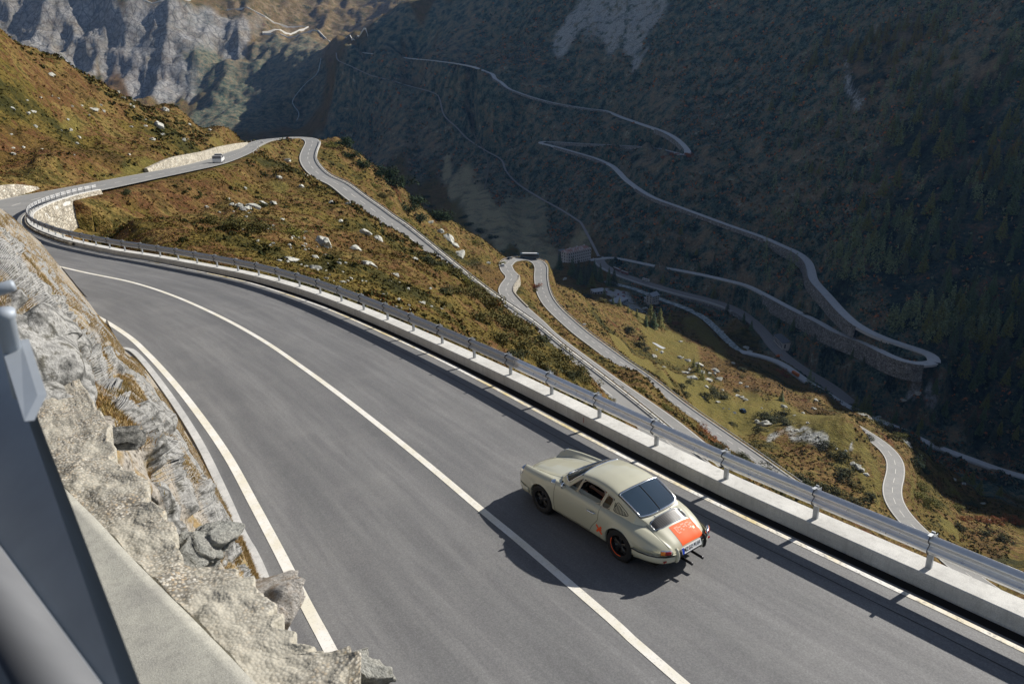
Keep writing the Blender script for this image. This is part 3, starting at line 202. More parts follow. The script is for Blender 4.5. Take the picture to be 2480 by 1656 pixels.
ZONES = [(-2040,3265,180,1262,'rock',1.0),(-1857,3201,177,1237,'rock',1.0),(-1730,3281,181,203,'rock',1.0),(-1557,3249,179,193,'rock',1.0),(-1404,3115,134,185,'rock',1.0),(-1598,3115,134,192,'rock',1.0),(-1835,3372,186,193,'rock',1.0),(-2085,3364,186,208,'rock',1.0),(-1446,3465,128,172,'rock',1.0),(-1992,3397,167,177,'rock',1.0),(-1250,3624,111,189,'rock',1.0),(-1329,3624,111,153,'rock',1.0),(-1320,3024,74,135,'rock',1.0),(-1010,3061,207,568,'dark',0.8),(-1013,2835,156,440,'dark',0.8),(-1267,3290,121,253,'dark',0.8),(-835,2731,117,229,'dark',0.8),(-788,2828,69,141,'dark',0.8),(-1393,3579,55,71,'dark',0.8),(-1156,3952,291,733,'brown',0.8),(-884,4002,270,702,'brown',0.8),(-757,4195,232,602,'brown',0.8),(-821,3339,102,266,'brown',0.8),(-647,4258,131,339,'brown',0.8),(-426,2302,127,234,'dark',1.0),(-537,2348,115,81,'dark',1.0),(-411,2158,106,75,'dark',1.0),(-261,1998,135,269,'dark',1.0),(-128,1739,117,192,'dark',1.0),(-307,2449,135,95,'dark',1.0),(-155,2223,164,292,'dark',1.0),(30,2033,187,423,'dark',1.0),(25,1655,162,165,'dark',1.0),(-22,1529,113,227,'dark',1.0),(62,1340,99,231,'dark',1.0),(132,1229,98,216,'dark',1.0),(110,1466,108,197,'dark',1.0),(223,1371,135,301,'dark',1.0),(176,1031,88,139,'dark',1.0),(219,933,69,87,'dark',1.0),(234,860,63,112,'dark',1.0),(184,888,49,109,'dark',1.0),(298,816,60,91,'dark',1.0),(284,696,47,68,'dark',1.0),(294,609,41,38,'dark',1.0),(295,561,34,53,'dark',1.0),(326,516,41,47,'dark',1.0),(362,485,45,62,'dark',1.0),(361,438,30,63,'dark',1.0),(367,528,49,46,'dark',1.0),(347,658,73,119,'dark',1.0),(394,594,73,87,'dark',1.0),(468,674,103,111,'dark',1.0),(428,758,102,126,'dark',1.0),(391,892,109,141,'dark',1.0),(327,1041,128,213,'dark',1.0),(411,1135,153,250,'dark',1.0),(463,971,149,186,'dark',1.0),(507,806,124,135,'dark',1.0),(346,1419,174,266,'dark',1.0),(297,1610,148,191,'dark',1.0),(440,1354,166,263,'dark',1.0),(509,1099,135,209,'dark',1.0),(563,890,109,143,'dark',1.0),(221,1726,159,184,'dark',1.0),(277,943,87,103,'dark',1.0),(197,1184,73,182,'dark',1.0),(342,810,60,96,'dark',1.0),(141,986,36,92,'dark',1.0),(331,574,42,42,'dark',1.0),(403,510,63,69,'dark',1.0),(320,467,17,89,'dark',1.0),(266,783,29,58,'dark',1.0),(278,614,23,51,'dark',1.0),(145,1028,32,54,'dark',1.0),(348,913,42,54,'brown',0.7),(342,969,27,36,'brown',0.7),(376,922,34,41,'brown',0.7),(312,933,29,35,'brown',0.7),(349,862,26,34,'brown',0.7),(240,1013,25,38,'brown',0.7),(312,1491,37,55,'brown',0.7),(283,1458,31,54,'brown',0.7),(496,995,73,84,'brown',0.7),(538,926,68,85,'brown',0.7),(-104,1930,41,108,'brown',0.7),(-283,2212,61,159,'brown',0.7),(-218,2069,44,77,'brown',0.7),(182,1229,15,39,'brown',0.7),(-44,1324,41,106,'brown',0.7),(19,1161,43,111,'brown',0.7),(-409,2131,52,37,'brown',0.7),(-268,1837,45,86,'brown',0.7),(-346,1979,42,93,'brown',0.7),(-159,1606,39,102,'brown',0.7),(160,1819,50,72,'scree',0.9),(208,1796,61,71,'scree',0.9),(253,1770,65,70,'scree',0.9),(294,1722,63,77,'scree',0.9),(247,1709,52,59,'scree',0.9),(264,1622,25,32,'scree',0.9),(464,1028,10,15,'scree',0.9),(237,394,6,16,'scree',0.9),(344,516,9,7,'scree',0.9),(326,531,8,9,'scree',0.9),(-58,1263,54,224,'grass',0.6),(4,1138,49,183,'grass',0.6),(51,1075,33,120,'grass',0.6),(-95,1354,33,162,'grass',0.6),(35,1211,45,159,'grass',0.6),(123,575,11,43,'grass',0.9),(137,567,16,69,'grass',0.9),(179,642,16,63,'grass',0.9),(146,406,15,57,'grass',0.9),(168,403,15,78,'grass',0.9),(159,339,12,60,'grass',0.9),(116,403,12,65,'grass',0.9),(83,410,13,88,'grass',0.9),(161,317,10,17,'grass',0.9),(258,393,7,51,'grass',0.9),(196,299,5,13,'grass',0.9),(173,299,4,9,'grass',0.9),(-60,161,3,21,'grass',0.9),(-66,146,3,19,'grass',0.9),(-61,116,2,10,'grass',0.9),(132,408,15,64,'grass',0.9),(-90,154,3,6,'grass',0.9),(-66,119,4,25,'grass',0.9),(-102,298,7,51,'grass',0.9),(-56,104,7,18,'heath',0.8),(-53,121,6,15,'heath',0.8),(-55,93,3,9,'heath',0.8),(-64,185,8,21,'heath',0.8),(-79,120,7,17,'heath',0.8),(-76,128,5,12,'heath',0.8),(-28,119,7,17,'heath',0.8),(-14,126,6,16,'heath',0.8),(-51,300,11,29,'heath',0.8),(168,530,23,59,'heath',0.8),(197,507,19,49,'heath',0.8),(202,458,17,44,'heath',0.8),(-104,176,9,22,'heath',0.8),(-1487,2928,126,327,'heath',0.8),(-17,357,11,28,'heath',0.8),(2,114,3,9,'heath',0.8),(219,276,10,26,'heath',0.8),(-60,152,5,12,'heath',0.8),(147,319,6,16,'scree',1.0),(151,308,4,9,'scree',1.0),(169,303,2,5,'scree',1.0),(131,796,17,44,'scree',1.0),(122,841,15,40,'scree',1.0),(-408,2126,59,47,'brown',1.0),(-282,1860,51,97,'brown',1.0),(-173,1651,41,105,'brown',1.0),(-124,1521,37,97,'brown',1.0),(-60,1330,45,117,'brown',1.0),(-10,1193,40,105,'brown',1.0),(31,1094,30,78,'brown',1.0),(70,1046,26,67,'brown',1.0),(-55,1202,37,96,'brown',1.0),(4,1088,27,69,'brown',1.0),(114,781,24,168,'grass',0.7),(122,615,15,106,'grass',0.7),(-84,1388,26,134,'grass',1.0),(-84,1388,26,134,'dark',1.0),(-34,1250,35,144,'grass',1.0),(-34,1250,35,144,'dark',1.0),(25,1121,28,103,'grass',1.0),(25,1121,28,103,'dark',1.0),(-173,1651,30,98,'grass',1.0),(-173,1651,30,98,'dark',1.0),(-124,1521,34,117,'grass',1.0),(-124,1521,34,117,'dark',1.0),(-60,1330,41,193,'grass',1.0),(-60,1330,41,193,'dark',1.0),(-10,1193,37,137,'grass',1.0),(-10,1193,37,137,'dark',1.0),(31,1094,28,106,'grass',1.0),(31,1094,28,106,'dark',1.0),(69,1036,20,69,'grass',1.0),(69,1036,20,69,'dark',1.0),(4,1088,24,92,'grass',1.0),(4,1088,24,92,'dark',1.0),(254,1099,20,30,'brown',0.9),(227,1244,31,79,'brown',0.9),(192,1440,27,64,'brown',0.9),(281,1046,26,39,'brown',0.9),(347,1008,25,35,'brown',0.9),(195,1643,25,29,'brown',0.9),(270,1426,35,67,'brown',0.9),(269,835,20,31,'brown',0.9),(243,906,22,27,'brown',0.9),(197,969,24,34,'brown',0.9),(283,761,19,30,'brown',0.9),(529,906,33,40,'brown',0.9),(536,847,26,29,'brown',0.9),(503,950,29,35,'brown',0.9),(353,466,11,21,'brown',0.9),(354,500,12,17,'brown',0.9),(-27,1974,36,94,'brown',0.9),(-152,2174,53,102,'brown',0.9),(258,393,6,44,'grass',0.9),(191,286,3,10,'grass',0.9),(129,399,10,38,'grass',0.9),(108,428,11,74,'grass',0.9),(170,434,11,52,'grass',0.9),(171,314,8,16,'grass',0.9),(167,278,4,12,'grass',0.9),(494,822,66,76,'heath',1.0),(468,674,83,87,'heath',1.0),(425,721,57,75,'heath',1.0),(396,560,52,56,'heath',1.0),(390,492,33,39,'heath',1.0),(364,653,40,73,'heath',1.0),(388,623,46,65,'heath',1.0),(542,826,30,31,'heath',1.0),(453,841,41,54,'heath',1.0),(488,1041,38,52,'heath',1.0),(335,525,19,17,'heath',1.0)]

# ------------------------------------------------------------------ terrain heights
KS = .55
_F = np.stack([CTL[:, 0] / CTL[:, 1], KS * np.log(CTL[:, 1])], -1); _t = CTL[:, 2] / CTL[:, 1]; _n = len(CTL)
_D = np.linalg.norm(_F[:, None] - _F[None], axis=2); _P = np.c_[np.ones(_n), _F]
_W = np.linalg.solve(np.block([[-_D - np.eye(_n) * 2e-4, _P], [_P.T, np.zeros((3, 3))]]), np.r_[_t, 0, 0, 0])
GA = np.linspace(-1.15, 1.25, 361); GB = np.linspace(math.log(9), math.log(6400), 501)
_q = np.stack([g.ravel() for g in np.meshgrid(GA, GB * KS)], 1); GT = np.empty(len(_q))
for i in range(0, len(_q), 20000):
    k = _q[i:i + 20000]; GT[i:i + 20000] = -np.linalg.norm(k[:, None] - _F[None], axis=2) @ _W[:_n] + _W[_n] + k @ _W[_n + 1:]
GT = GT.reshape(501, 361)
def bil(G, ga, gb, x, y):
    a = (x / y - ga[0]) / (ga[1] - ga[0]); b = (np.log(y) - gb[0]) / (gb[1] - gb[0])
    i = np.clip(a.astype(int), 0, len(ga) - 2); j = np.clip(b.astype(int), 0, len(gb) - 2); fa = a - i; fb = b - j
    return (G[j, i] * (1 - fa) + G[j, i + 1] * fa) * (1 - fb) + (G[j + 1, i] * (1 - fa) + G[j + 1, i + 1] * fa) * fb
def hbase(x, y): return bil(GT, GA, GB, x, y) * y
# roads: name -> half width, corridor margins, wall on right/left (index range, height)
RD = {}
for k, (hw, stp) in dict(N=(4.05, 2), C=(3.9, 3), A=(4, 3), B=(4.3, 3), D=(4.2, 3), F1=(4.2, 5), F2=(4.8, 5), F3=(4.6, 5), F4=(5.2, 8), rail_up=(2.2, 8), rail_dn=(8, 6), valley=(4.2, 5), river=(4.5, 5), gully=(4, 12), path=(1.3, 10)).items():
    P = catmull(ROADS[k], stp); RD[k] = (smooth_path(P, 3 if k in ('A', 'B', 'C', 'D') else 2), hw)
# terrain grid
NA, NB = 820, 1000
TA = np.linspace(-1.12, 1.22, NA); TB = np.linspace(math.log(9.5), math.log(6200), NB)
AX, BY = np.meshgrid(TA, TB); TY = np.exp(BY); TX = AX * TY
TZ = hbase(TX, TY)
bd = np.full(TX.shape, 1e9); bz = np.zeros(TX.shape); bs = np.zeros(TX.shape); bh = np.zeros(TX.shape); bw = np.zeros(TX.shape); bq = np.zeros(TX.shape)
# walls: (road, first fraction, last fraction, side +1 right / -1 left, height)
WALLS = [('N', .205, .37, 1, 4.5), ('F1', .55, .995, 1, 14), ('F2', .08, .34, -1, 11), ('F2', .34, .62, -1, 4.5), ('F2', .8, .98, -1, 5), ('F3', .12, .95, 1, 6), ('F4', .02, .12, -1, 7), ('F4', .25, .5, -1, 4), ('A', .62, .9, 1, 4), ('rail_dn', .35, .62, 1, 5)]
for k, (P, hw) in RD.items():
    N = side_normals(P); T = np.stack([-N[:, 1], N[:, 0]], 1); seg = np.linalg.norm(P[1:, :2] - P[:-1, :2], axis=1).mean()
    nP = len(P)
    for i in range(nP):
        x, y, z = P[i]; rad = hw + 13
        if y + rad < 9.6: continue
        y0 = max(9.5, y - rad); j0 = max(0, int((math.log(y0) - TB[0]) / (TB[1] - TB[0]))); j1 = min(NB, int((math.log(y + rad) - TB[0]) / (TB[1] - TB[0])) + 2)
        aa = [(x - rad) / y0, (x - rad) / (y + rad), (x + rad) / y0, (x + rad) / (y + rad)]
        i0 = max(0, int((min(aa) - TA[0]) / (TA[1] - TA[0]))); i1 = min(NA, int((max(aa) - TA[0]) / (TA[1] - TA[0])) + 2)
        if j0 >= j1 or i0 >= i1: continue
        s_ = np.s_[j0:j1, i0:i1]; dx = TX[s_] - x; dy = TY[s_] - y; d = np.hypot(dx, dy); al = dx * T[i, 0] + dy * T[i, 1]; sgn = dx * N[i, 0] + dy * N[i, 1]
        slope = (P[min(i + 1, nP - 1), 2] - P[max(i - 1, 0), 2]) / max(.1, np.linalg.norm(P[min(i + 1, nP - 1), :2] - P[max(i - 1, 0), :2]))
        ok = d < bd[s_]
        fr = i / (nP - 1); w = 0; q = 0
        for (kk, f0, f1, sd_, h) in WALLS:
            if kk == k and f0 <= fr <= f1: w = sd_; q = h * min(1, (fr - f0) / .06 + .15, (f1 - fr) / (.10 if k == 'N' else .06) + (.02 if k == 'N' else .3))
        for arr, val in ((bd, d), (bz, z + al * slope), (bs, sgn), (bh, hw), (bw, w), (bq, q)):
            v = arr[s_]; v[ok] = (val[ok] if isinstance(val, np.ndarray) else val)
# natural relief
amp = np.minimum(TY * .012, 14) * sstep(25, 90, TY) + .25
relief = fbm(TX / (TY * .09 + 6), TY / (TY * .09 + 6), 5, .55) * amp
# gullies on the far slopes: noise stretched down the fall line
def _rid(x, y, o=5, g=.55):
    q = 0; w = 1
    for i in range(o): q = q + w * (1 - 2.2 * np.abs(vnoise(x + 31 * i, y + 13 * i))); x = x * 2.05; y = y * 2.05; w *= g
    return q
bgm = sstep(2300, 2900, TY)
relief = relief * (1 - bgm) + bgm * (_rid(TX / 260 + TZ / 900, (TY * .6 + TZ) / 420) * 24 + fbm(TX / 55, TY / 90, 3) * 7)
fslope = sstep(-.1, .1, AX) * sstep(700, 1000, TY) * (1 - bgm)
relief = relief + fslope * fbm((TX + TY) / 60, (TX - TY) / 200, 5, .6) * 6
relief = relief * (1 - .7 * sstep(-.02, .03, AX) * (1 - sstep(.36, .46, AX)) * sstep(480, 560, TY) * (1 - sstep(930, 1050, TY)))
E = np.abs(bs); dist = np.where(bd < 1e8, np.maximum(bd * .0 + np.hypot(0, E), 0), 99)
dist = np.where(bd < 1e8, bd, 99.)
k_free = sstep(0, 8, dist - bh - 1)
TZn = TZ + relief * np.where(bd < 1e8, k_free, 1)
low = bz - np.where(TY < 84, .9, np.where(TY > 450, .9, .3))
side_wall = (bw != 0) & (bs * bw > -1.2)
blend = sstep(0, 1, (dist - bh - np.where(TY > 450, 4.5, .5)) / np.where(TY < 84, 2.5, 6.0))
TZ2 = np.where(bd < 1e8, low * (1 - blend) + TZn * blend, TZn)
wl_t = np.minimum(bz - bq, TZn)
bl2 = sstep(0, 1, (dist - bh - 4) / 5)
TZ2 = np.where(side_wall & (bd < 1e8), wl_t * (1 - bl2) + np.minimum(TZn, bz + 50) * bl2, TZ2)
TZ = TZ2
def hz(x, y):
    return bil(TZ, TA, TB, np.asarray(x, float), np.maximum(np.asarray(y, float), 9.6))
_V = np.stack([TX, TY, TZ], -1).reshape(-1, 3)
_i = (np.arange(NB - 1)[:, None] * NA + np.arange(NA - 1)[None]).ravel()
_Fq = np.stack([_i, _i + 1, _i + NA + 1, _i + NA], 1)
# surface zones, as world-space patches: x, y, radius, kind, weight
ZK = {'rock': 0, 'grass': 1, 'scree': 2, 'dark': 3, 'heath': 4, 'brown': 5}
ZW = np.zeros((6,) + TX.shape)
wx = TX + fbm(TX / (TY * .05 + 2), TY / (TY * .05 + 2), 3) * (TY * .03 + 1.5); wy = TY + fbm(TX / (TY * .05 + 2) + 50, TY / (TY * .05 + 2), 3) * (TY * .06 + 3)
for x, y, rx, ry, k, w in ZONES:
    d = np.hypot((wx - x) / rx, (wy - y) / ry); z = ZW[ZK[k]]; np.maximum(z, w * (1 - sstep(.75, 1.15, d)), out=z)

# ------------------------------------------------------------------ terrain material
def heath_col(t, island=None):
    a = t.noise(.022, 5, .6, w=41); b = t.noise(.16, 5, .65, w=17); c = t.noise(.9, 4, .65, w=29)
    f = t.math('SUBTRACT', t.math('ADD', t.math('MULTIPLY', a, .80), t.math('ADD', t.math('MULTIPLY', b, .42), t.math('MULTIPLY', c, .14))), .18)
    if island is not None: f = t.math('ADD', t.math('MULTIPLY', f, .90), t.math('MULTIPLY', island, .10))
    return t.ramp(f, [(.36, (0.036, 0.035, 0.008)), (.425, (0.073, 0.059, 0.012)), (.462, (0.148, 0.104, 0.025)), (.488, (0.085, 0.067, 0.013)), (.512, (0.110, 0.051, 0.020)), (.528, (0.140, 0.081, 0.029)), (.56, (0.193, 0.135, 0.041)), (.60, (0.056, 0.050, 0.011)), (.66, (0.119, 0.048, 0.017))])
def mat_terrain():
    t = NT('terrain_ground', rough=.95, spec=.12)
    rock, grass, scree = [t.attr('za', c) for c in (0, 1, 2)]; dark, heath, brown = [t.attr('zb', c) for c in (0, 1, 2)]
    n_big = t.noise(.05, 6, .62); n_mid = t.noise(.35, 5, .62, w=7); n_fine = t.noise(2.2, 5, .7, w=3); n_far = t.noise(.013, 6, .62, w=11)
    # autumn heath of the sunny side
    base = heath_col(t)
    red = t.ramp(n_mid, [(.32, (.06, .026, .011)), (.5, (.10, .036, .018)), (.68, (.14, .07, .026))])
    base = t.mix(t.math('MULTIPLY', heath, .5), base, red)
    fineg = t.ramp(n_fine, [(.32, .45), (.68, 1.5)])
    grassc = t.mix(n_fine, (.095, .085, .018), (.19, .155, .042))
    base = t.mix(t.math('MULTIPLY', grass, t.ramp(n_mid, [(.35, .65), (.6, 1.)])), base, grassc)
    # shaded side: alder scrub
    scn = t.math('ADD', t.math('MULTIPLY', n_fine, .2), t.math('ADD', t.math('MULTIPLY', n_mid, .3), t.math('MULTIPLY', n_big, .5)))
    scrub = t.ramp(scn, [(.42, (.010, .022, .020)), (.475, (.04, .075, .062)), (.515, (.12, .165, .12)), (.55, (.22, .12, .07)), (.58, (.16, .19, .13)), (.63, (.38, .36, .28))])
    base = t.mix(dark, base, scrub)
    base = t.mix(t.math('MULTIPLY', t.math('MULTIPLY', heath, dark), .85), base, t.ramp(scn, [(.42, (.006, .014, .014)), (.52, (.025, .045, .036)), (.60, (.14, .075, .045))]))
    base = t.mix(t.math('MULTIPLY', brown, t.ramp(t.noise(.04, 6, .7, w=13), [(.46, .0), (.60, .85)])), base, t.mix(n_mid, (.14, .10, .06), (.38, .28, .17)))
    base = t.mix(t.math('MULTIPLY', t.math('MULTIPLY', grass, dark), t.ramp(t.noise(.03, 5, .7, w=19), [(.40, .35), (.52, 1.)])), base, t.mix(n_mid, (.22, .195, .11), (.46, .40, .24)))
    # rock
    cr = t.voro(.02, 'DISTANCE_TO_EDGE', stretch=(1.6, 1, .35)); cr2 = t.noise(.06, 8, .68, stretch=(1.2, 1.2, .35))
    rk = t.ramp(cr2, [(.30, (.09, .09, .095)), (.46, (.24, .235, .23)), (.62, (.40, .39, .37)), (.75, (.16, .15, .13))])
    rk = t.mix(t.ramp(cr, [(.0, .75), (.06, 0.)]), rk, (.05, .055, .06))
    rkm = t.math('MULTIPLY', rock, t.ramp(t.noise(.012, 7, .65, w=23), [(.36, 1.), (.64, .5)]))
    base = t.mix(rkm, base, rk)
    sc = t.mix(t.ramp(t.voro(.45), [(.1, 0.), (.6, 1.)]), (.14, .145, .145), (.42, .43, .42))
    base = t.mix(t.math('MULTIPLY', scree, t.ramp(t.noise(.05, 6, .7, w=31), [(.38, 0.), (.52, 1.)])), base, sc)
    base = t.mix(1., base, fineg, 'MULTIPLY')
    t.col(base)
    h = t.math('ADD', t.math('MULTIPLY', n_mid, 1.6), t.math('ADD', t.math('MULTIPLY', n_fine, .35), t.math('MULTIPLY', t.noise(.11, 6, .68, w=5), 4.)))
    t.bump(h, .85, 1.0)
    return t.m
ter = npmesh('terrain', _V, _Fq, mat_terrain()); tag(ter, kind='structure')
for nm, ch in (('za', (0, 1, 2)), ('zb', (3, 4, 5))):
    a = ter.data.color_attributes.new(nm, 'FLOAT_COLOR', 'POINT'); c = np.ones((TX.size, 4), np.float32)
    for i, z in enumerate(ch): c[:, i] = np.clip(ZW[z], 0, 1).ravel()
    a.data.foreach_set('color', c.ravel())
# ------------------------------------------------------------------ roads
def mat_asphalt(name, c0, c1, streak=False):
    t = NT(name, rough=.8, spec=.35)
    g = t.noise(60 if streak else 3, 3, .7); l = t.noise(.25, 4, .6)
    c = t.mix(t.ramp(l, [(.35, 0.), (.65, 1.)]), c0, c1)
    c = t.mix(t.ramp(g, [(.3, .0), (.7, .35)]), c, tuple(x * 1.35 for x in c1))
    t.col(c); return t.m
M_near = None
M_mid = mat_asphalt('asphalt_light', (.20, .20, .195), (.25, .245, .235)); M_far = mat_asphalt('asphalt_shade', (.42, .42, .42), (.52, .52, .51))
M_white = NT('road_paint', rough=.7).col((.62, .60, .55)).m
M_dirt = NT('dirt', rough=.95).col((.16, .145, .115)).m
M_conc = None
def ribbon(name, P, l, r, lift, mat_, skirt=.6, i0=0, i1=None, steps=None):
    P = P[i0:i1]; N = side_normals(P); n = len(P)
    A = P.copy(); A[:, :2] += N * (-l if not np.isscalar(l) or True else 0) if False else N * l; B = P.copy(); B[:, :2] += N * r
    A[:, 2] += lift; B[:, 2] += lift; cols = [A, B]
    if skirt:
        A2 = A.copy(); A2[:, 2] -= skirt; B2 = B.copy(); B2[:, 2] -= skirt; cols = [A2, A, B, B2]
    k = len(cols); V = np.stack(cols, 1).reshape(-1, 3); F = []
    for i in range(n - 1):
        for j in range(k - 1): F.append((i * k + j, i * k + j + 1, (i + 1) * k + j + 1, (i + 1) * k + j))
    return npmesh(name, V, np.array(F)[:, ::-1], mat_, smooth=False)
def dashes(name, P, offs, w, on, gap, lift, mat_):
    s = np.r_[0, np.cumsum(np.linalg.norm(np.diff(P, axis=0), axis=1))]; N = side_normals(P); mb = MB(); a = 0
    ev = lambda t, o: (lambda p, nn: (p[0] + nn[0] * o, p[1] + nn[1] * o, p[2] + lift))([np.interp(t, s, P[:, j]) for j in range(3)], [np.interp(t, s, N[:, j]) for j in range(2)])
    while a < s[-1]:
        b = min(a + on, s[-1]); m = max(1, int((b - a) / 4))
        for q in range(m):
            u0, u1 = a + (b - a) * q / m, a + (b - a) * (q + 1) / m
            mb.add([ev(u0, offs - w), ev(u1, offs - w), ev(u1, offs + w), ev(u0, offs + w)], [(0, 3, 2, 1)])
        a += on + gap
    return mb.build(name, mat_)
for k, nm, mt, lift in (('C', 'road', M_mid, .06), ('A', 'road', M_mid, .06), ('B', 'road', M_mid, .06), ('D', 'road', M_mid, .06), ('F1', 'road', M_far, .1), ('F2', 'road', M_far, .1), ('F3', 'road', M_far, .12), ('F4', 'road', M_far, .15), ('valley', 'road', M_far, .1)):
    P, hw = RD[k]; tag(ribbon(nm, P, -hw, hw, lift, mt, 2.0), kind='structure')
    for sd_ in (-1, 1):
        tag(dashes('road_marking', P, sd_ * (hw - .35), .09 + .00012 * P[:, 1].mean(), 40, 0, lift + .03, M_white), kind='structure')
    if k in 'ABCD': tag(dashes('road_marking', P, 0, .11, 6 if k != 'B' else 3, 6 if k != 'B' else 3, lift + .03, M_white), kind='structure')
    elif k in ('F2', 'F1'): tag(dashes('road_marking', P, 0, .14, 4, 6, lift + .03, M_white), kind='structure')
P, hw = RD['path']; tag(ribbon('path', P, -hw, hw, .1, M_dirt, .8), kind='structure')
P, hw = RD['N']; nfar = int(len(P) * .0)
tag(ribbon('road', P, -hw, hw, .0, M_far, .5), kind='structure')

# ------------------------------------------------------------------ near road (built in the road's own tilted plane)
CARM = Matrix([[*map(float, CM[i]), float(-(CM @ CC)[i])] for i in range(3)] + [[0, 0, 0, 1]])
def w2c(P): return np.asarray(P, float) @ CM + CC
def putcar(o): o.matrix_world = CARM; return o
def mat_near():
    t = NT('asphalt', rough=.75, spec=.4)
    tc = t.n.new('ShaderNodeTexCoord').outputs['Object']; uv = t.n.new('ShaderNodeUVMap').outputs[0]
    lane = t.noise(1.0, 4, .6, vec=uv, stretch=(.09, 1.1, 1)); lane2 = t.noise(1.0, 3, .6, vec=uv, stretch=(.35, 4.5, 1), w=3)
    g = t.noise(38, 4, .85, vec=tc); big = t.noise(.5, 5, .6, vec=tc)
    c = t.mix(t.ramp(lane, [(.33, 0.), (.62, 1.)]), (.120, .121, .123), (.182, .181, .180))
    c = t.mix(t.math('MULTIPLY', t.ramp(lane2, [(.42, 0.), (.64, 1.)]), .62), c, (.125, .123, .127))
    c = t.mix(t.math('MULTIPLY', t.ramp(big, [(.5, 0.), (.7, 1.)]), .25), c, (.24, .235, .225))
    c = t.mix(1., c, t.ramp(g, [(.28, .66), (.5, 1.), (.72, 1.5)]), 'MULTIPLY')
    cr = t.voro(.22, 'DISTANCE_TO_EDGE', vec=tc, stretch=(1, .6, 1)); 
    sp = t.voro(5, vec=tc); c = t.mix(t.math('MULTIPLY', t.ramp(sp, [(.0, 1.), (.035, 0.)]), .7), c, (.45, .44, .42))
    t.col(c); t.bump(g, .35, .006); return t.m
M_near = mat_near()
def uvribbon(name, P, l, r, z, m, n=1, sk=0):
    P = np.asarray(P, float); N = side_normals(P); s = np.r_[0, np.cumsum(np.linalg.norm(np.diff(P[:, :2], axis=0), axis=1))]
    off = np.linspace(l, r, n + 1); V = []; U = []
    for o in off:
        V.append(np.c_[P[:, :2] + N * o, np.full(len(P), z)]); U.append(np.c_[s, np.full(len(P), o)])
    V = np.stack(V, 1); k = V.shape[1]; U = np.stack(U, 1).reshape(-1, 2); V = V.reshape(-1, 3); F = [(i * k + j, i * k + j + 1, (i + 1) * k + j + 1, (i + 1) * k + j) for i in range(len(P) - 1) for j in range(k - 1)]
    F = np.array(F)[:, ::-1]; o = npmesh(name, V, F, m, smooth=False); ul = o.data.uv_layers.new(name='UVMap'); ul.data.foreach_set('uv', U[F.ravel()].astype(np.float32).ravel()); return putcar(o)
PN = w2c(RD['N'][0]); PN[:, 2] = 0; PN = catmull(PN[::2], 1.0)
_old = [o for o in COL.objects if o.name.startswith('road') and o.data.materials and o.data.materials[0] == M_far][-1]
bpy.data.objects.remove(_old)
kN = int(np.argmax(PN[:, 0] > 62))

tag(uvribbon('road', PN[kN:], -4.05, 4.05, .012, M_mid, 6), kind='structure')
fillr = NT('gutter_concrete', rough=.85).m; 
def mat_conc(name, c0, c1, sc=1.0, stain=True):
    t = NT(name, rough=.85, spec=.3); tc = t.n.new('ShaderNodeTexCoord').outputs['Object']
    c = t.mix(t.ramp(t.noise(1.2 * sc, 6, .65, vec=tc), [(.35, 0.), (.65, 1.)]), c0, c1)
    c = t.mix(1., c, t.ramp(t.noise(70 * sc, 2, .7, vec=tc), [(.3, .8), (.7, 1.22)]), 'MULTIPLY')
    c = t.mix(t.math('MULTIPLY', t.ramp(t.voro(9 * sc, vec=tc), [(0, 1.), (.09, 0.)]), .55), c, tuple(x * .4 for x in c0))
    if stain: c = t.mix(t.math('MULTIPLY', t.ramp(t.noise(3 * sc, 4, .7, vec=tc, stretch=(2.5, 2.5, .3)), [(.5, 0.), (.72, 1.)]), .45), c, tuple(x * .62 for x in c0))
    t.col(c); t.bump(t.noise(60 * sc, 3, .7, vec=tc), .3, .01); return t.m
M_conc = mat_conc('concrete', (.50, .49, .46), (.63, .62, .585))
M_gut = mat_conc('kerb_concrete', (.42, .42, .41), (.55, .54, .52))
LINE = NT('line_paint', rough=.65, spec=.3); _tc = LINE.n.new('ShaderNodeTexCoord').outputs['Object']
_c = LINE.mix(LINE.ramp(LINE.noise(1.3, 6, .7, vec=_tc), [(.4, 0.), (.62, 1.)]), (.70, .66, .55), (.78, .76, .72))
_c = LINE.mix(LINE.math('MULTIPLY', LINE.ramp(LINE.noise(26, 4, .75, vec=_tc), [(.56, 0.), (.72, 1.)]), .7), _c, (.25, .245, .235)); LINE.col(_c); LINE = LINE.m
LINE2 = NT('edge_line_paint', rough=.65); _tc = LINE2.n.new('ShaderNodeTexCoord').outputs['Object']
_c = LINE2.mix(LINE2.ramp(LINE2.noise(.35, 5, .7, vec=_tc), [(.45, 0.), (.6, 1.)]), (.76, .74, .70), (.66, .54, .28))
_c = LINE2.mix(LINE2.math('MULTIPLY', LINE2.ramp(LINE2.noise(14, 4, .75, vec=_tc), [(.50, 0.), (.66, 1.)]), .8), _c, (.22, .215, .205)); LINE2.col(_c); LINE2 = LINE2.m
ERp = catmull([(-20, -2.0, 0), (-12, -2.3, 0), (-6.6, -2.37, 0), (-4.2, -2.34, 0), (-1.5, -2.31, 0), (1, -2.36, 0), (4.5, -2.52, 0), (8, -2.72, 0), (12, -2.86, 0), (16.5, -2.85, 0), (19.5, -2.78, 0), (22.3, -2.6, 0), (28.5, -1.85, 0), (34, -.55, 0), (39.6, 1.0, 0), (44, 2.3, 0), (51, 4.1, 0), (56, 4.95, 0), (62, 5.6, 0), (68, 5.75, 0), (76, 5.1, 0), (84, 3.3, 0), (90, 1.4, 0), (99, -2.4, 0), (108, -7.7, 0)], .5)
tag(uvribbon('road', ERp[:int(np.argmax(ERp[:, 0] > 63)) + 1], -9.2, .13, .012, M_near, 6), kind='structure')
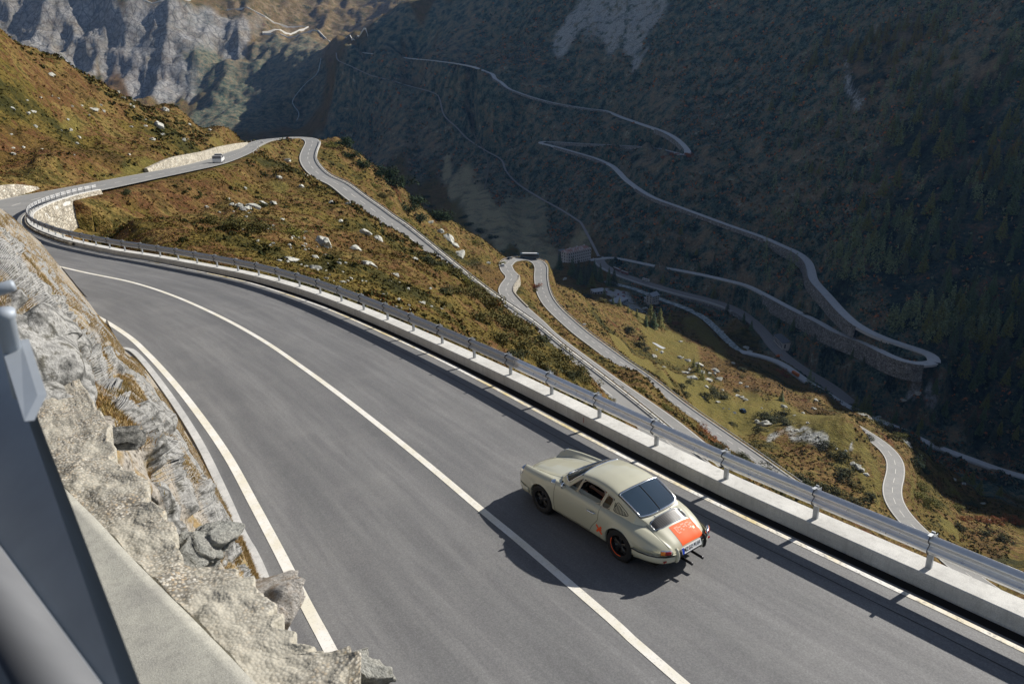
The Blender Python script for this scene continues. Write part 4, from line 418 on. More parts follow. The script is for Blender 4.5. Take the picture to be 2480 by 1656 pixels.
tag(uvribbon('road_gap_shade', ERp[:int(np.argmax(ERp[:, 0] > 62)) + 1], .05, .75, -.045, NT('gap_shade_black', rough=.9, spec=.1).col((.022, .021, .021)).m), kind='structure')  # near-black strip: deep shade of the slot at the wall foot, put into colour
tag(uvribbon('road_edge', np.array([p for p in ERp if p[0] < 62]), .131, .135, -.1, M_gut), kind='structure')
CLp = catmull([(-22, 3.6, 0), (-14, 2.95, 0), (-3.9, 2.2, 0), (-2.2, 2.03, 0), (.4, 1.82, 0), (2, 1.72, 0), (5.1, 1.5, 0), (9.5, 1.28, 0), (13.3, 1.17, 0), (17.8, 1.15, 0), (22.8, 1.42, 0), (28.4, 2.05, 0), (33.4, 3.05, 0), (38.9, 4.8, 0), (47, 7.0, 0), (54, 8.4, 0)], .5)
ELp = catmull([(-10, 7.3, 0), (-6, 6.75, 0), (-3, 6.3, 0), (-.1, 5.98, 0), (1.3, 5.85, 0), (3.1, 5.66, 0), (5.3, 5.45, 0), (8.1, 5.2, 0), (11.1, 5.06, 0), (14.6, 4.98, 0), (18.7, 5.0, 0), (22.2, 5.15, 0), (27, 5.75, 0), (33, 7.0, 0), (42, 9.5, 0)], .5)
tag(uvribbon('road_marking', CLp, -.085, .085, .018, LINE), kind='structure')
tag(uvribbon('road_marking', ELp, -.10, .10, .018, LINE), kind='structure')
tag(uvribbon('road_marking', ERp, -.055, .055, .018, LINE2), kind='structure')
k0 = int(np.argmax(PN[:, 0] > 82)); tag(putcar(dashes('road_marking', PN[k0:, :], .3, .08, 3, 3.5, .022, M_white)), kind='structure')
for sd_ in (-1, 1): tag(putcar(dashes('road_marking', PN[k0:, :], sd_ * 3.75, .08, 30, 0, .022, M_white)), kind='structure')
# concrete parapet
Wf = catmull([(-20, -2.9, 0), (-12, -2.85, 0), (-6.2, -2.81, 0), (-2, -2.75, 0), (0, -2.77, 0), (5.6, -3.07, 0), (8, -3.18, 0), (12, -3.27, 0), (17, -3.28, 0), (22, -3.1, 0), (26, -2.7, 0), (30, -2.0, 0), (35, -.65, 0), (40, .8, 0), (44, 2.1, 0), (51, 3.85, 0), (56.5, 4.7, 0), (62, 5.25, 0), (68, 5.35, 0), (76, 4.65, 0), (84, 2.85, 0), (90, .9, 0), (97, -2.0, 0), (102, -4.8, 0)], .8)
bw_ = MB(); bw_.sweep(Wf, [(-.0, -.6), (-.0, .255), (.015, .27), (.505, .27), (.52, .255), (.52, -1.2)], caps=True)
par = putcar(bw_.build('parapet_wall', M_conc)); tag(par, 'low pale concrete parapet carrying the steel guardrail along the near road', 'wall')
jm = MB()
for i in range(4, 40, 1):
    pass
# darker joint strip; the black strip between edge line and wall is painted shade
M_strip = mat_asphalt('joint_strip', (.12, .115, .11), (.16, .155, .15), True)
tag(uvribbon('road_seam', ERp[:int(len(ERp) * .55)], -.62, -.60, .016, NT('seam', rough=.6).col((.03, .03, .03)).m), kind='structure')
# guardrail
def mat_galv(name, c, rough, mt=1.):
    t = NT(name, rough=rough); t.b.inputs['Metallic'].default_value = mt * .72; tc = t.n.new('ShaderNodeTexCoord').outputs['Object']
    t.col(t.mix(t.noise(9, 4, .6, vec=tc), tuple(x * .8 for x in c), tuple(min(1, x * 1.12) for x in c))); t.rough(t.ramp(t.noise(5, 3, .6, vec=tc), [(.3, rough * .8), (.7, min(1, rough * 1.3))])); return t.m
M_shiny = mat_galv('galvanised_steel', (.97, .95, .92), .32); M_dull = mat_galv('dull_steel', (.50, .50, .50), .5, .7); M_post = mat_galv('post_steel', (.42, .44, .46), .5, .8)
M_clamp = mat('clamp', (.06, .065, .075), .5, .6)
gr = empty('guardrail'); gr.matrix_world = CARM; tag(gr, 'steel guardrail on short posts running along the parapet of the near road', 'guardrail')
prof = []
for i in range(29):   # W beam, road-facing bulges
    h = i / 28; b = .042 * (math.cos((h - .25) * 4 * math.pi)) if True else 0
    prof.append((.0 - b, .60 + h * .375))
def w_prof(front): 
    a = [(front - .04 * math.cos((i / 28 - .25) * 4 * math.pi), .60 + i / 28 * .375) for i in range(29)]
    return a + [(x + .006, z) for x, z in a[::-1]]
sW = np.r_[0, np.cumsum(np.linalg.norm(np.diff(Wf, axis=0), axis=1))]; NW = side_normals(Wf)
def onW(s, o, h):
    return Vector((np.interp(s, sW, Wf[:, 0]) + np.interp(s, sW, NW[:, 0]) * o, np.interp(s, sW, Wf[:, 1]) + np.interp(s, sW, NW[:, 1]) * o, h))
sbrk = float(np.interp(7.2, Wf[:, 0], sW))
a = MB(); a.sweep([onW(s, 0, 0) for s in np.arange(0, sbrk, .53)] + [onW(sbrk + .1, 0, 0)], w_prof(.06)); a.build('rail', M_shiny, gr, True)
a = MB(); a.sweep([onW(s, .01, 0) for s in np.arange(sbrk - .1, sW[-1], .8)], w_prof(.06)); a.build('rail', M_dull, gr, True)  # duller steel past the break; its weaker sun reflection is set in the colour
px0 = float(np.interp(-4.93, Wf[:, 0], sW)); sp = 2.115; p0 = px0 - 6 * sp
pm = MB()    # C post
for c, h in (((.0, 0, .60), (.045, .004, .36)), ((-.043, .03, .60), (.004, .03, .36)), ((.043, .03, .60), (.004, .03, .36))): pm.box(c, h)
pm.box((.0, -.10, .985), (.03, .085, .004)); pm.box((.0, -.02, .99), (.03, .012, .02))
cm_ = MB()
cp = [(0, -.04 * math.cos((i / 28 - .25) * 4 * math.pi) - .008 + 0, .585 + i / 28 * .40) for i in range(29)]
cm_.sweep([Vector(p) for p in cp], [(-.014, -.004), (.014, -.004), (.014, .004), (-.014, .004)], up=Vector((1, 0, 0)))
posts = []; first = None; s = p0
while s < sW[-1] - 1:
    if s > 0:
        p = onW(s, .20, 0); q = onW(s + .1, .20, 0); rz = math.atan2(q.y - p.y, q.x - p.x)
        if first is None:
            o = pm.build('post', M_post, gr); c = cm_.build('bracket', M_clamp, o); first = (o, c)
        else:
            o = first[0].copy(); COL.objects.link(o); o.parent = gr; c = first[1].copy(); COL.objects.link(c); c.parent = o
        # local +y points to the road (left of travel)
        o.location = p; o.rotation_euler = (0, 0, rz + math.pi); c.location = (0, -.0, 0); c.rotation_euler = (0, 0, 0)
        c.location = (0, -.135, 0)
        posts.append(o)
    s += sp
# kerb strip and gutter on the uphill side
KBp = catmull([(-6, 6.9, 0), (0, 6.38, 0), (3.05, 6.02, 0), (4.2, 5.95, 0), (6.1, 5.75, 0), (9.4, 5.46, 0), (13.5, 5.28, 0), (17.6, 5.22, 0), (19.6, 5.3, 0), (20.2, 5.62, 0)], .4)
kb = MB(); kb.sweep(KBp, [(-.19, -.3), (-.19, .06), (0, .05), (0, -.3)][::1]); o = putcar(kb.build('kerb', M_gut)); tag(o, 'narrow pale concrete kerb beside the white edge line under the rock bank', 'kerb')

BANK = np.array([[[29.32,9.62,-0.6],[27.02,9.59,3.52],[25.82,9.57,6.4],[21.08,10.01,6.4],[17.53,10.33,6.4],[14.77,10.58,6.4],[12.57,10.78,6.4],[10.77,10.95,6.4],[9.27,11.09,6.4],[8.97,11.59,6.65],[8.27,13.59,6.8]],[[35.53,7.95,-0.6],[33.23,8.01,2.45],[32.03,8.05,4.45],[11.4,8.9,6.0],[5.67,9.18,6.4],[4.55,9.38,6.4],[3.61,9.54,6.4],[2.79,9.69,6.4],[2.09,9.81,6.4],[1.79,10.31,6.65],[1.09,12.31,6.8]],[[41.98,7.02,-0.6],[39.68,7.11,1.66],[38.48,7.16,3.02],[11.55,8.55,5.55],[4.12,8.93,6.24],[1.92,9.11,6.4],[1.12,9.25,6.4],[0.44,9.36,6.4],[-0.15,9.46,6.4],[-0.45,9.96,6.65],[-1.15,11.96,6.8]],[[55.87,5.24,-0.6],[53.57,5.38,-0.05],[52.37,5.45,-0.09],[13.5,8.07,4.67],[4.77,8.65,5.74],[0.92,8.91,6.21],[-0.82,9.05,6.4],[-1.34,9.16,6.4],[-1.79,9.25,6.4],[-2.09,9.75,6.65],[-2.79,11.75,6.8]],[[41.69,5.28,-0.6],[39.4,5.45,0.04],[38.2,5.54,0.08],[12.52,7.74,4.07],[4.93,8.39,5.25],[1.3,8.7,5.82],[-0.83,8.88,6.15],[-2.24,9.0,6.37],[-2.7,9.08,6.4],[-3.0,9.58,6.65],[-3.7,11.58,6.8]],[[33.29,5.2,-0.6],[31.0,5.41,0.02],[29.81,5.52,0.04],[11.53,7.45,3.55],[4.97,8.14,4.81],[1.59,8.5,5.46],[-0.47,8.72,5.85],[-1.86,8.86,6.12],[-2.86,8.97,6.31],[-3.16,9.47,6.56],[-3.86,11.47,6.71]],[[32.83,4.71,-0.6],[30.55,4.95,-0.42],[29.35,5.08,-0.77],[11.38,7.2,3.09],[4.88,7.97,4.49],[1.53,8.36,5.21],[-0.52,8.6,5.65],[-1.9,8.77,5.95],[-2.89,8.88,6.16],[-3.19,9.38,6.41],[-3.89,11.38,6.56]],[[24.66,5.32,-0.6],[22.38,5.57,0.21],[21.18,5.71,0.38],[8.86,7.28,3.24],[3.68,7.94,4.45],[0.83,8.31,5.11],[-0.98,8.54,5.53],[-2.23,8.7,5.82],[-3.14,8.82,6.04],[-3.44,9.32,6.29],[-4.14,11.32,6.44]],[[20.49,5.42,-0.94],[20.49,5.43,-0.54],[20.49,5.44,-0.24],[9.14,7.04,2.67],[4.09,7.75,3.96],[1.23,8.15,4.69],[-0.6,8.4,5.16],[-1.88,8.58,5.49],[-2.82,8.72,5.73],[-3.12,9.22,5.98],[-3.82,11.22,6.13]],[[18.19,5.25,-1.0],[18.19,5.26,-0.6],[18.19,5.27,-0.3],[6.26,7.11,3.04],[1.58,7.83,4.35],[-0.91,8.21,5.05],[-2.47,8.45,5.49],[-3.52,8.61,5.78],[-4.04,8.71,5.9],[-4.34,9.21,6.15],[-5.04,11.21,6.3]],[[13.9,5.37,-0.95],[13.9,5.38,-0.55],[13.9,5.39,-0.25],[5.32,6.92,2.54],[1.4,7.62,3.82],[-0.85,8.03,4.55],[-2.31,8.29,5.03],[-3.33,8.47,5.36],[-4.08,8.61,5.61],[-4.38,9.11,5.86],[-5.08,11.11,6.01]],[[9.52,5.61,-0.88],[9.52,5.62,-0.48],[9.52,5.63,-0.18],[4.57,6.7,1.77],[1.71,7.33,2.91],[-0.16,7.73,3.65],[-1.48,8.02,4.17],[-2.45,8.23,4.55],[-3.21,8.4,4.85],[-3.51,8.9,5.1],[-4.21,10.9,5.25]],[[6.14,5.84,-0.84],[6.14,5.85,-0.44],[6.14,5.86,-0.14],[3.44,6.59,1.18],[1.56,7.09,2.09],[0.18,7.46,2.77],[-0.87,7.74,3.28],[-1.71,7.97,3.69],[-2.39,8.15,4.02],[-2.69,8.65,4.27],[-3.39,10.65,4.42]],[[4.21,6.0,-0.82],[4.21,6.01,-0.42],[4.21,6.02,-0.12],[2.56,6.54,0.82],[1.28,6.93,1.54],[0.26,7.25,2.12],[-0.57,7.51,2.59],[-1.26,7.73,2.99],[-1.84,7.91,3.32],[-2.14,8.41,3.57],[-2.84,10.41,3.72]],[[2.98,6.14,-0.8],[2.98,6.15,-0.4],[2.98,6.16,-0.1],[1.76,6.57,0.65],[0.77,6.9,1.26],[-0.04,7.18,1.76],[-0.73,7.42,2.19],[-1.32,7.61,2.55],[-1.83,7.79,2.86],[-2.13,8.29,3.11],[-2.83,10.29,3.26]],[[1.36,6.3,-0.79],[1.36,6.31,-0.39],[1.36,6.32,-0.09],[0.6,6.62,0.46],[-0.06,6.87,0.93],[-0.63,7.1,1.33],[-1.13,7.29,1.69],[-1.57,7.47,2.0],[-1.96,7.62,2.28],[-2.26,8.12,2.53],[-2.96,10.12,2.68]],[[-0.5,6.3,-0.79],[-0.5,6.31,-0.39],[-0.5,6.32,-0.09],[-1.08,6.62,0.45],[-1.59,6.87,0.91],[-2.03,7.09,1.31],[-2.41,7.29,1.67],[-2.76,7.46,1.98],[-3.06,7.61,2.26],[-3.36,8.11,2.51],[-4.06,10.11,2.66]]])
SLAB = np.array([[[-0.525,8.935,6.2],[-1.75,9.726,6.2]],[[-1.358,8.864,6.2],[-2.776,9.493,6.2]],[[-2.396,8.803,6.2],[-3.672,9.331,6.2]],[[-3.476,8.742,6.2],[-4.347,9.201,6.2]],[[-4.468,8.708,6.2],[-4.825,9.107,6.2]],[[-5.149,8.715,6.2],[-5.124,9.054,6.2]],[[-5.581,8.711,6.2],[-5.329,9.018,6.2]],[[-5.983,8.688,6.2],[-5.808,8.933,6.2]],[[-6.285,8.677,6.2],[-6.178,8.873,6.2]],[[-6.478,8.573,6.2],[-6.48,8.819,6.2]],[[-6.684,8.5,6.2],[-6.708,8.778,6.2]],[[-6.916,8.498,6.2],[-6.879,8.748,6.2]],[[-7.155,8.487,6.2],[-7.036,8.72,6.2]],[[-7.264,8.417,6.2],[-7.214,8.691,6.2]],[[-7.482,8.415,6.2],[-7.348,8.668,6.2]],[[-7.722,8.398,6.2],[-7.58,8.626,6.2]]])
KERBT = np.array([[[-2.015,9.705,6.26],[-4.031,9.83,6.26]],[[-3.004,9.479,6.26],[-4.549,9.708,6.26]],[[-3.868,9.324,6.26],[-5.152,9.6,6.26]],[[-4.519,9.198,6.26],[-5.594,9.513,6.26]],[[-4.98,9.108,6.26],[-5.929,9.44,6.26]],[[-5.269,9.056,6.26],[-6.209,9.389,6.26]],[[-5.467,9.021,6.26],[-6.444,9.357,6.26]],[[-5.928,8.939,6.26],[-6.628,9.328,6.26]],[[-6.285,8.882,6.26],[-6.802,9.29,6.26]],[[-6.576,8.83,6.26],[-6.961,9.256,6.26]],[[-6.796,8.79,6.26],[-7.14,9.229,6.26]],[[-6.961,8.761,6.26],[-7.269,9.201,6.26]],[[-7.113,8.734,6.26],[-7.387,9.175,6.26]],[[-7.284,8.706,6.26],[-7.497,9.151,6.26]],[[-7.413,8.684,6.26],[-7.623,9.115,6.26]],[[-7.637,8.644,6.26],[-7.781,9.072,6.26]]])
BARR = np.array([[[-3.581,9.243,7.941],[-8.564,9.075,7.333]],[[-3.245,10.119,7.46],[-8.6,9.096,7.403]],[[-2.841,10.867,7.403],[-8.648,9.158,7.495]]])
BARR2 = np.array([[-7.927,9.114,7.587],[-7.945,9.089,7.591],[-8.127,9.088,7.558],[-8.171,9.108,7.542],[-7.997,9.121,7.562]])
CAPS = np.array([[-8.006,9.138,7.674],[-8.01,9.092,7.684],[-7.973,9.111,7.644],[-7.957,9.112,7.581]])
BROCKS = [([-6.723, 8.543, 6.12], 0.2), ([-6.063, 8.564, 6.1], 0.12), ([-7.119, 8.354, 6.0], 0.13), ([-2.117, 8.882, 6.15], 0.3), ([-2.893, 8.779, 6.1], 0.22), ([-4.384, 8.697, 6.05], 0.1)]

# ------------------------------------------------------------------ rock bank between the road and the camera's terrace
def dens(G, nu, nv):
    """bicubic-ish densify of a control net (rows, cols, 3)"""
    def d1(A, n):
        A = np.asarray(A); Q = np.concatenate([2 * A[:1] - A[1:2], A, 2 * A[-1:] - A[-2:-1]]); out = []
        for i in range(1, len(Q) - 2):
            for j in range(n):
                t = j / n; p0, p1, p2, p3 = Q[i - 1:i + 3]; out.append(.5 * ((2 * p1) + (-p0 + p2) * t + (2 * p0 - 5 * p1 + 4 * p2 - p3) * t * t + (-p0 + 3 * p1 - 3 * p2 + p3) * t ** 3))
        out.append(A[-1]); return np.array(out)
    return np.swapaxes(d1(np.swapaxes(d1(G, nu), 0, 1), nv), 0, 1)
BG = dens(BANK, 30, 22); nr, nc = BG.shape[:2]
du = np.gradient(BG, axis=0); dv = np.gradient(BG, axis=1); BN = np.cross(du, dv); BN /= np.linalg.norm(BN, axis=2)[..., None] + 1e-9
BN *= np.sign((BN @ np.array([.0, -.6, .8]))[..., None] + 1e-6)
sx = BG[..., 0] * .8; sy = BG[..., 1] * 1.1 + BG[..., 2] * .9
def ridged(x, y, o=4):
    s = 0; a = 1
    for i in range(o): s = s + a * (1 - 2 * np.abs(vnoise(x + 7 * i, y + 3 * i))); x = x * 2.1; y = y * 2.1; a *= .5
    return s
mask = sstep(0, 12, np.arange(nc))[None, :] * np.ones((nr, 1)); mask = np.minimum(mask, 1)
rkf = fbm(sx * 1.1 + 9, sy * 1.3, 3) - (1 - sstep(74, 96, np.arange(nc)))[None, :] * .35
bd_ = fbm(sx * .7, sy * .7, 3) * .12 + sstep(.12, .28, rkf) * .20 + np.abs(fbm(sx * 1.6, sy * 2.0, 2)) * .12 - .12
BGd = BG + BN * (bd_ * (mask * .9 + .1) * (.02 + .98 * sstep(46, 92, np.arange(nc)))[None, :])[..., None]
ii = (np.arange(nr - 1)[:, None] * nc + np.arange(nc - 1)[None]).ravel()
rockness = sstep(.13, .27, rkf)
def mat_bank():
    t = NT('bank_ground', rough=.92, spec=.2); tc = t.n.new('ShaderNodeTexCoord').outputs['Object']; rk = t.attr('rk')
    n1 = t.noise(1.1, 7, .68, vec=tc); n2 = t.noise(7, 6, .7, vec=tc); n3 = t.noise(34, 4, .75, vec=tc)
    stone = t.ramp(n2, [(.30, (.045, .045, .045)), (.42, (.17, .168, .16)), (.54, (.34, .335, .32)), (.64, (.10, .095, .08))])
    stone = t.mix(t.ramp(t.voro(2.2, 'DISTANCE_TO_EDGE', vec=tc), [(0, .8), (.05, 0.)]), stone, (.06, .06, .055))
    earth = t.ramp(n2, [(.3, (.08, .065, .03)), (.42, (.22, .155, .075)), (.52, (.28, .20, .10)), (.60, (.13, .12, .05)), (.72, (.24, .22, .18))])
    grav = t.mix(t.ramp(t.voro(22, vec=tc), [(.15, 0.), (.5, 1.)]), (.10, .09, .075), (.33, .30, .26))
    e2 = t.mix(t.ramp(t.noise(1.6, 5, .7, vec=tc, w=4), [(.42, 0.), (.52, 1.)]), earth, grav)
    m = t.ramp(t.math('ADD', rk, t.math('MULTIPLY', t.math('SUBTRACT', n2, .5), 1.2)), [(.28, 0.), (.45, 1.)])
    c = t.mix(m, e2, stone); c = t.mix(1., c, t.ramp(n3, [(.3, .6), (.7, 1.35)]), 'MULTIPLY'); t.col(c)
    t.bump(t.math('ADD', n2, t.math('MULTIPLY', n3, .4)), .8, .035); return t.m
bank = npmesh('rock_bank', BGd.reshape(-1, 3), np.stack([ii, ii + nc, ii + nc + 1, ii + 1], 1), mat_bank()); putcar(bank)
at = bank.data.attributes.new('rk', 'FLOAT', 'POINT'); at.data.foreach_set('value', rockness.astype(np.float32).ravel()); tag(bank, kind='structure')
# make sure its normals look outwards is irrelevant for the renderer
# wire netting: zigzag strands lying on the bank
def bank_at(i, j):
    i = np.clip(i, 0, nr - 1.01); j = np.clip(j, 0, nc - 1.01); a = int(i); b = int(j); fa = i - a; fb = j - b
    P = (BGd[a, b] * (1 - fa) + BGd[a + 1, b] * fa) * (1 - fb) + (BGd[a, b + 1] * (1 - fa) + BGd[a + 1, b + 1] * fa) * fb
    return P + BN[a, b] * .025
rr = random.Random(5)
M_wire = mat('netting_wire', (.45, .45, .45), .5, .3)
rows_arc = np.r_[0, np.cumsum(np.linalg.norm(np.diff(BG[:, 66], axis=0), axis=1))]
nets = [(30, 132, 66, 120, 'upper'), (88, 215, 55, 92, 'mid'), (150, 285, 88, 120, 'lower'), (235, 330, 60, 110, 'low')]
def netting(i0, i1, j0, j1, seed):
    mb = MB(); r_ = random.Random(seed); s0 = rows_arc[min(i0, nr - 1)]; s1 = rows_arc[min(i1, nr - 1)]
    s = s1; k = 0
    step = .105
    ss = min(s0, s1); se = max(s0, s1)
    while ss < se:
        fi = float(np.interp(ss, rows_arc, np.arange(nr))); path = []
        ja = j0 + 7 * math.sin(ss * 1.3 + seed) + r_.uniform(-1, 1); jb = j1 + 6 * math.sin(ss * .9 + 2 * seed) + r_.uniform(-1, 1)
        n = 44
        for q in range(n):
            jj = ja + (jb - ja) * q / (n - 1); w = 0
            path.append(bank_at(fi + 1.5 * math.sin(jj * .22 + seed) + .5 * math.sin(jj * .6), jj))
        mb.tube(path, .0028, 3)
        ss += step
    return mb
lab = ['wire netting pinned over the rocks at the far end of the bank', 'wire netting draped over the grey boulder beside the road', 'wire netting hanging on the bank just below the concrete footing', 'loose wire netting low on the bank above the kerb']
nets = [(11, 130, 84, 126), (120, 215, 60, 88), (205, 330, 98, 124), (310, 420, 78, 100)]
for (i0, i1, j0, j1), lb, sd_ in zip(nets, lab, range(4)):
    tag(putcar(netting(i0, i1, j0, j1, sd_ + 1).build('wire_netting', M_wire)), lb, 'netting', 'rockfall netting on the bank')
# dry grass of the bank
def blades(n, seed, pick, hmin, hmax, width, col_attr=None):
    r = np.random.default_rng(seed); P, N = pick(n, r); n = len(P)
    h = r.uniform(hmin, hmax, n); th = r.uniform(0, 6.283, n); side = np.stack([np.cos(th), np.sin(th), np.zeros(n)], 1) * (width * h)[:, None]
    lean = r.normal(0, .45, (n, 3)); lean[:, 2] = 0; tip = P + (N * .5 + np.array([0, 0, .6]) + lean) * h[:, None]; mid = P + (tip - P) * .5 + np.array([0, 0, .12]) * h[:, None]
    V = np.stack([P - side, P + side, mid + side * .7, mid - side * .7, tip], 1).reshape(-1, 3); b = np.arange(n)[:, None] * 5
    F = np.concatenate([np.c_[b, b + 1, b + 2], np.c_[b, b + 2, b + 3], np.c_[b + 3, b + 2, b + 4]]); return V, F
def mat_grass(name, stops, sc=.6, obj_c=True):
    t = NT(name, rough=.85, spec=.15); tc = t.n.new('ShaderNodeTexCoord').outputs['Object'] if obj_c else t.pos
    gi = t.n.new('ShaderNodeNewGeometry').outputs['Random Per Island']
    f = t.math('ADD', t.math('MULTIPLY', t.noise(sc, 5, .7, vec=tc), .75), t.math('MULTIPLY', gi, .25)); t.col(t.ramp(f, stops)); return t.m
M_dry = mat_grass('dry_grass', [(.35, (.09, .085, .02)), (.45, (.25, .165, .055)), (.55, (.40, .29, .13)), (.65, (.34, .20, .09)), (.78, (.15, .12, .035))], 1.6)
def pick_bank(n, r):
    i = r.uniform(4, nr - 3, n); j = np.where(r.random(n) < .5, r.uniform(45, 92, n), r.uniform(46, 150, n)); a = i.astype(int); b = j.astype(int); keep = (rockness[a, b] < .5) & (fbm(i * .05, j * .08, 2) > -.30)
    a = a[keep]; b = b[keep]; fa = (i[keep] - a)[:, None]; fb = (j[keep] - b)[:, None]
    return (BGd[a, b] * (1 - fa) + BGd[a + 1, b] * fa) * (1 - fb) + (BGd[a, b + 1] * (1 - fa) + BGd[a + 1, b + 1] * fa) * fb, BN[a, b]
V, F = blades(240000, 3, pick_bank, .02, .065, .07); tag(putcar(npmesh('grass', V, F, M_dry, smooth=False)), 'tufts of dry yellow grass growing between the rocks of the bank', 'grass', kind='stuff')
# rocks
def rock_bm(seed, sub=4, squash=(1, .8, .6), rough=.35, cut=6):
    r = random.Random(seed); bm = bmesh.new(); bmesh.ops.create_icosphere(bm, subdivisions=sub, radius=1)
    planes = [(Vector((r.gauss(0, 1), r.gauss(0, 1), r.gauss(0, 1))).normalized(), r.uniform(.55, .9)) for _ in range(cut)]
    P = np.array([v.co for v in bm.verts]); ox = seed * 3.7
    nz = fbm(P[:, 0] * 1.3 + ox, P[:, 1] * 1.3 + P[:, 2] * 1.1, 3) * rough + fbm(P[:, 0] * 5 + ox, P[:, 1] * 5 + P[:, 2] * 4, 3) * rough * .22
    for v, q in zip(bm.verts, nz):
        p = v.co * (1 + float(q))
        for nn, dd in planes:
            e = p.dot(nn) - dd
            if e > 0: p -= nn * e * .92
        v.co = Vector((p.x * squash[0], p.y * squash[1], p.z * squash[2]))
    return bm
def mat_rock(name, a, b, c, sc=1.2):
    t = NT(name, rough=.9, spec=.25); tc = t.n.new('ShaderNodeTexCoord').outputs['Object']
    n = t.noise(sc, 7, .72, vec=tc); n2 = t.noise(sc * 9, 4, .75, vec=tc)
    k = t.ramp(n, [(.32, a), (.47, b), (.6, c), (.72, a)]); k = t.mix(1., k, t.ramp(n2, [(.3, .6), (.7, 1.35)]), 'MULTIPLY'); t.col(k); t.bump(t.math('ADD', n, t.math('MULTIPLY', n2, .3)), .8, .15); return t.m
M_rockA = mat_rock('granite', (.15, .15, .14), (.36, .36, .33), (.50, .49, .44))
M_rockB = mat_rock('quartz_rock', (.17, .13, .10), (.60, .57, .53), (.40, .33, .26), 2.6)
M_rockD = mat_rock('lichen_rock', (.05, .05, .048), (.17, .17, .16), (.42, .41, .38), 2.0)
rl_ = [('white and rust streaked rock jutting from the edge of the concrete footing', M_rockB, (.20, .17, .15)), ('smooth grey rock bedded in gravel on the bank edge', M_rockA, (.20, .13, .09)), ('rough lichen grey rock at the bottom edge beside the white line', M_rockA, (.20, .14, .13)),
       ('dark lichen rock behind the steel post of the barrier', M_rockD, (.42, .22, .20)), ('dark cracked rock below the bright barrier plate', M_rockD, (.26, .16, .14)), ('low grey rock in the footing edge with a dark hollow', M_rockD, (.14, .10, .08))]
for i, ((p, _), (lb, m_, sz)) in enumerate(zip(BROCKS, rl_)):
    bm = rock_bm(40 + i, 5, (1, 1, 1), .5, 9); me = bpy.data.meshes.new('rock'); bm.to_mesh(me); bm.free(); me.materials.append(m_)
    for q in me.polygons: q.use_smooth = True
    o = bpy.data.objects.new('rock', me); COL.objects.link(o)
    o.matrix_world = CARM @ Matrix.Translation(Vector(p) - Vector((0, 0, sz[2] * .3))) @ Matrix.Rotation(.9 + i * 1.3, 4, 'Z') @ Matrix.Diagonal((*sz, 1)); tag(o, lb, 'rock', 'rocks along the footing edge')
# footing of exposed aggregate and the smooth concrete beam under the barrier
def mat_aggr():
    t = NT('aggregate', rough=.9, spec=.2); tc = t.n.new('ShaderNodeTexCoord').outputs['Object']
    v = t.voro(80, vec=tc); vc = t.n.new('ShaderNodeTexVoronoi'); vc.inputs['Scale'].default_value = 80; t.l.new(tc, vc.inputs[0]); sp = t.n.new('ShaderNodeSeparateColor'); t.l.new(vc.outputs['Color'], sp.inputs[0])
    st = t.ramp(sp.outputs[0], [(0, (.42, .38, .31)), (.3, (.55, .50, .42)), (.55, (.36, .26, .15)), (.75, (.20, .20, .19)), (1, (.66, .62, .55))])
    big = t.noise(2.5, 5, .7, vec=tc)
    c = t.mix(t.ramp(v, [(.35, 0.), (.62, 1.)]), st, (.11, .10, .085)); c = t.mix(t.ramp(big, [(.40, .15), (.58, .85)]), c, (.42, .395, .33)); t.col(c)
    t.bump(t.math('ADD', t.math('MULTIPLY', v, -1.), t.math('MULTIPLY', t.noise(30, 3, .7, vec=tc), .5)), .55, .005); return t.m
def slab(name, PR, nu, nv, m, amp, thick, seed, edge_noise=0):
    A = dens(PR, nu, 1); a = A[:, 0]; b = A[:, -1]; n = len(a)
    if edge_noise: e = fbm(np.arange(n) * .11 + seed, np.zeros(n), 4) * edge_noise + fbm(np.arange(n) * .45 + seed, np.zeros(n) + 5, 3) * edge_noise * .5; dirn = a - b; dirn /= np.linalg.norm(dirn, axis=1)[:, None]; a = a + dirn * e[:, None]
    w = np.linspace(0, 1, nv)[None, :, None]; G = a[:, None] * (1 - w) + b[:, None] * w
    nz = fbm(G[..., 0] * 6 + seed, G[..., 1] * 6, 4) * amp; G = G.copy(); G[..., 2] += nz; G[:, 0, 2] -= amp * .6
    s1 = G[:, :1].copy(); s1[..., 2] -= thick * .35; s1[..., 1] += .02; s2 = G[:, :1].copy(); s2[..., 2] -= thick; s2[..., 1] += .25
    e1 = G[:, -1:].copy(); e1[..., 2] -= thick
    G = np.concatenate([s2, s1, G, e1], 1); n, k = G.shape[:2]; q = (np.arange(n - 1)[:, None] * k + np.arange(k - 1)[None]).ravel()
    return putcar(npmesh(name, G.reshape(-1, 3), np.stack([q, q + k, q + k + 1, q + 1], 1), m, smooth=True))
o = slab('footing', SLAB, 14, 60, mat_aggr(), .022, .55, 3, .05); tag(o, 'weathered footing of exposed aggregate concrete along the top of the rock bank', 'footing')
o = slab('concrete_beam', KERBT, 4, 14, mat_conc('beam_concrete', (.27, .262, .235), (.38, .37, .32), 3, True), .003, .3, 8); tag(o, 'smooth worn concrete beam under the blurred steel barrier', 'beam')
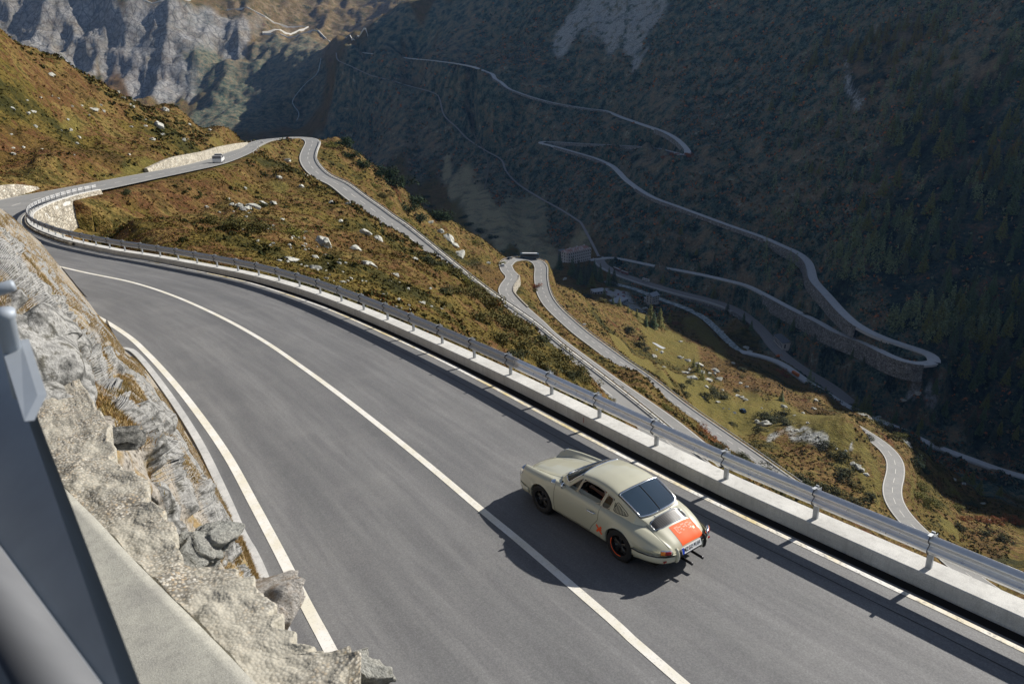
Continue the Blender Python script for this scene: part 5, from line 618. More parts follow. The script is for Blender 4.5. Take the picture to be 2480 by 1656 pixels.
# steel barrier right in front of the camera
ba = empty('crash_barrier'); ba.matrix_world = CARM; tag(ba, 'blurred galvanised crash barrier leaning into the lower left corner', 'barrier')
def band(name, P0, P1, Q0, Q1, m, th=.004, fold=None, nn=24):
    a = MB(); P0, P1, Q0, Q1 = map(Vector, (P0, P1, Q0, Q1)); nrm = (P1 - P0).cross(Q0 - P0).normalized(); V = []
    cs = fold or [(0, 0), (1, 0)]; cs2 = [(x, y) for x, y in cs] + [(x, y + th) for x, y in cs[::-1]]
    for t in (0, 1):
        p = P0.lerp(P1, t); q = Q0.lerp(Q1, t)
        V += [p.lerp(q, x) + nrm * y for x, y in cs2]
    k = len(cs2); a.add(V, [(i, (i + 1) % k, k + (i + 1) % k, k + i) for i in range(k)] + [tuple(range(k))[::-1], tuple(range(k, 2 * k))])
    return a.build(name, m, ba, True)
M_bar = mat_galv('barrier_steel', (.34, .38, .43), .6, .3)
fold1 = [(i / 16, .006 * math.sin(i / 16 * math.pi) * (1 if i < 17 else 1)) for i in range(17)]
band('beam_face', BARR[0][0], BARR[0][1], BARR[1][0], BARR[1][1], M_bar)
band('beam_flange', BARR[1][0], BARR[1][1], BARR[2][0], BARR[2][1], mat_galv('flange_steel', (.15, .155, .165), .75, .1))
p = [Vector(q) for q in BARR2]
a = MB(); nrm = Vector((.2, .3, -.02)).normalized() * .012; a.add([q for q in p[:4]] + [q + nrm for q in p[:4]], [(0, 1, 2, 3), (7, 6, 5, 4), (0, 4, 5, 1), (1, 5, 6, 2), (2, 6, 7, 3), (3, 7, 4, 0)])
a.build('bracket_plate', mat_galv('plate_steel', (.50, .54, .58), .55, .4), ba)
cpz = [Vector(q) for q in CAPS]
a = MB(); a.tube([cpz[0], cpz[0].lerp(cpz[1], .92), cpz[1]], lambda t: .0085 if t < .95 else .006, 12); a.build('bolt', M_bar, ba, True)
a = MB(); a.tube([cpz[2] + (cpz[2] - cpz[3]) * .0, cpz[2].lerp(cpz[3], .15), cpz[2].lerp(cpz[3], .2), cpz[3] + (cpz[3] - cpz[2]) * 1.2], lambda t: .014 if t < .5 else .012, 14); a.build('post', M_bar, ba, True)

# ------------------------------------------------------------------ classic coupe on the near road (car frame: x forward, y left, z up)
M_paint = mat('paint_olive_grey', (.49, .475, .36), .32, 0, .5); M_paint.node_tree.nodes['Principled BSDF'].inputs['Coat Weight'].default_value = 1.0; M_paint.node_tree.nodes['Principled BSDF'].inputs['Coat Roughness'].default_value = .06
M_orange = mat('paint_orange', (.95, .12, .015), .6, 0, .25); M_orange.node_tree.nodes['Principled BSDF'].inputs['Coat Weight'].default_value = .15
M_orangel = mat('paint_salmon', (.92, .26, .14), .6)
M_chrome = mat('chrome', (.75, .76, .78), .12, 1); M_blackr = mat('black_rubber', (.012, .012, .013), .75); M_blackg = mat('black_gloss', (.012, .012, .014), .25)
M_trim = mat('champagne_trim', (.50, .44, .36), .35, .7); M_int = mat('dark_interior', (.012, .012, .013), .8)
M_tyre = mat('tyre', (.014, .014, .015), .8); M_glass = mat('sky_tone_glass', (.018, .034, .052), .04, 0, .9)  # rear glass: bluish sky reflection put into its base colour
gb = M_glass.node_tree.nodes['Principled BSDF']; gb.inputs['Transmission Weight'].default_value = .0; gb.inputs['Coat Weight'].default_value = 1
M_gclear = bpy.data.materials.new('clear_glass'); M_gclear.use_nodes = True; _n = M_gclear.node_tree.nodes; _n.clear(); _o = _n.new('ShaderNodeOutputMaterial'); _m = _n.new('ShaderNodeMixShader'); _tr = _n.new('ShaderNodeBsdfTransparent'); _tr.inputs[0].default_value = (.62, .66, .66, 1); _g = _n.new('ShaderNodeBsdfGlossy'); _g.inputs['Roughness'].default_value = .03; _f = _n.new('ShaderNodeFresnel'); _f.inputs[0].default_value = 1.5
M_gclear.node_tree.links.new(_f.outputs[0], _m.inputs[0]); M_gclear.node_tree.links.new(_tr.outputs[0], _m.inputs[1]); M_gclear.node_tree.links.new(_g.outputs[0], _m.inputs[2]); M_gclear.node_tree.links.new(_m.outputs[0], _o.inputs[0])
M_amber = mat('amber_lens', (.75, .22, .02), .15); M_redl = mat('red_lens', (.30, .008, .006), .12)
coupe = empty('classic_coupe'); coupe.matrix_world = CARM @ Matrix.Rotation(R_(1.1), 4, 'Z') @ Matrix.Translation((0, .0, .015))
tag(coupe, 'olive grey classic coupe with orange block on its tail driving down the near road', 'car')
def tb(x, T): T = sorted(T); return np.interp(x, [a for a, b in T], [b for a, b in T])
def smt(x, T, w=.06): return (tb(x - w, T) + 2 * tb(x, T) + tb(x + w, T)) / 4
ZC = [(2.07, .44), (2.04, .54), (1.97, .62), (1.8, .685), (1.4, .765), (1.0, .83), (.7, .875), (.4, .90), (-.8, .90), (-1.3, .90), (-1.45, .865), (-1.6, .79), (-1.75, .715), (-1.9, .635), (-2.0, .57), (-2.07, .50), (-2.1, .42)]
YF = [(2.07, .42), (1.95, .52), (1.8, .60), (1.3, .64), (.6, .665), (-.5, .68), (-1.1, .66), (-1.5, .58), (-1.8, .50), (-2.1, .40)]
ZF = [(2.07, .45), (2.0, .58), (1.93, .70), (1.85, .765), (1.75, .79), (1.4, .825), (1.0, .85), (.6, .865), (.3, .86), (-.6, .85), (-1.0, .835), (-1.3, .79), (-1.5, .75), (-1.7, .69), (-1.9, .605), (-2.03, .53), (-2.1, .42)]
WW = [(2.07, .50), (2.0, .62), (1.9, .70), (1.75, .75), (1.5, .79), (1.1, .805), (.7, .79), (0, .785), (-.6, .795), (-1.1, .815), (-1.45, .80), (-1.7, .755), (-1.9, .68), (-2.03, .58), (-2.1, .48)]
ZB = [(2.07, .34), (1.9, .27), (1.6, .22), (.8, .20), (-.8, .20), (-1.5, .24), (-1.9, .30), (-2.1, .38)]
VD = [(2.07, .0), (1.95, .055), (1.8, .095), (1.5, .08), (1.1, .05), (.75, .015), (.5, .0), (-1.4, 0), (-2.1, 0)]
def body_sec(x):
    zc = smt(x, ZC, .03); yf = smt(x, YF); zf = smt(x, ZF, .04); w = smt(x, WW, .05); zb = smt(x, ZB); vd = smt(x, VD)
    zm = .5 if x > -1.7 else .5
    zv = zc - vd * .35
    if x < -.9: zf = min(zf, zc - .0)
    P = [(0, zc), (yf * .4, zc - .008 - vd * .08), (yf * .66, (zc - vd * .42 if x > 0 else zc * .8 + zf * .2) - .006), (yf - .07, zf - .035 if x > .5 else (zf + zc) / 2 * .35 + zf * .65), (yf, zf), (yf + (w - yf) * .62, zf - .055), (w - .012, zf - .16), (w, .52), (w - .006, .40), (w - .03, zb + .05), (w - .06, zb), (0, zb)]
    if x < -.9: P[3] = (yf * .85, zf + (zc - zf) * .12)
    P = [(y, max(z, zb)) for y, z in P]
    return np.array([(0, y, z) for y, z in P])
def sec_fine(P, n=5):
    q = P.copy(); q[0, 1] = 0; Q = np.vstack([[0, -q[1, 1], q[1, 2]], q[:-1], [0, q[-2, 1], q[-2, 2] - .0]]); out = []
    for i in range(1, len(Q) - 2):
        p0, p1, p2, p3 = Q[i - 1:i + 3]
        for j in range(n): t = j / n; out.append(.5 * ((2 * p1) + (-p0 + p2) * t + (2 * p0 - 5 * p1 + 4 * p2 - p3) * t * t + (-p0 + 3 * p1 - 3 * p2 + p3) * t ** 3))
    out.append(q[-2]); out.append(q[-1]); return np.array(out)
AX_ = ((1.105, .345), (-1.105, .35))
xs = np.unique(np.round(np.r_[np.linspace(2.07, 1.7, 26), np.linspace(1.7, -1.7, 171), np.linspace(-1.7, -2.1, 28)], 4))[::-1]
body_rows = []
for x in xs:
    s = sec_fine(body_sec(x)); s[:, 0] = x
    k = 1
    if x > 2.0: k = 1 - ((x - 2.0) / .07) ** 2 * .12
    if x < -2.03: k = 1 - ((-2.03 - x) / .07) ** 2 * .10
    s[:, 1] *= k; s[:, 2] = .44 + (s[:, 2] - .44) * k
    for cx, r in AX_:
        d = x - cx
        if abs(d) < r:
            za = .31 + math.sqrt(r * r - d * d); m = (s[:, 1] > .45) & (s[:, 2] < za); s[m, 2] = za; 
        e = abs(math.hypot(d, .0))
        fl = np.exp(-((np.hypot(d, s[:, 2] - .31) - r - .012) / .022) ** 2) * (s[:, 1] > .55) * (s[:, 2] > .25); s[:, 1] += fl * .012
    body_rows.append(s)
BR = np.array(body_rows); nS, nP_ = BR.shape[:2]
full = np.concatenate([BR, BR[:, ::-1][:, 1:] * np.array([1, -1, 1])], 1); K = full.shape[1]
F = []
for i in range(nS - 1):
    for j in range(K - 1):
        c = (full[i, j] + full[i + 1, j] + full[i, j + 1] + full[i + 1, j + 1]) / 4
        if -1.18 < c[0] < .62 and abs(c[1]) < .56 and c[2] > .6: continue
        F.append((i * K + j, i * K + j + 1, (i + 1) * K + j + 1, (i + 1) * K + j))
F.append(tuple(range(K))[::-1]); F.append(tuple(range((nS - 1) * K, nS * K)))
body = obj('body', full.reshape(-1, 3), F, M_paint, coupe, True)
def bodyz(x, y):
    f_ = float(np.interp(-x, -xs, np.arange(nS))); i = min(int(f_), nS - 2); s = BR[i] * (1 - f_ + i) + BR[i + 1] * (f_ - i); k = int(np.argmax(s[:, 1] >= s[:, 1].max() - .03)); return float(np.interp(abs(y), s[:k + 1, 1], s[:k + 1, 2]))
def bodyy(x, z):
    i = int(np.argmin(np.abs(xs - x))); s = BR[i][::-1]; k = s[:, 1] > .3; q = s[k]; o = np.argsort(q[:, 2]); return float(np.interp(z, q[o, 2], q[o, 1]))
# cabin
ZT = [(.84, .85), (.75, .90), (.6, .985), (.45, 1.085), (.3, 1.17), (.17, 1.225), (.05, 1.252), (-.2, 1.28), (-.45, 1.275), (-.65, 1.25), (-.85, 1.195), (-1.05, 1.105), (-1.25, 1.0), (-1.425, .893), (-1.47, .86), (-1.52, .80), (-1.6, .70)]
YB = [(.84, .42), (.7, .585), (.5, .672), (.2, .692), (-.2, .70), (-.6, .695), (-1.0, .675), (-1.3, .61), (-1.45, .53), (-1.52, .46), (-1.62, .40)]
def cab_sec(x):
    zt = smt(x, ZT, .05 if x > -1.35 else .015); yb = smt(x, YB, .05); H = max(.02, zt - .79); bz_ = .79 if x > -1.3 else .79 - (-1.3 - x) * .55; H = max(.02, zt - bz_)
    P = np.array([(0, yb, bz_), (0, yb - .035 * min(1, H * 2.2), bz_ + .22 * H), (0, yb - .10 * min(1, H * 2.1), bz_ + .52 * H), (0, yb - .155 * min(1, H * 2.05), bz_ + .74 * H), (0, yb - .235 * min(1, H * 2.05), bz_ + .90 * H), (0, yb * .32, bz_ + .985 * H), (0, 0, zt)])
    Q = np.vstack([2 * P[0] - P[1], P, [0, -P[-2, 1], P[-2, 2]]]); out = []
    for i in range(1, len(Q) - 2):
        p0, p1, p2, p3 = Q[i - 1:i + 3]; n = 9
        for j in range(n): t = j / n; out.append(.5 * ((2 * p1) + (-p0 + p2) * t + (2 * p0 - 5 * p1 + 4 * p2 - p3) * t * t + (-p0 + 3 * p1 - 3 * p2 + p3) * t ** 3))
    out.append(P[-1]); o = np.array(out); o[:, 0] = x; return o
cx_ = np.linspace(.84, -1.53, 190); CR = np.array([cab_sec(x) for x in cx_]); kc = CR.shape[1]
cfull = np.concatenate([CR, CR[:, ::-1][:, 1:] * np.array([1, -1, 1])], 1); KC = cfull.shape[1]
def inpoly(x, y, P):
    c = False; n = len(P)
    for i in range(n):
        x1, y1 = P[i]; x2, y2 = P[i - 1]
        if (y1 > y) != (y2 > y) and x < (x2 - x1) * (y - y1) / (y2 - y1) + x1: c = not c
    return c
WS = [(.795, 0), (.765, .22), (.70, .40), (.60, .53), (.47, .605), (.40, .62), (.13, .515), (.155, .3), (.165, 0)]
RW = [(-1.415, 0), (-1.405, .28), (-1.365, .475), (-1.335, .505), (-.86, .512), (-.835, .49), (-.85, .25), (-.855, 0)]
SVENT = [(.425, .835), (.10, 1.125), (.065, 1.130), (.15, .835)]
SDOOR = [(.12, .835), (.035, 1.135), (-.30, 1.145), (-.575, 1.115), (-.50, .84)]
SQTR = [(-.545, .845), (-.618, 1.098), (-.79, 1.06), (-.735, .855)]
groups = {'roof': [], 'windshield': [], 'rear_window': [], 'vent_window': [], 'door_window': [], 'quarter_window': []}
for i in range(len(cx_) - 1):
    for j in range(KC - 1):
        c = (cfull[i, j] + cfull[i + 1, j] + cfull[i, j + 1] + cfull[i + 1, j + 1]) / 4; x, y, z = c; y = abs(y); g = 'roof'
        if inpoly(x, y, WS) and x > .05: g = 'windshield'
        elif inpoly(x, y, RW): g = 'rear_window'
        elif y > .50 and z < 1.16:
            if inpoly(x, z, SVENT): g = 'vent_window'
            elif inpoly(x, z, SDOOR): g = 'door_window'
            elif inpoly(x, z, SQTR): g = 'quarter_window'
        groups[g].append((i * KC + j, (i + 1) * KC + j, (i + 1) * KC + j + 1, i * KC + j + 1))
def sub(name, faces, m, off=0):
    V = cfull.reshape(-1, 3); ids = sorted({q for f_ in faces for q in f_}); mp = {a: b for b, a in enumerate(ids)}
    return obj(name, [V[i] for i in ids], [tuple(mp[q] for q in f_) for f_ in faces], m, coupe, True)
sub('roof', groups['roof'], M_paint); sub('windshield', groups['windshield'], M_gclear)
rwin = sub('rear_window', groups['rear_window'], M_glass)
for nm in ('vent_window', 'quarter_window'):
    L = [f_ for f_ in groups[nm] if cfull.reshape(-1, 3)[f_[0]][1] > 0]; Rr = [f_ for f_ in groups[nm] if cfull.reshape(-1, 3)[f_[0]][1] < 0]
    sub(nm, L, M_gclear); sub(nm, Rr, M_gclear)
def cabz(x, y): s = cab_sec(x)[::-1]; return float(np.interp(abs(y), s[:, 1], s[:, 2]))
def caby(x, z): s = cab_sec(x); return float(np.interp(z, s[:, 2], s[:, 1]))
def dense(P, step=.03, closed=False):
    P = [np.array(p, float) for p in P]; 
    if closed: P = P + [P[0]]
    out = []
    for a, b in zip(P[:-1], P[1:]):
        n = max(1, int(np.linalg.norm(b - a) / step)); out += [a + (b - a) * i / n for i in range(n)]
    return out + [P[-1]]
def rnd(P, it=1):
    for _ in range(it):
        Q = []
        for a, b in zip(P, P[1:] + P[:1]): a = np.array(a); b = np.array(b); Q += [a * .8 + b * .2, a * .2 + b * .8]
        P = Q
    return P
def trim_plan(name, poly, r, m, off=.004):
    P = poly + [(x, -y) for x, y in poly[::-1]][1:-1]; P = dense(rnd([tuple(p) for p in P]), .03, True)
    a = MB(); a.tube([(x, y, cabz(x, y) + off) for x, y in P], r, 6); return a.build(name, m, coupe, True)
trim_plan('windshield_trim', WS, .013, M_chrome); trim_plan('rear_window_trim', RW, .015, M_chrome)
seal = trim_plan('rear_window_seal', [(x * 1.0 - (.022 if x < -1.2 else -.022), y * 1.035) for x, y in RW], .008, M_blackr, .0)
for sd_ in (1, -1):
    for poly in (SVENT, SDOOR, SQTR):
        P = dense(rnd(list(poly)), .03, True); a = MB(); a.tube([(x, sd_ * (caby(x, z) + .004), z) for x, z in P], .0095, 6); a.build('window_frame', M_trim, coupe, True)
    # belt strip
    a = MB(); a.tube([(x, sd_ * (max(caby(x, .825), .0) + .008), .825) for x in np.linspace(.50, -.52, 30)], .008, 6); a.build('belt_strip', M_chrome, coupe, True)
    # louvred panel behind the quarter window
    lp = [(-.82, .865), (-.87, 1.045), (-.95, 1.02), (-1.10, .945), (-1.165, .895), (-1.12, .87)]
    a = MB(); a.tube([(x, sd_ * (caby(x, z) + .001), z) for x, z in dense(rnd(lp), .02, True)], .006, 5); a.build('louvre_surround', M_blackr, coupe, True)
    a = MB()
    for q in range(9):
        x0 = -.845 - q * .034; zt_ = min(np.interp(-x0, [.84, .9, 1.0, 1.1, 1.16], [1.03, 1.03, .99, .94, .90]), 1.03) - .012
        a.tube([(x0 + .02 * t, sd_ * (caby(x0 + .02 * t, .875 + (zt_ - .875) * t) + .002), .875 + (zt_ - .875) * t) for t in (0, .5, 1)], .0065, 5)
    a.build('louvres', M_blackr, coupe, True)
    # door seams, handle, mirror, sill
    a = MB(); seam = [(.70, z) for z in np.linspace(.86, .26, 14)]; a.tube([(x, sd_ * (bodyy(x, z) + .0), z) for x, z in seam], .0045, 4)
    seam = [(np.interp(z, [.26, .40, .6, .84], [-.32, -.40, -.56, -.555]), z) for z in np.linspace(.84, .26, 14)]; a.tube([(x, sd_ * bodyy(x, z), z) for x, z in seam], .0045, 4)
    a.tube([(x, sd_ * bodyy(x, .25), .25) for x in np.linspace(.70, -.32, 20)], .0045, 4); a.build('door_seam', M_blackr, coupe)
    a = MB(); hy = bodyy(-.35, .70); a.tube([(-.25, sd_ * (hy + .0), .69), (-.28, sd_ * (hy + .03), .695), (-.40, sd_ * (hy + .038), .70), (-.46, sd_ * (hy + .03), .70), (-.485, sd_ * (hy + .0), .70)], lambda t: .011 + .006 * t, 8); a.build('door_handle', M_chrome, coupe, True)
# fuel flap on the left wing only
a = MB(); a.lathe((.80, .70, bodyz(.80, .70) - .004), (0, .35, 1), [(0, .012), (.045, .011), (.058, .004), (.06, -.005)], 20); a.build('fuel_cap', M_chrome, coupe, True)
mi = MB(); mi.lathe((.40, .80, .93), (-1, .05, .15), [(0, -.045), (.035, -.04), (.058, -.02), (.064, 0), (.060, .006), (0, .006)], 20); mi.tube([(.40, .79, .90), (.45, .71, .85)], .011, 8); mi.build('door_mirror', M_chrome, coupe, True)
# headlights
for sd_ in (1, -1):
    c = Vector((1.86, sd_ * .605, .66)); ax = Vector((1, 0, .42)).normalized()
    a = MB(); a.lathe(c, ax, [(.118, -.06), (.122, .0), (.116, .018), (.104, .022), (.102, .012)], 28); h = a.build('headlight', M_chrome, coupe, True)
    a = MB(); a.lathe(c, ax, [(.103, .012), (.09, .03), (.06, .043), (0, .05)], 24); a.build('lens', mat('headlight_glass', (.5, .52, .53), .08, .3), h, True)
# hood seams
a = MB(); P = [(.80, .0), (.78, .25), (.72, .46), (1.1, .50), (1.5, .47), (1.8, .40), (1.93, .28), (1.97, .0)]; P = P + [(x, -y) for x, y in P[::-1]][1:-1]
a.tube([(x, y, bodyz(x, y) + .0005) for x, y in dense(rnd(P), .04, True)], .0038, 4); a.build('hood_seam', M_blackr, coupe)
# engine lid: seams, grille, orange block
a = MB(); P = [(-1.43, .0), (-1.435, .42), (-1.50, .47), (-1.80, .46), (-2.0, .43)]; P2 = P + [(x, -y) for x, y in P[::-1]]
a.tube([(x, y, bodyz(x, y) + .0005) for x, y in dense([tuple(p) for p in P2[1:-1]] if False else [(-2.0, .43), (-1.80, .455), (-1.50, .465), (-1.435, .43), (-1.43, 0), (-1.435, -.43), (-1.50, -.465), (-1.80, -.455), (-2.0, -.43)], .04)], .004, 4); a.build('engine_lid_seam', M_blackr, coupe)
def patch(name, x0, x1, y0, y1, m, off, nx=14, ny=18, shape=None, thick=0):
    V = []; F = []
    for i in range(nx + 1):
        for j in range(ny + 1):
            x = x0 + (x1 - x0) * i / nx; y = y0 + (y1 - y0) * j / ny; V.append((x, y, bodyz(x, y) + off))
    for i in range(nx):
        for j in range(ny):
            if shape and not shape((i + .5) / nx, (j + .5) / ny): continue
            b = i * (ny + 1) + j; F.append((b, b + ny + 1, b + ny + 2, b + 1))
    return obj(name, V, F, m, coupe, True)
gl = patch('engine_grille', -1.485, -1.675, -.44, .40, M_blackg, .006)
a = MB()
for q in range(8):
    x = -1.50 - q * .0225; a.tube([(x, y, bodyz(x, y) + .010) for y in np.linspace(-.43, .39, 14)], .004, 4)
a.build('grille_bars', mat('grille_bar', (.03, .03, .035), .3, .5), gl)
a = MB(); P = [(-1.475, .41), (-1.475, -.455), (-1.685, -.45), (-1.685, .41)]; a.tube([(x, y, bodyz(x, y) + .006) for x, y in dense(rnd(P), .04, True)], .008, 6); a.build('grille_surround', M_chrome, gl, True)
for y in (.22, -.22):
    a = MB(); a.box((-1.447, y, bodyz(-1.447, y) + .012), (.018, .012, .006)); a.build('lid_clip', M_chrome, coupe)
patch('orange_block', -1.72, -2.055, -.47, .13, M_orange, .0045, 16, 16)
rs = random.Random(4)
a = MB()
for (yy0, xx0, w_, h_) in [(.06, -1.77, .10, .022), (.05, -1.80, .03, .07), (.0, -1.80, .02, .05), (-.03, -1.79, .08, .02), (-.06, -1.83, .05, .02), (-.13, -1.765, .09, .022), (-.15, -1.81, .06, .02), (-.22, -1.78, .03, .07), (-.26, -1.77, .08, .02), (-.28, -1.82, .05, .02), (-.34, -1.80, .07, .02), (-.10, -1.86, .04, .018), (.04, -1.875, .07, .018), (-.25, -1.87, .08, .016)]:
    x1, y1 = xx0 - h_, yy0 - w_; V = [(x, y, bodyz(x, y) + .0075) for x, y in ((xx0, yy0), (x1, yy0), (x1, y1), (xx0, y1))]; a.add(V, [(0, 1, 2, 3)])
a.build('faded_lettering', M_orangel, coupe)
# orange cross on the flank
a = MB()
for p, q in (((-.67, .50), (-.535, .35)), ((-.535, .50), (-.67, .345)), ((-.675, .44), (-.60, .42))):
    for t in np.linspace(0, .9, 8):
        x, z = p[0] + (q[0] - p[0]) * t, p[1] + (q[1] - p[1]) * t; x2, z2 = p[0] + (q[0] - p[0]) * (t + .13), p[1] + (q[1] - p[1]) * (t + .13); dx, dz = (.015, .015) if (q[0] - p[0]) * (q[1] - p[1]) < 0 else (.015, -.015)
        a.add([(x - dx, bodyy(x, z) + .004, z - dz), (x + dx, bodyy(x, z) + .004, z + dz), (x2 + dx, bodyy(x2, z2) + .004, z2 + dz), (x2 - dx, bodyy(x2, z2) + .004, z2 - dz)], [(0, 1, 2, 3)])
a.build('orange_cross', mat('tape_orange', (.9, .10, .015), .5), coupe)
# bumpers
def bumper(pts, z0, z1, name, m, thick=.05):
    a = MB(); pts = catmull([(x, y, (z0 + z1) / 2) for x, y in pts], .04); h = (z1 - z0) / 2
    a.sweep(pts, [(-thick * .2, -h), (thick * .7, -h * .9), (thick, -h * .3), (thick, h * .35), (thick * .75, h * .9), (-thick * .2, h)]); return a.build(name, m, coupe, True)
rbL = [(-1.47, .80), (-1.62, .795), (-1.80, .745), (-1.95, .665), (-2.05, .55), (-2.10, .40), (-2.115, .30)]
bumper(rbL, .33, .475, 'rear_bumper', M_paint, .035); bumper([(x, -y) for x, y in rbL[::-1]], .33, .475, 'rear_bumper', M_paint, .035)
fbp = [(1.50, -.79), (1.7, -.775), (1.87, -.70), (2.0, -.56), (2.08, -.3), (2.10, 0), (2.08, .3), (2.0, .56), (1.87, .70), (1.7, .775), (1.5, .79)]
bumper(fbp, .30, .42, 'front_bumper', M_paint, .02)
for sd_ in (1, -1):
    a = MB(); pp = [(-1.47, .835), (-1.62, .83), (-1.80, .785), (-1.95, .705), (-2.06, .59), (-2.13, .44)]
    a.tube([Vector((x, sd_ * y, .468)) for x, y in pp], .013, 6); a.build('bumper_strip', M_blackr, coupe, True)
    a = MB(); a.tube([(-2.10, sd_ * .375, .58), (-2.14, sd_ * .38, .55), (-2.16, sd_ * .38, .46), (-2.145, sd_ * .38, .36), (-2.12, sd_ * .38, .33)], .030, 10); a.build('overrider', M_paint if sd_ > 0 else M_blackr, coupe, True)
    # tail light clusters
    a = MB(); path = catmull([(-1.99, sd_ * .655, .555), (-2.055, sd_ * .585, .55), (-2.10, sd_ * .49, .545)], .02); a.sweep(path if sd_ > 0 else path[::-1], [(-.02, -.045), (.018, -.045), (.028, -.02), (.028, .02), (.018, .04), (-.02, .042)]); tl = a.build('tail_light', M_chrome, coupe, True)
    for (f0, f1, m_) in ((0, .42, M_amber), (.46, .96, M_redl)):
        q = path[int(f0 * (len(path) - 1)):int(f1 * (len(path) - 1)) + 1]; a = MB(); a.sweep(q if sd_ > 0 else q[::-1], [(.0, -.036), (.026, -.036), (.036, -.015), (.036, .015), (.026, .034), (.0, .034)]); a.build('lens', m_, tl, True)
    a = MB(); a.box((-2.062, sd_ * .60, .385), (.012, .045, .012)); a.build('reflector', M_redl, coupe)
# number plate
pl = MB(); pl.box((-2.135, .0, .50), (.006, .262, .058)); plate = pl.build('number_plate', mat('plate_white', (.88, .88, .87), .4), coupe)
plate.matrix_local = Matrix.Translation((-.04, .03, .02)) @ Matrix.Translation((-2.135, 0, .5)) @ Matrix.Rotation(R_(17), 4, 'Y') @ Matrix.Translation((2.135, 0, -.5))
a = MB(); a.box((-2.1425, .238, .50), (.001, .024, .056)); a.build('blue_band', mat('plate_blue', (.01, .06, .5), .4), plate)
def text(s, size, m, parent, mtx, ext=.001, name='lettering'):
    cu = bpy.data.curves.new('t', 'FONT'); cu.body = s; cu.size = size; cu.extrude = ext; cu.align_x = 'CENTER'; cu.align_y = 'CENTER'; cu.offset = size * .012
    t_ = bpy.data.objects.new('t', cu); COL.objects.link(t_); dg = bpy.context.evaluated_depsgraph_get(); me = bpy.data.meshes.new_from_object(t_.evaluated_get(dg)); bpy.data.objects.remove(t_)
    me.materials.clear(); me.materials.append(m); o = bpy.data.objects.new(name, me); COL.objects.link(o); o.parent = parent; o.matrix_local = mtx; return o
TM = Matrix(((0, 0, -1, 0), (-1, 0, 0, 0), (0, 1, 0, 0), (0, 0, 0, 1)))
M_ink = mat('plate_ink', (.01, .01, .012), .6)
text('MZ', .098, M_ink, plate, Matrix.Translation((-2.143, .155, .50)) @ TM @ Matrix.Scale(.8, 4, (1, 0, 0))); text('GO 911H', .098, M_ink, plate, Matrix.Translation((-2.143, -.075, .50)) @ TM @ Matrix.Scale(.8, 4, (1, 0, 0)))
a = MB(); a.lathe((-2.1425, .078, .52), (-1, 0, 0), [(0, .001), (.012, .001)], 12); a.lathe((-2.1425, .078, .485), (-1, 0, 0), [(0, .001), (.012, .001)], 12); a.build('seals', mat('plate_seal', (.45, .05, .04), .5), plate)
a = MB(); a.box((-2.105, -.0, .42), (.02, .36, .06)); a.box((-2.095, -.30, .43), (.02, .17, .045)); a.build('rear_valance', M_blackr, coupe)
for y in (.10, -.20):
    a = MB(); a.tube([(-1.95, y, .24), (-2.24, y, .225), (-2.27, y, .223)], .026, 12); a.build('exhaust_pipe', M_blackg, coupe, True)
a = MB(); a.box((0, 0, .22), (1.9, .66, .02)); a.build('floor_pan', M_int, coupe)
# wheels
def wheel(x, side, rear):
    wh = empty('wheel'); wh.parent = coupe; c = Vector((x, side * .70, .31)); wh.location = c
    a = MB(); a.lathe((0, 0, 0), (0, side, 0), [(.19, -.09), (.27, -.095), (.302, -.08), (.312, -.05), (.313, .05), (.303, .08), (.27, .093), (.205, .085), (.195, .06)], 48); a.build('tyre', M_tyre, wh, True)
    a = MB(); a.lathe((0, 0, 0), (0, side, 0), [(.205, .084), (.200, .088), (.192, .07), (.185, .02), (.17, -.02), (0, -.02)], 40); a.build('rim', M_blackg, wh, True)
    a = MB()
    for q in range(5):
        an = q * 1.2566 + .3; d = Vector((math.cos(an), 0, math.sin(an))); t = Vector((-math.sin(an), 0, math.cos(an))); n = Vector((0, side, 0))
        V = []
        for rr_, ww, hh in ((.03, .03, .045), (.09, .030, .05), (.15, .044, .045), (.185, .052, .03)):
            V += [d * rr_ - t * ww + n * (hh - .02), d * rr_ + n * (hh + .012), d * rr_ + t * ww + n * (hh - .02)]
        a.add(V, [(i * 3 + j, (i + 1) * 3 + j, (i + 1) * 3 + j + 1, i * 3 + j + 1) for i in range(3) for j in range(2)])
    a.lathe((0, 0, 0), (0, side, 0), [(.036, .03), (.034, .055), (0, .06)], 16); a.build('spokes', mat('wheel_black', (.018, .018, .02), .28), wh, True)
    if rear:
        a = MB(); n = 26; V = []
        for q in range(n + 1):
            an = R_(28 - 135 * q / n) ; d = Vector((math.cos(an) * -1 if False else math.cos(an), 0, math.sin(an)))
            V += [d * .206 + Vector((0, side * .0875, 0)), d * .188 + Vector((0, side * .089, 0))]
        a.add(V, [(2 * i, 2 * i + 1, 2 * i + 3, 2 * i + 2) for i in range(n)]); rg = a.build('orange_ring', M_orange, wh); 
    return wh
for x in (1.105, -1.105):
    for sd_ in (1, -1):
        wheel(x, sd_, x < 0)
        a = MB(); a.lathe((x, sd_ * .60, .31), (0, sd_, 0), [(0, -.22), (.345, -.22), (.345, .15)], 30); a.build('wheel_housing', M_int, coupe)
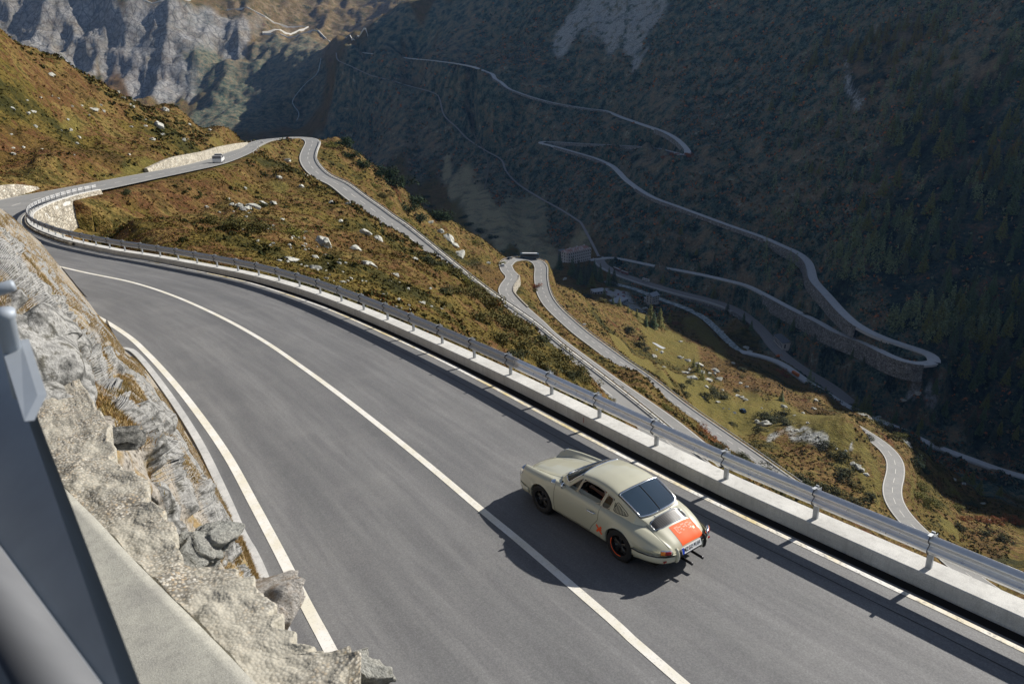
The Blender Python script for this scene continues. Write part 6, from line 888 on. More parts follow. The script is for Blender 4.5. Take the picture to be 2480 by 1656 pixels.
# cabin inside
a = MB(); a.box((-.35, 0, .33), (1.0, .60, .03)); a.box((.60, 0, .70), (.06, .60, .16)); a.box((-1.16, 0, .62), (.04, .50, .16)); a.box((-.9, 0, .60), (.25, .58, .06))
for sd_ in (1, -1): a.box((-.30, sd_ * .63, .56), (.72, .02, .22))
a.build('cabin_lining', M_int, coupe)
for sd_ in (1, -1):
    a = MB(); a.sweep([(-.08, sd_ * .33, .46), (-.30, sd_ * .33, .46), (-.50, sd_ * .33, .47)], [(-.22, -.05), (.22, -.05), (.23, .04), (.12, .02), (-.12, .02), (-.23, .04)])
    a.sweep([(-.50, sd_ * .33, .47), (-.62, sd_ * .33, .72), (-.70, sd_ * .33, .93), (-.73, sd_ * .33, 1.05)], [(-.20, -.04), (.20, -.04), (.19, .04), (.1, .02), (-.1, .02), (-.19, .04)], up=Vector((1, 0, .3))); a.build('seat', mat('seat_leather', (.02, .018, .017), .6), coupe, True)
a = MB(); c = Vector((.24, .34, .80)); ax = Vector((-1, 0, .42)).normalized(); u = Vector((0, 1, 0)); v = ax.cross(u)
a.tube([c + (u * math.cos(t) + v * math.sin(t)) * .19 for t in np.linspace(0, 6.2832, 33)], .012, 8)
for t in (0, 2.1, 4.2): a.tube([c - ax * .02, c + (u * math.cos(t) + v * math.sin(t)) * .18], .009, 6)
a.tube([c - ax * .02, c - ax * .3], .02, 8); a.build('steering_wheel', M_blackg, coupe, True)
for sd_ in (1, -1):
    a = MB(); w0 = (.80, sd_ * .10 + .10, 0); pts_ = [(.815, .12 + sd_ * .26), (.74, .08 + sd_ * .20), (.66, sd_ * .12)]
    a.tube([(x, y, max(cabz(min(x, .83), y), bodyz(x, y)) + .022) for x, y in dense(pts_, .04)], .006, 5); a.build('wiper', M_chrome, coupe, True)
a = MB(); a.tube([(x, .0, cabz(x, 0) + .006) for x in np.linspace(-.87, -1.41, 16)], .006, 5); a.build('heater_wire', M_blackr, rwin)
# ------------------------------------------------------------------ driver
def skin_person(name, joints, edges, rads, parts):
    me = bpy.data.meshes.new(name); me.from_pydata(joints, edges, []); o = bpy.data.objects.new(name, me); COL.objects.link(o)
    md = o.modifiers.new('s', 'SKIN'); sv = me.skin_vertices[0] if me.skin_vertices else None
    if not me.skin_vertices:
        bmm = bmesh.new(); bmm.from_mesh(me); bmm.verts.layers.skin.verify(); bmm.to_mesh(me); bmm.free()
    for i, r in enumerate(rads): me.skin_vertices[0].data[i].radius = r if isinstance(r, tuple) else (r, r)
    me.skin_vertices[0].data[0].use_root = True
    sb = o.modifiers.new('b', 'SUBSURF'); sb.levels = sb.render_levels = 2
    dg = bpy.context.evaluated_depsgraph_get(); m2 = bpy.data.meshes.new_from_object(o.evaluated_get(dg)); bpy.data.objects.remove(o)
    return m2
J = [(-.36, .34, .56), (-.40, .34, .74), (-.44, .34, .92), (-.44, .34, 1.01), (-.43, .34, 1.07),  # pelvis, belly, chest, neck, head base
     (-.44, .52, .93), (-.24, .57, .76), (-.02, .46, .84), (.08, .43, .87), (-.44, .16, .93), (-.22, .13, .78), (.0, .20, .86), (.10, .22, .89),
     (-.34, .44, .53), (.08, .46, .60), (.36, .44, .44), (-.34, .24, .53), (.08, .22, .60), (.36, .24, .44)]
E_ = [(0, 1), (1, 2), (2, 3), (3, 4), (2, 5), (5, 6), (6, 7), (7, 8), (2, 9), (9, 10), (10, 11), (11, 12), (0, 13), (13, 14), (14, 15), (0, 16), (16, 17), (17, 18)]
Rr_ = [(.14, .12), (.13, .11), (.15, .11), .055, .05, .065, .045, .032, .026, .065, .045, .032, .026, .085, .06, .045, .085, .06, .045]
pm_ = skin_person('person', J, E_, Rr_, None); per = bpy.data.objects.new('person', pm_); COL.objects.link(per); per.matrix_world = coupe.matrix_world @ Matrix.Translation((.03, 0, -.11))
M_skin = NT('skin', rough=.6).col((.42, .24, .16)).m; M_shirt = NT('rust_shirt', rough=.9).col((.24, .045, .02)).m; M_jean = NT('dark_trousers', rough=.9).col((.02, .022, .03)).m
for m_ in (M_shirt, M_skin, M_jean): pm_.materials.append(m_)
for p in pm_.polygons:
    c = p.center; p.use_smooth = True
    p.material_index = 2 if (c.z < .62 and c.x > -.5 and abs(c.y - .34) < .2) else (1 if (c.x > -.22 and c.z > .70) or c.z > 1.0 else 0)
tag(per, 'driver in a rust red shirt with both arms on the steering wheel of the coupe', 'person')
bm = bmesh.new(); bmesh.ops.create_uvsphere(bm, u_segments=24, v_segments=16, radius=1)
for v in bm.verts:
    v.co = Vector((v.co.x * .098, v.co.y * .078, v.co.z * .118)); 
    if v.co.z < -.03: v.co.y *= 1 - (-.03 - v.co.z) * 4; v.co.x *= 1 - (-.03 - v.co.z) * 1.5
    if abs(v.co.y) < .018 and v.co.x > .06 and -.045 < v.co.z < .01: v.co.x += .02
me = bpy.data.meshes.new('head'); bm.to_mesh(me); bm.free(); me.materials.append(M_skin); hd = bpy.data.objects.new('head', me); COL.objects.link(hd); hd.parent = per; hd.location = (-.415, .34, 1.135)
for q in me.polygons: q.use_smooth = True
bm = bmesh.new(); bmesh.ops.create_uvsphere(bm, u_segments=24, v_segments=16, radius=1)
bmesh.ops.delete(bm, geom=[v for v in bm.verts if v.co.z < -.25 or (v.co.x > .35 and v.co.z < .45)], context='VERTS')
for v in bm.verts: v.co = Vector((v.co.x * .106, v.co.y * .086, v.co.z * .124))
me = bpy.data.meshes.new('hair'); bm.to_mesh(me); bm.free(); me.materials.append(mat('hair', (.03, .02, .012), .7)); h_ = bpy.data.objects.new('hair', me); COL.objects.link(h_); h_.parent = per; h_.location = (-.42, .34, 1.14)
for w_, ey in ((( .10, .44, .875), 1), ((.12, .22, .895), -1)):
    a = MB(); a.tube([Vector(w_) + Vector((-.03, 0, 0)), Vector(w_) + Vector((.03, 0, .01))], lambda t: .032 - .006 * t, 8)
    for q in range(4): b = Vector(w_) + Vector((.03, (q - 1.5) * .017, .012)); a.tube([b, b + Vector((.035, 0, .008)), b + Vector((.045, 0, -.02)), b + Vector((.025, 0, -.035))], .008, 6)
    a.tube([Vector(w_) + Vector((-.01, -.03 * ey, 0)), Vector(w_) + Vector((.02, -.05 * ey, .01)), Vector(w_) + Vector((.045, -.05 * ey, .0))], .009, 6)
    a.build('hand', M_skin, per, True)
a = MB(); a.tube([(-.03, .465, .835), (-.005, .455, .845)], .040, 12); a.build('watch', M_chrome, per, True)

BOULDERS = [(-43.6,119.7,1.09),(-44.4,115.3,0.97),(-42.8,113.4,0.78),(-45.5,115.3,0.53),(-27.8,102.9,1.41),(-25.3,112.5,1.03),(-19.4,94.6,1.01),(-21.7,67.2,0.66),(-18.9,66.3,0.56),(-20.7,72.7,0.33),(-47.4,141.4,0.86),(-30.0,142.8,1.3),(-27.4,143.8,0.98),(-24.2,75.5,0.29),(-21.4,63.4,0.24),(-22.9,76.8,0.26),(-20.3,66.3,0.2),(-96.9,173.2,1.05),(-105.9,204.6,0.7),(-119.4,257.0,1.56),(-94.1,197.1,1.8),(-103.2,169.8,0.78),(-87.7,179.4,0.95),(-89.7,189.4,0.72),(-112.2,222.6,0.76),(-90.7,151.9,0.58),(-117.1,223.7,0.68),(-89.7,139.6,0.48),(-118.1,289.5,0.88),(-1046.9,2711.0,7.22),(-88.4,197.6,0.75),(-83.3,193.2,0.66),(-93.7,189.4,0.58),(-114.2,335.1,1.15),(-94.1,302.7,1.38),(-80.6,282.4,1.07),(-60.4,187.1,0.78),(-54.1,184.3,0.84),(-48.5,138.6,0.69),(-43.2,170.3,0.91),(-40.3,175.8,0.8),(-36.0,148.2,0.56),(-27.8,371.9,3.11),(-34.8,387.9,3.54),(-31.6,383.1,2.33),(-40.0,392.7,2.09),(-46.5,398.6,1.52),(-13.2,388.8,1.48),(-16.2,94.6,0.5),(-19.3,136.9,0.62),(-33.7,308.7,1.17),(-55.2,148.2,0.51),(-49.1,123.3,0.47),(-46.3,112.2,0.34),(-49.3,114.8,0.39),(-18.7,56.3,0.17),(-16.2,59.5,0.23),(-18.1,72.5,0.22),(-15.3,65.0,0.25),(-27.5,75.5,0.23),(-30.5,79.7,0.18),(-25.6,73.8,0.2),(-27.1,91.6,0.28),(148.6,372.8,4.25),(148.0,382.2,1.74),(147.6,519.7,3.16),(130.9,488.5,2.6),(145.0,497.1,2.65),(161.5,518.5,2.76),(129.4,463.7,3.17),(144.0,475.4,2.89),(157.6,493.4,2.63),(137.5,536.8,2.45),(240.2,677.7,3.09),(237.1,661.1,4.53),(188.2,558.5,2.12),(132.7,441.3,2.01),(159.8,447.9,2.38),(161.1,442.4,2.02),(184.7,434.8,1.98),(188.5,411.7,1.25),(156.9,346.9,1.32),(168.9,301.9,2.53),(169.7,299.0,1.82),(168.0,304.9,1.62),(170.8,296.7,1.35),(148.0,699.9,2.66),(154.8,782.6,2.98),(131.3,796.3,4.24),(120.9,814.2,3.72),(68.9,894.7,3.4),(42.0,387.9,1.18),(229.2,482.5,1.83),(226.6,719.3,2.19),(150.2,591.3,1.8),(293.6,396.6,1.81),(307.4,402.6,1.53),(280.3,359.2,1.37),(292.5,404.6,1.54),(247.5,309.5,1.41),(328.1,521.0,2.77),(320.2,523.6,2.39),(317.6,488.5,2.6),(336.8,507.0,1.93),(304.6,527.5,2.01)]
STONES = [(-18.4,65.0,0.24),(-17.1,69.4,0.16),(-11.2,58.0,0.2),(-15.0,60.2,0.27),(-9.9,60.2,0.18),(-41.3,112.0,0.28),(-19.1,65.9,0.24),(-14.7,68.9,0.17),(-8.1,77.8,0.26),(-18.1,67.0,0.16),(-21.6,86.7,0.33),(-20.8,90.9,0.17),(-19.1,71.6,0.14),(-17.7,90.5,0.18),(-14.2,85.9,0.16),(-18.6,73.8,0.21),(-18.6,65.9,0.18),(-15.6,59.8,0.13),(-30.5,103.4,0.45),(-29.5,84.8,0.33),(-11.3,86.7,0.21),(-12.3,65.0,0.19),(-31.8,88.0,0.38),(-29.4,94.1,0.29),(-11.4,74.7,0.29),(-9.9,57.7,0.27),(-31.7,91.4,0.35),(-9.6,70.6,0.3),(-11.3,58.0,0.12),(-29.5,99.2,0.38),(-29.9,87.8,0.19),(-14.7,67.0,0.2),(-39.6,105.5,0.31),(-12.9,63.8,0.19),(-15.2,63.3,0.2),(-21.1,64.9,0.26),(-23.7,74.5,0.17),(-14.1,78.9,0.28),(-42.8,115.9,0.53),(-8.8,73.4,0.27),(-9.5,62.7,0.13),(-19.8,66.3,0.29),(-27.4,97.7,0.28),(-9.9,64.9,0.22),(-34.0,99.6,0.24),(-11.4,94.8,0.34),(-14.9,60.5,0.27),(-35.4,109.0,0.44),(-34.4,101.4,0.24),(-11.1,66.3,0.31),(-25.5,85.0,0.35),(-43.2,116.2,0.51),(-29.0,94.8,0.34),(-24.9,85.2,0.28),(-12.3,66.7,0.18),(-9.0,60.1,0.23),(-27.3,86.5,0.39),(-20.5,76.0,0.32),(-33.7,91.8,0.2),(-26.0,75.9,0.31),(-19.9,87.8,0.22),(-8.5,84.8,0.26),(-19.4,89.1,0.34),(-18.3,75.7,0.31),(-9.4,71.5,0.32),(-44.5,115.3,0.28),(-16.9,63.6,0.18),(-28.7,102.7,0.36),(-43.6,111.1,0.26),(-39.9,107.3,0.21),(-96.9,160.4,0.45),(-94.4,150.0,0.42),(-102.8,201.5,0.46),(-88.0,135.5,0.56),(-82.0,138.2,0.5),(-79.2,118.8,0.41),(-102.0,201.0,0.82),(-105.5,255.7,0.73),(-97.0,196.6,0.44),(-73.6,122.7,0.24),(-79.3,116.5,0.29),(-94.5,183.4,0.49),(-99.5,181.1,0.61),(-92.6,154.9,0.57),(-89.3,151.9,0.62),(-91.9,142.1,0.34),(-94.5,213.9,0.52),(-97.4,169.4,0.5),(-78.1,114.2,0.46),(-110.1,253.2,1.05),(-96.2,163.6,0.48),(-84.3,130.9,0.55),(-88.1,131.9,0.5),(-95.0,167.3,0.35),(-97.0,158.4,0.31),(-77.2,120.3,0.27),(-81.9,120.6,0.3),(-79.4,151.5,0.43),(-88.4,144.9,0.28),(-98.2,179.4,0.72),(158.3,383.1,1.87),(136.4,500.8,2.64),(142.9,531.5,2.91),(141.8,473.0,1.4),(158.5,509.5,2.53),(112.7,518.5,2.79),(164.3,315.7,1.11),(132.9,413.7,2.0),(157.2,331.8,0.85),(151.8,500.8,1.5),(122.0,538.1,2.46),(158.0,449.0,2.11),(106.6,459.1,2.23),(165.0,353.0,1.62),(160.4,375.6,1.34),(211.3,446.8,2.19),(157.3,346.9,1.22),(159.5,326.1,1.49),(168.5,314.2,1.27),(171.0,385.0,1.15),(163.0,390.8,0.99),(186.1,432.6,1.12),(118.2,539.4,1.85),(139.8,538.1,1.38),(176.7,500.8,2.17),(164.6,421.0,1.21),(148.5,455.7,1.43),(178.5,490.9,1.68),(123.1,412.7,1.17),(144.3,513.3,1.5)]
BUSHES = [(-39.1,93.2,2.3,1),(-34.2,85.0,2.6,1),(-30.7,78.9,2.4,1),(-29.5,80.3,2.2,1),(-30.3,86.3,1.6,0),(-29.9,96.2,2.7,3),(-54.2,100.6,1.4,0),(-44.6,127.1,1.6,0),(-20.8,79.7,1.0,1),(-93.5,398.6,6.1,4),(-539.7,2250.9,27.6,0),(-95.6,387.9,5.7,3),(-86.8,387.9,5.2,4),(-79.1,382.2,6.1,4),(-365.5,1878.1,25.3,4),(-72.8,396.6,7.3,4),(-70.4,409.6,7.0,4),(-64.7,395.7,8.3,4),(-235.4,1586.7,29.2,4),(-55.9,407.6,7.5,4),(-180.3,1483.9,27.3,4),(-162.1,1398.1,25.7,4),(-44.5,427.3,7.3,4),(-40.6,427.3,5.8,4),(-50.3,381.2,6.1,4),(-55.7,371.9,5.9,4),(-68.8,361.0,4.4,3),(-58.5,336.7,5.0,3),(-50.9,318.9,5.9,3),(-43.9,302.7,7.1,3),(-40.6,311.8,5.7,3),(-50.6,299.7,4.8,1),(-62.4,347.8,4.7,1),(-18.3,149.7,2.4,0),(-16.5,150.0,1.8,0),(-72.5,1181.2,14.5,4),(-52.3,1135.2,16.7,4),(-33.4,1093.8,14.8,4),(-22.2,423.1,4.7,3),(-87.8,1247.4,15.3,4),(-8.5,107.1,2.6,1),(-6.1,113.1,3.1,1),(-3.8,109.8,3.4,1),(-1.9,100.9,3.1,1),(-4.6,95.1,2.6,1),(-0.3,98.2,3.0,1),(-1.4,88.0,2.7,1),(1.7,100.4,2.8,1),(1.6,90.7,2.8,1),(3.7,99.2,2.4,0),(4.0,90.2,2.8,1),(6.6,97.7,2.7,1),(7.2,93.2,2.6,1),(9.7,99.2,2.4,1),(10.9,97.2,2.4,1),(20.2,152.7,3.3,1),(23.4,156.1,2.9,1),(0.9,83.1,2.3,0),(5.0,87.2,2.1,0),(8.3,90.5,2.1,0),(11.1,93.0,1.9,0),(-9.2,131.2,2.8,3),(-11.4,132.9,2.4,1),(-9.8,98.7,1.8,0),(-8.1,134.5,2.5,1),(-3.6,128.0,1.9,2),(2.7,158.8,1.8,2),(12.7,272.7,3.7,2),(-13.5,129.3,2.0,3),(0.5,115.6,2.5,1),(-6.4,423.1,3.6,3),(14.4,403.6,3.5,2),(12.9,396.6,2.9,1),(33.6,413.7,3.0,0),(35.1,369.1,3.6,1),(33.2,284.5,1.4,3),(34.5,238.0,3.2,1),(31.0,265.4,2.3,5),(31.9,209.2,2.3,1),(44.1,227.6,3.6,3),(47.8,218.2,3.2,3),(51.3,216.6,3.5,3),(62.1,210.2,3.9,2),(70.2,224.2,3.9,2),(75.6,228.1,3.6,2),(56.2,189.4,3.5,0),(65.6,201.5,4.0,0),(75.8,216.0,4.0,0),(79.9,216.0,4.0,0),(96.1,551.6,7.4,0),(101.7,530.2,7.2,0),(106.5,526.2,6.5,0),(100.2,384.1,5.7,0),(99.4,370.0,5.0,0),(117.8,431.5,4.8,0),(137.9,438.0,8.1,0),(125.0,413.7,7.1,0),(139.0,426.2,6.8,0),(159.7,462.6,4.5,0),(191.1,543.5,6.0,0),(114.8,341.8,4.2,0),(130.8,374.6,4.1,0),(155.7,388.8,9.5,0),(158.1,377.4,9.3,0),(157.3,362.8,8.0,0),(168.2,396.6,7.3,0),(139.4,354.8,5.7,0),(65.6,196.6,3.6,0),(67.2,188.5,4.2,0),(75.1,198.1,4.9,0),(81.2,202.0,5.0,0),(87.5,206.1,5.1,0),(96.6,216.0,5.3,0),(116.5,248.2,6.7,0),(128.3,260.8,7.0,0),(136.8,266.1,6.5,0),(141.5,263.4,6.5,1),(111.5,285.9,6.0,0),(115.8,280.3,5.8,0),(159.0,317.3,5.8,0),(162.4,309.5,6.5,0),(160.1,296.7,6.6,0),(153.4,286.6,6.0,0),(159.0,283.1,5.2,1),(159.1,270.7,5.0,0),(148.7,262.1,5.8,0),(182.9,518.5,4.5,1),(108.0,555.7,4.8,1),(80.8,609.2,7.5,1),(87.1,792.3,8.7,0),(190.9,335.9,4.5,0),(197.3,296.7,7.3,3),(201.7,293.8,6.5,3),(209.6,313.4,5.8,3),(256.7,370.9,5.9,1),(220.8,341.8,5.5,4),(233.5,348.6,5.1,4),(328.1,469.5,5.8,1),(246.9,341.8,5.5,3),(233.9,314.9,5.0,3),(229.9,303.4,3.7,2),(239.4,304.9,4.5,2),(248.5,305.7,4.5,2),(259.9,340.9,5.4,0),(213.5,284.5,4.5,0),(227.8,285.2,4.5,0),(232.8,279.6,5.1,0),(264.7,315.7,4.6,2),(239.9,388.8,4.8,3),(253.4,427.3,5.2,1),(242.6,419.9,4.6,4),(330.4,484.9,6.5,1),(324.9,447.9,7.1,0),(336.2,430.5,6.9,0),(335.2,401.6,5.9,1),(233.9,703.4,9.5,1),(242.2,699.9,10.3,1),(248.1,681.1,8.4,1),(225.8,780.6,9.6,0),(216.5,784.5,8.7,1),(93.8,885.9,6.5,3),(100.0,864.2,6.4,3),(122.7,847.2,6.2,3),(269.0,1110.2,10.9,2),(264.1,1101.9,8.1,2),(248.7,1118.4,8.2,2),(237.4,1143.7,7.0,2),(246.8,598.7,5.9,2),(247.6,589.8,5.1,2),(31.9,209.2,1.8,2),(298.7,681.1,6.7,0),(300.4,653.0,6.4,1)]
TREES = [(65.1,942.5,20.0,0),(80.3,914.9,25.2,0),(86.7,901.4,22.6,0),(94.1,901.4,25.9,0),(101.7,908.1,22.7,0),(108.4,905.9,23.8,0),(114.9,896.9,19.1,0),(95.1,870.6,21.8,0),(87.2,874.9,18.6,0),(100.7,859.9,18.3,1),(123.9,877.1,18.7,0),(130.6,877.1,19.8,0),(194.7,883.7,10.0,1),(75.5,921.7,8.1,1),(125.5,609.2,16.0,1),(137.0,621.4,14.8,1),(127.9,604.6,12.9,0),(155.4,661.1,9.1,1),(118.1,591.3,9.6,0),(288.7,536.8,14.1,1),(289.5,526.2,18.4,1),(294.2,528.9,16.5,1),(265.3,562.7,7.7,1),(269.0,553.0,8.3,1),(190.4,453.5,7.9,0),(309.6,480.1,9.0,1),(308.0,459.1,9.8,0),(299.3,499.5,6.9,1),(306.8,408.6,9.2,1),(305.4,397.6,8.5,1),(299.8,405.6,7.6,1),(321.1,399.6,7.5,1),(140.3,492.2,8.0,1),(141.4,509.5,7.0,1),(136.5,466.0,7.0,1),(110.6,595.7,6.0,1),(101.7,589.8,5.9,1),(95.3,600.2,6.8,1),(90.5,607.6,6.1,0),(109.9,810.2,10.1,1),(449.4,1093.8,17.2,2),(491.9,1043.4,17.6,2),(513.2,942.5,13.9,2),(470.6,1038.2,12.0,2),(521.9,971.0,12.4,2),(509.0,1022.9,13.8,1),(497.0,1048.6,18.9,2),(527.8,975.8,17.4,2),(477.4,1015.3,13.8,2),(430.2,1115.7,14.2,2),(499.9,930.9,14.3,1),(518.9,992.9,14.4,2),(482.2,1051.2,15.1,2),(441.8,1115.7,20.5,1),(483.4,1010.3,15.2,2),(517.6,980.7,15.2,2),(484.6,983.1,12.2,2),(464.5,1138.0,20.3,2),(435.3,1112.9,18.6,2),(466.9,1025.5,16.4,2),(522.4,903.6,15.8,1),(486.8,1022.9,13.2,2),(531.0,959.0,11.1,2),(503.7,919.4,13.4,2),(532.1,978.3,12.7,2),(471.4,1085.6,13.4,2),(508.0,956.7,12.3,2),(521.2,1000.3,12.6,1),(516.2,919.4,13.0,2),(480.7,959.0,12.8,1),(493.6,1020.4,17.0,2),(487.8,973.4,16.8,2),(499.1,1010.3,14.2,2),(493.6,1064.3,18.5,1),(511.0,1007.8,15.1,2),(470.7,1064.3,13.5,1),(503.8,1040.8,16.9,2),(511.8,983.1,15.9,2),(528.6,942.5,13.9,2),(447.2,1129.6,16.7,2),(460.9,1043.4,15.6,1),(480.2,1074.9,19.7,2),(499.3,980.7,14.6,2),(488.4,1056.4,17.1,1),(536.8,802.2,13.0,0),(537.3,792.3,13.8,0),(506.4,814.2,21.9,0),(469.3,822.3,22.5,1),(475.4,731.9,18.0,0),(505.1,828.5,15.1,0),(507.7,761.5,20.9,1),(481.3,721.1,16.5,1),(493.6,771.0,14.7,0),(528.6,782.6,20.0,1),(512.7,744.7,13.2,0),(501.7,754.0,13.7,1),(456.7,879.3,14.4,0),(517.1,763.4,17.0,1),(471.5,800.2,21.8,0),(484.9,864.2,20.0,0),(494.3,816.3,19.8,1),(489.0,836.7,22.9,0),(531.5,806.2,18.3,0),(490.1,864.2,17.6,1),(472.2,765.3,18.3,0),(455.2,824.4,13.7,1),(461.2,774.8,21.1,1),(485.5,808.2,18.7,0),(510.3,730.1,15.9,0),(459.8,788.4,20.5,1),(468.9,737.3,11.9,0),(479.2,792.3,16.0,0),(499.1,859.9,14.2,0),(481.5,921.7,17.6,0),(505.4,864.2,17.4,1),(535.8,832.6,17.1,0),(469.5,859.9,17.8,1),(492.9,754.0,16.3,1),(491.1,899.1,17.3,0),(448.1,851.4,15.2,1),(507.4,750.2,12.5,0),(446.5,868.5,24.4,1),(525.0,804.2,18.1,0),(475.4,896.9,23.8,1),(446.4,810.2,21.8,1),(499.7,826.4,21.8,0),(497.3,905.9,23.8,0),(476.4,782.6,20.3,0),(511.0,794.3,19.1,0),(491.3,919.4,15.2,1),(436.3,592.8,18.7,1),(407.1,689.6,14.0,0),(387.6,731.9,15.8,0),(449.4,681.1,13.1,1),(440.2,644.9,18.1,0),(394.7,598.7,14.2,0),(410.2,648.1,14.9,1),(373.7,741.0,21.5,1),(427.9,681.1,19.0,0),(407.3,786.4,18.2,1),(469.6,698.2,14.0,0),(389.5,701.7,21.4,0),(409.6,730.1,16.5,1),(371.5,651.3,17.2,0),(419.9,786.4,23.6,1),(415.0,615.2,13.5,0),(387.4,607.6,16.5,0),(485.8,691.3,22.6,0),(403.9,597.2,18.1,0),(465.2,644.9,21.2,0),(477.1,662.7,14.1,0),(376.7,713.9,21.7,0),(397.1,730.1,23.1,0),(424.0,721.1,22.7,1),(425.2,603.1,17.2,0),(390.9,657.8,20.1,0),(448.6,710.4,16.2,0),(382.9,641.7,17.1,1),(394.3,621.4,12.4,0),(441.2,696.5,18.6,0),(491.2,701.7,18.7,0),(439.1,722.8,19.3,0),(417.0,696.5,20.2,0),(469.7,708.6,22.1,0),(370.4,684.5,14.3,0),(397.0,649.7,17.1,0),(418.1,671.0,15.3,0),(484.9,705.1,22.1,0),(457.0,654.6,19.5,1),(426.1,649.7,14.7,0),(408.9,676.0,15.0,0),(404.1,763.4,23.6,0),(444.9,750.2,18.9,0),(369.5,715.7,17.8,1),(470.6,686.2,21.2,0),(460.9,741.0,22.4,0),(403.5,737.3,15.2,0),(478.2,710.4,20.8,0),(454.4,632.2,13.2,0),(444.0,594.2,12.5,0),(409.8,814.2,25.2,0),(390.2,687.9,18.1,1),(390.0,672.7,19.8,0),(475.2,674.4,21.2,0),(440.4,585.5,11.9,1),(384.3,780.6,19.3,1),(485.8,701.7,10.6,1),(510.4,728.2,14.0,1),(468.4,724.6,10.7,2),(498.0,722.8,15.1,1),(506.9,735.5,12.0,2),(480.3,730.1,12.2,2),(489.9,693.0,11.2,2),(473.8,719.3,15.4,2),(475.8,741.0,11.0,2),(496.6,698.2,12.6,1),(495.0,728.2,14.8,1),(485.7,731.9,15.1,1),(491.0,739.2,12.8,2),(486.7,744.7,12.2,2),(501.0,730.1,14.4,2),(478.5,703.4,10.8,2),(423.7,572.5,18.7,0),(415.1,591.3,19.9,0),(372.3,571.1,15.2,0),(391.5,530.2,14.7,0),(405.4,542.1,17.3,0),(399.1,588.4,20.0,0),(396.6,561.3,13.1,1),(357.8,557.1,12.2,1),(379.8,553.0,14.8,0),(353.0,566.9,18.0,1),(395.3,578.2,16.9,0),(390.5,592.8,13.4,1),(405.5,528.9,12.6,0),(387.8,582.6,16.6,1),(395.4,551.6,14.9,1),(370.0,555.7,15.0,0),(403.0,557.1,14.3,1),(437.4,576.8,17.9,0),(372.7,536.8,16.3,1),(415.0,571.1,12.8,0),(416.0,581.1,15.0,0),(388.6,540.8,12.9,0),(380.6,530.2,17.4,0),(375.3,594.2,19.7,0),(398.2,539.4,13.4,0),(427.9,558.5,15.2,0),(406.4,515.9,11.1,0),(430.0,589.8,17.9,0),(419.6,547.5,12.7,0),(367.5,584.0,16.0,0),(398.2,522.3,14.0,1),(429.3,568.3,17.8,0),(414.2,531.5,15.7,1),(389.5,566.9,15.6,1),(417.8,561.3,16.7,1),(363.9,544.8,18.3,0),(403.9,581.1,14.5,1),(376.1,544.8,13.5,0),(377.4,562.7,15.7,0),(362.5,568.3,18.6,1),(383.3,513.3,9.4,0),(375.1,526.2,12.9,0),(370.9,499.5,11.5,0),(393.7,495.8,12.4,0),(334.8,504.5,8.7,0),(363.2,499.5,12.5,0),(384.9,497.1,12.6,0),(350.4,515.9,11.2,0),(353.6,490.9,8.1,0),(382.2,476.5,10.7,1),(368.1,480.1,12.5,0),(376.6,508.3,10.7,1),(354.2,528.9,8.7,0),(353.5,483.7,7.9,0),(313.4,518.5,9.9,0),(388.3,488.5,12.8,0),(340.8,519.7,11.7,0),(373.4,482.5,10.4,1),(362.1,487.3,12.8,0),(326.5,504.5,8.1,1),(382.2,836.7,14.1,0),(379.5,1093.8,17.4,1),(419.2,832.6,8.6,0),(412.7,812.2,8.4,0),(389.4,780.6,11.9,0),(414.0,937.9,13.4,1),(399.7,864.2,9.1,0),(384.6,980.7,15.0,0),(409.4,983.1,14.8,1),(375.6,973.4,15.2,0),(382.9,903.6,10.0,1),(407.3,859.9,9.0,0),(399.2,1064.3,13.1,1),(374.9,857.8,10.3,0),(377.6,914.9,12.9,1),(402.7,843.0,13.8,0),(218.2,961.4,10.6,0),(231.1,917.2,11.5,0),(299.9,705.1,8.0,1),(228.7,949.6,11.5,1),(256.7,864.2,8.7,0),(241.4,888.1,10.1,0),(273.8,851.4,10.7,0),(257.7,881.5,11.1,0),(242.4,912.6,7.6,1),(211.1,985.6,11.2,0),(295.6,737.3,8.6,0),(221.6,935.5,7.7,0),(258.6,748.4,12.8,0),(281.6,706.9,11.1,0),(292.8,612.2,7.4,0),(302.3,578.2,7.9,0),(307.2,572.5,7.5,0),(290.9,637.0,7.0,0),(283.0,662.7,6.8,0),(305.5,589.8,8.9,0),(298.6,601.6,7.3,0),(285.4,637.0,7.5,0),(260.3,726.4,9.4,0),(246.7,830.5,13.3,1),(285.0,677.7,11.5,0),(252.0,788.4,12.3,0)]
SITES = {'hotelA':(78.6,967.4,-263.0),'hotelB':(113.4,995.7,-263.0),'hotelC':(72.4,977.9,-263.0),'gar1':(99.3,821.1,-263.0),'gar2':(111.9,827.6,-263.0),'hallA':(112.9,788.8,-263.0),'hallB':(121.9,776.9,-263.0),'hallC':(136.8,796.0,-263.0),'houseA':(165.4,799.0,-264.0),'houseB':(182.2,813.9,-264.0),'houseC':(160.6,808.9,-264.0),'statA':(273.5,706.7,-271.0),'statB':(274.3,670.5,-271.0),'statC':(290.8,681.2,-271.0),'lot':(122.6,836.8,-263.0),'car1':(114.6,831.5,-263.0),'car2':(129.0,825.0,-263.0),'car3':(134.7,820.5,-263.0),'car4':(137.7,839.5,-263.0),'train0':(143.7,940.3,-263.0),'train1':(154.7,922.0,-263.3),'wag':(170.2,915.0,-264.0),'box':(259.7,598.0,-270.0),'box1':(263.2,592.6,-270.0),'dig':(256.3,638.0,-267.0)}
SITES['bus']=(11.4,444.6,-118.1)
SITES['bus1']=(33.3,975.8,-262.3)
SITES['carw']=(-2.8,422.0,-114.5)
SITES['card']=(2.7,440.2,-116.4)
SITES['jeep']=(-70.2,169.0,-21.6)
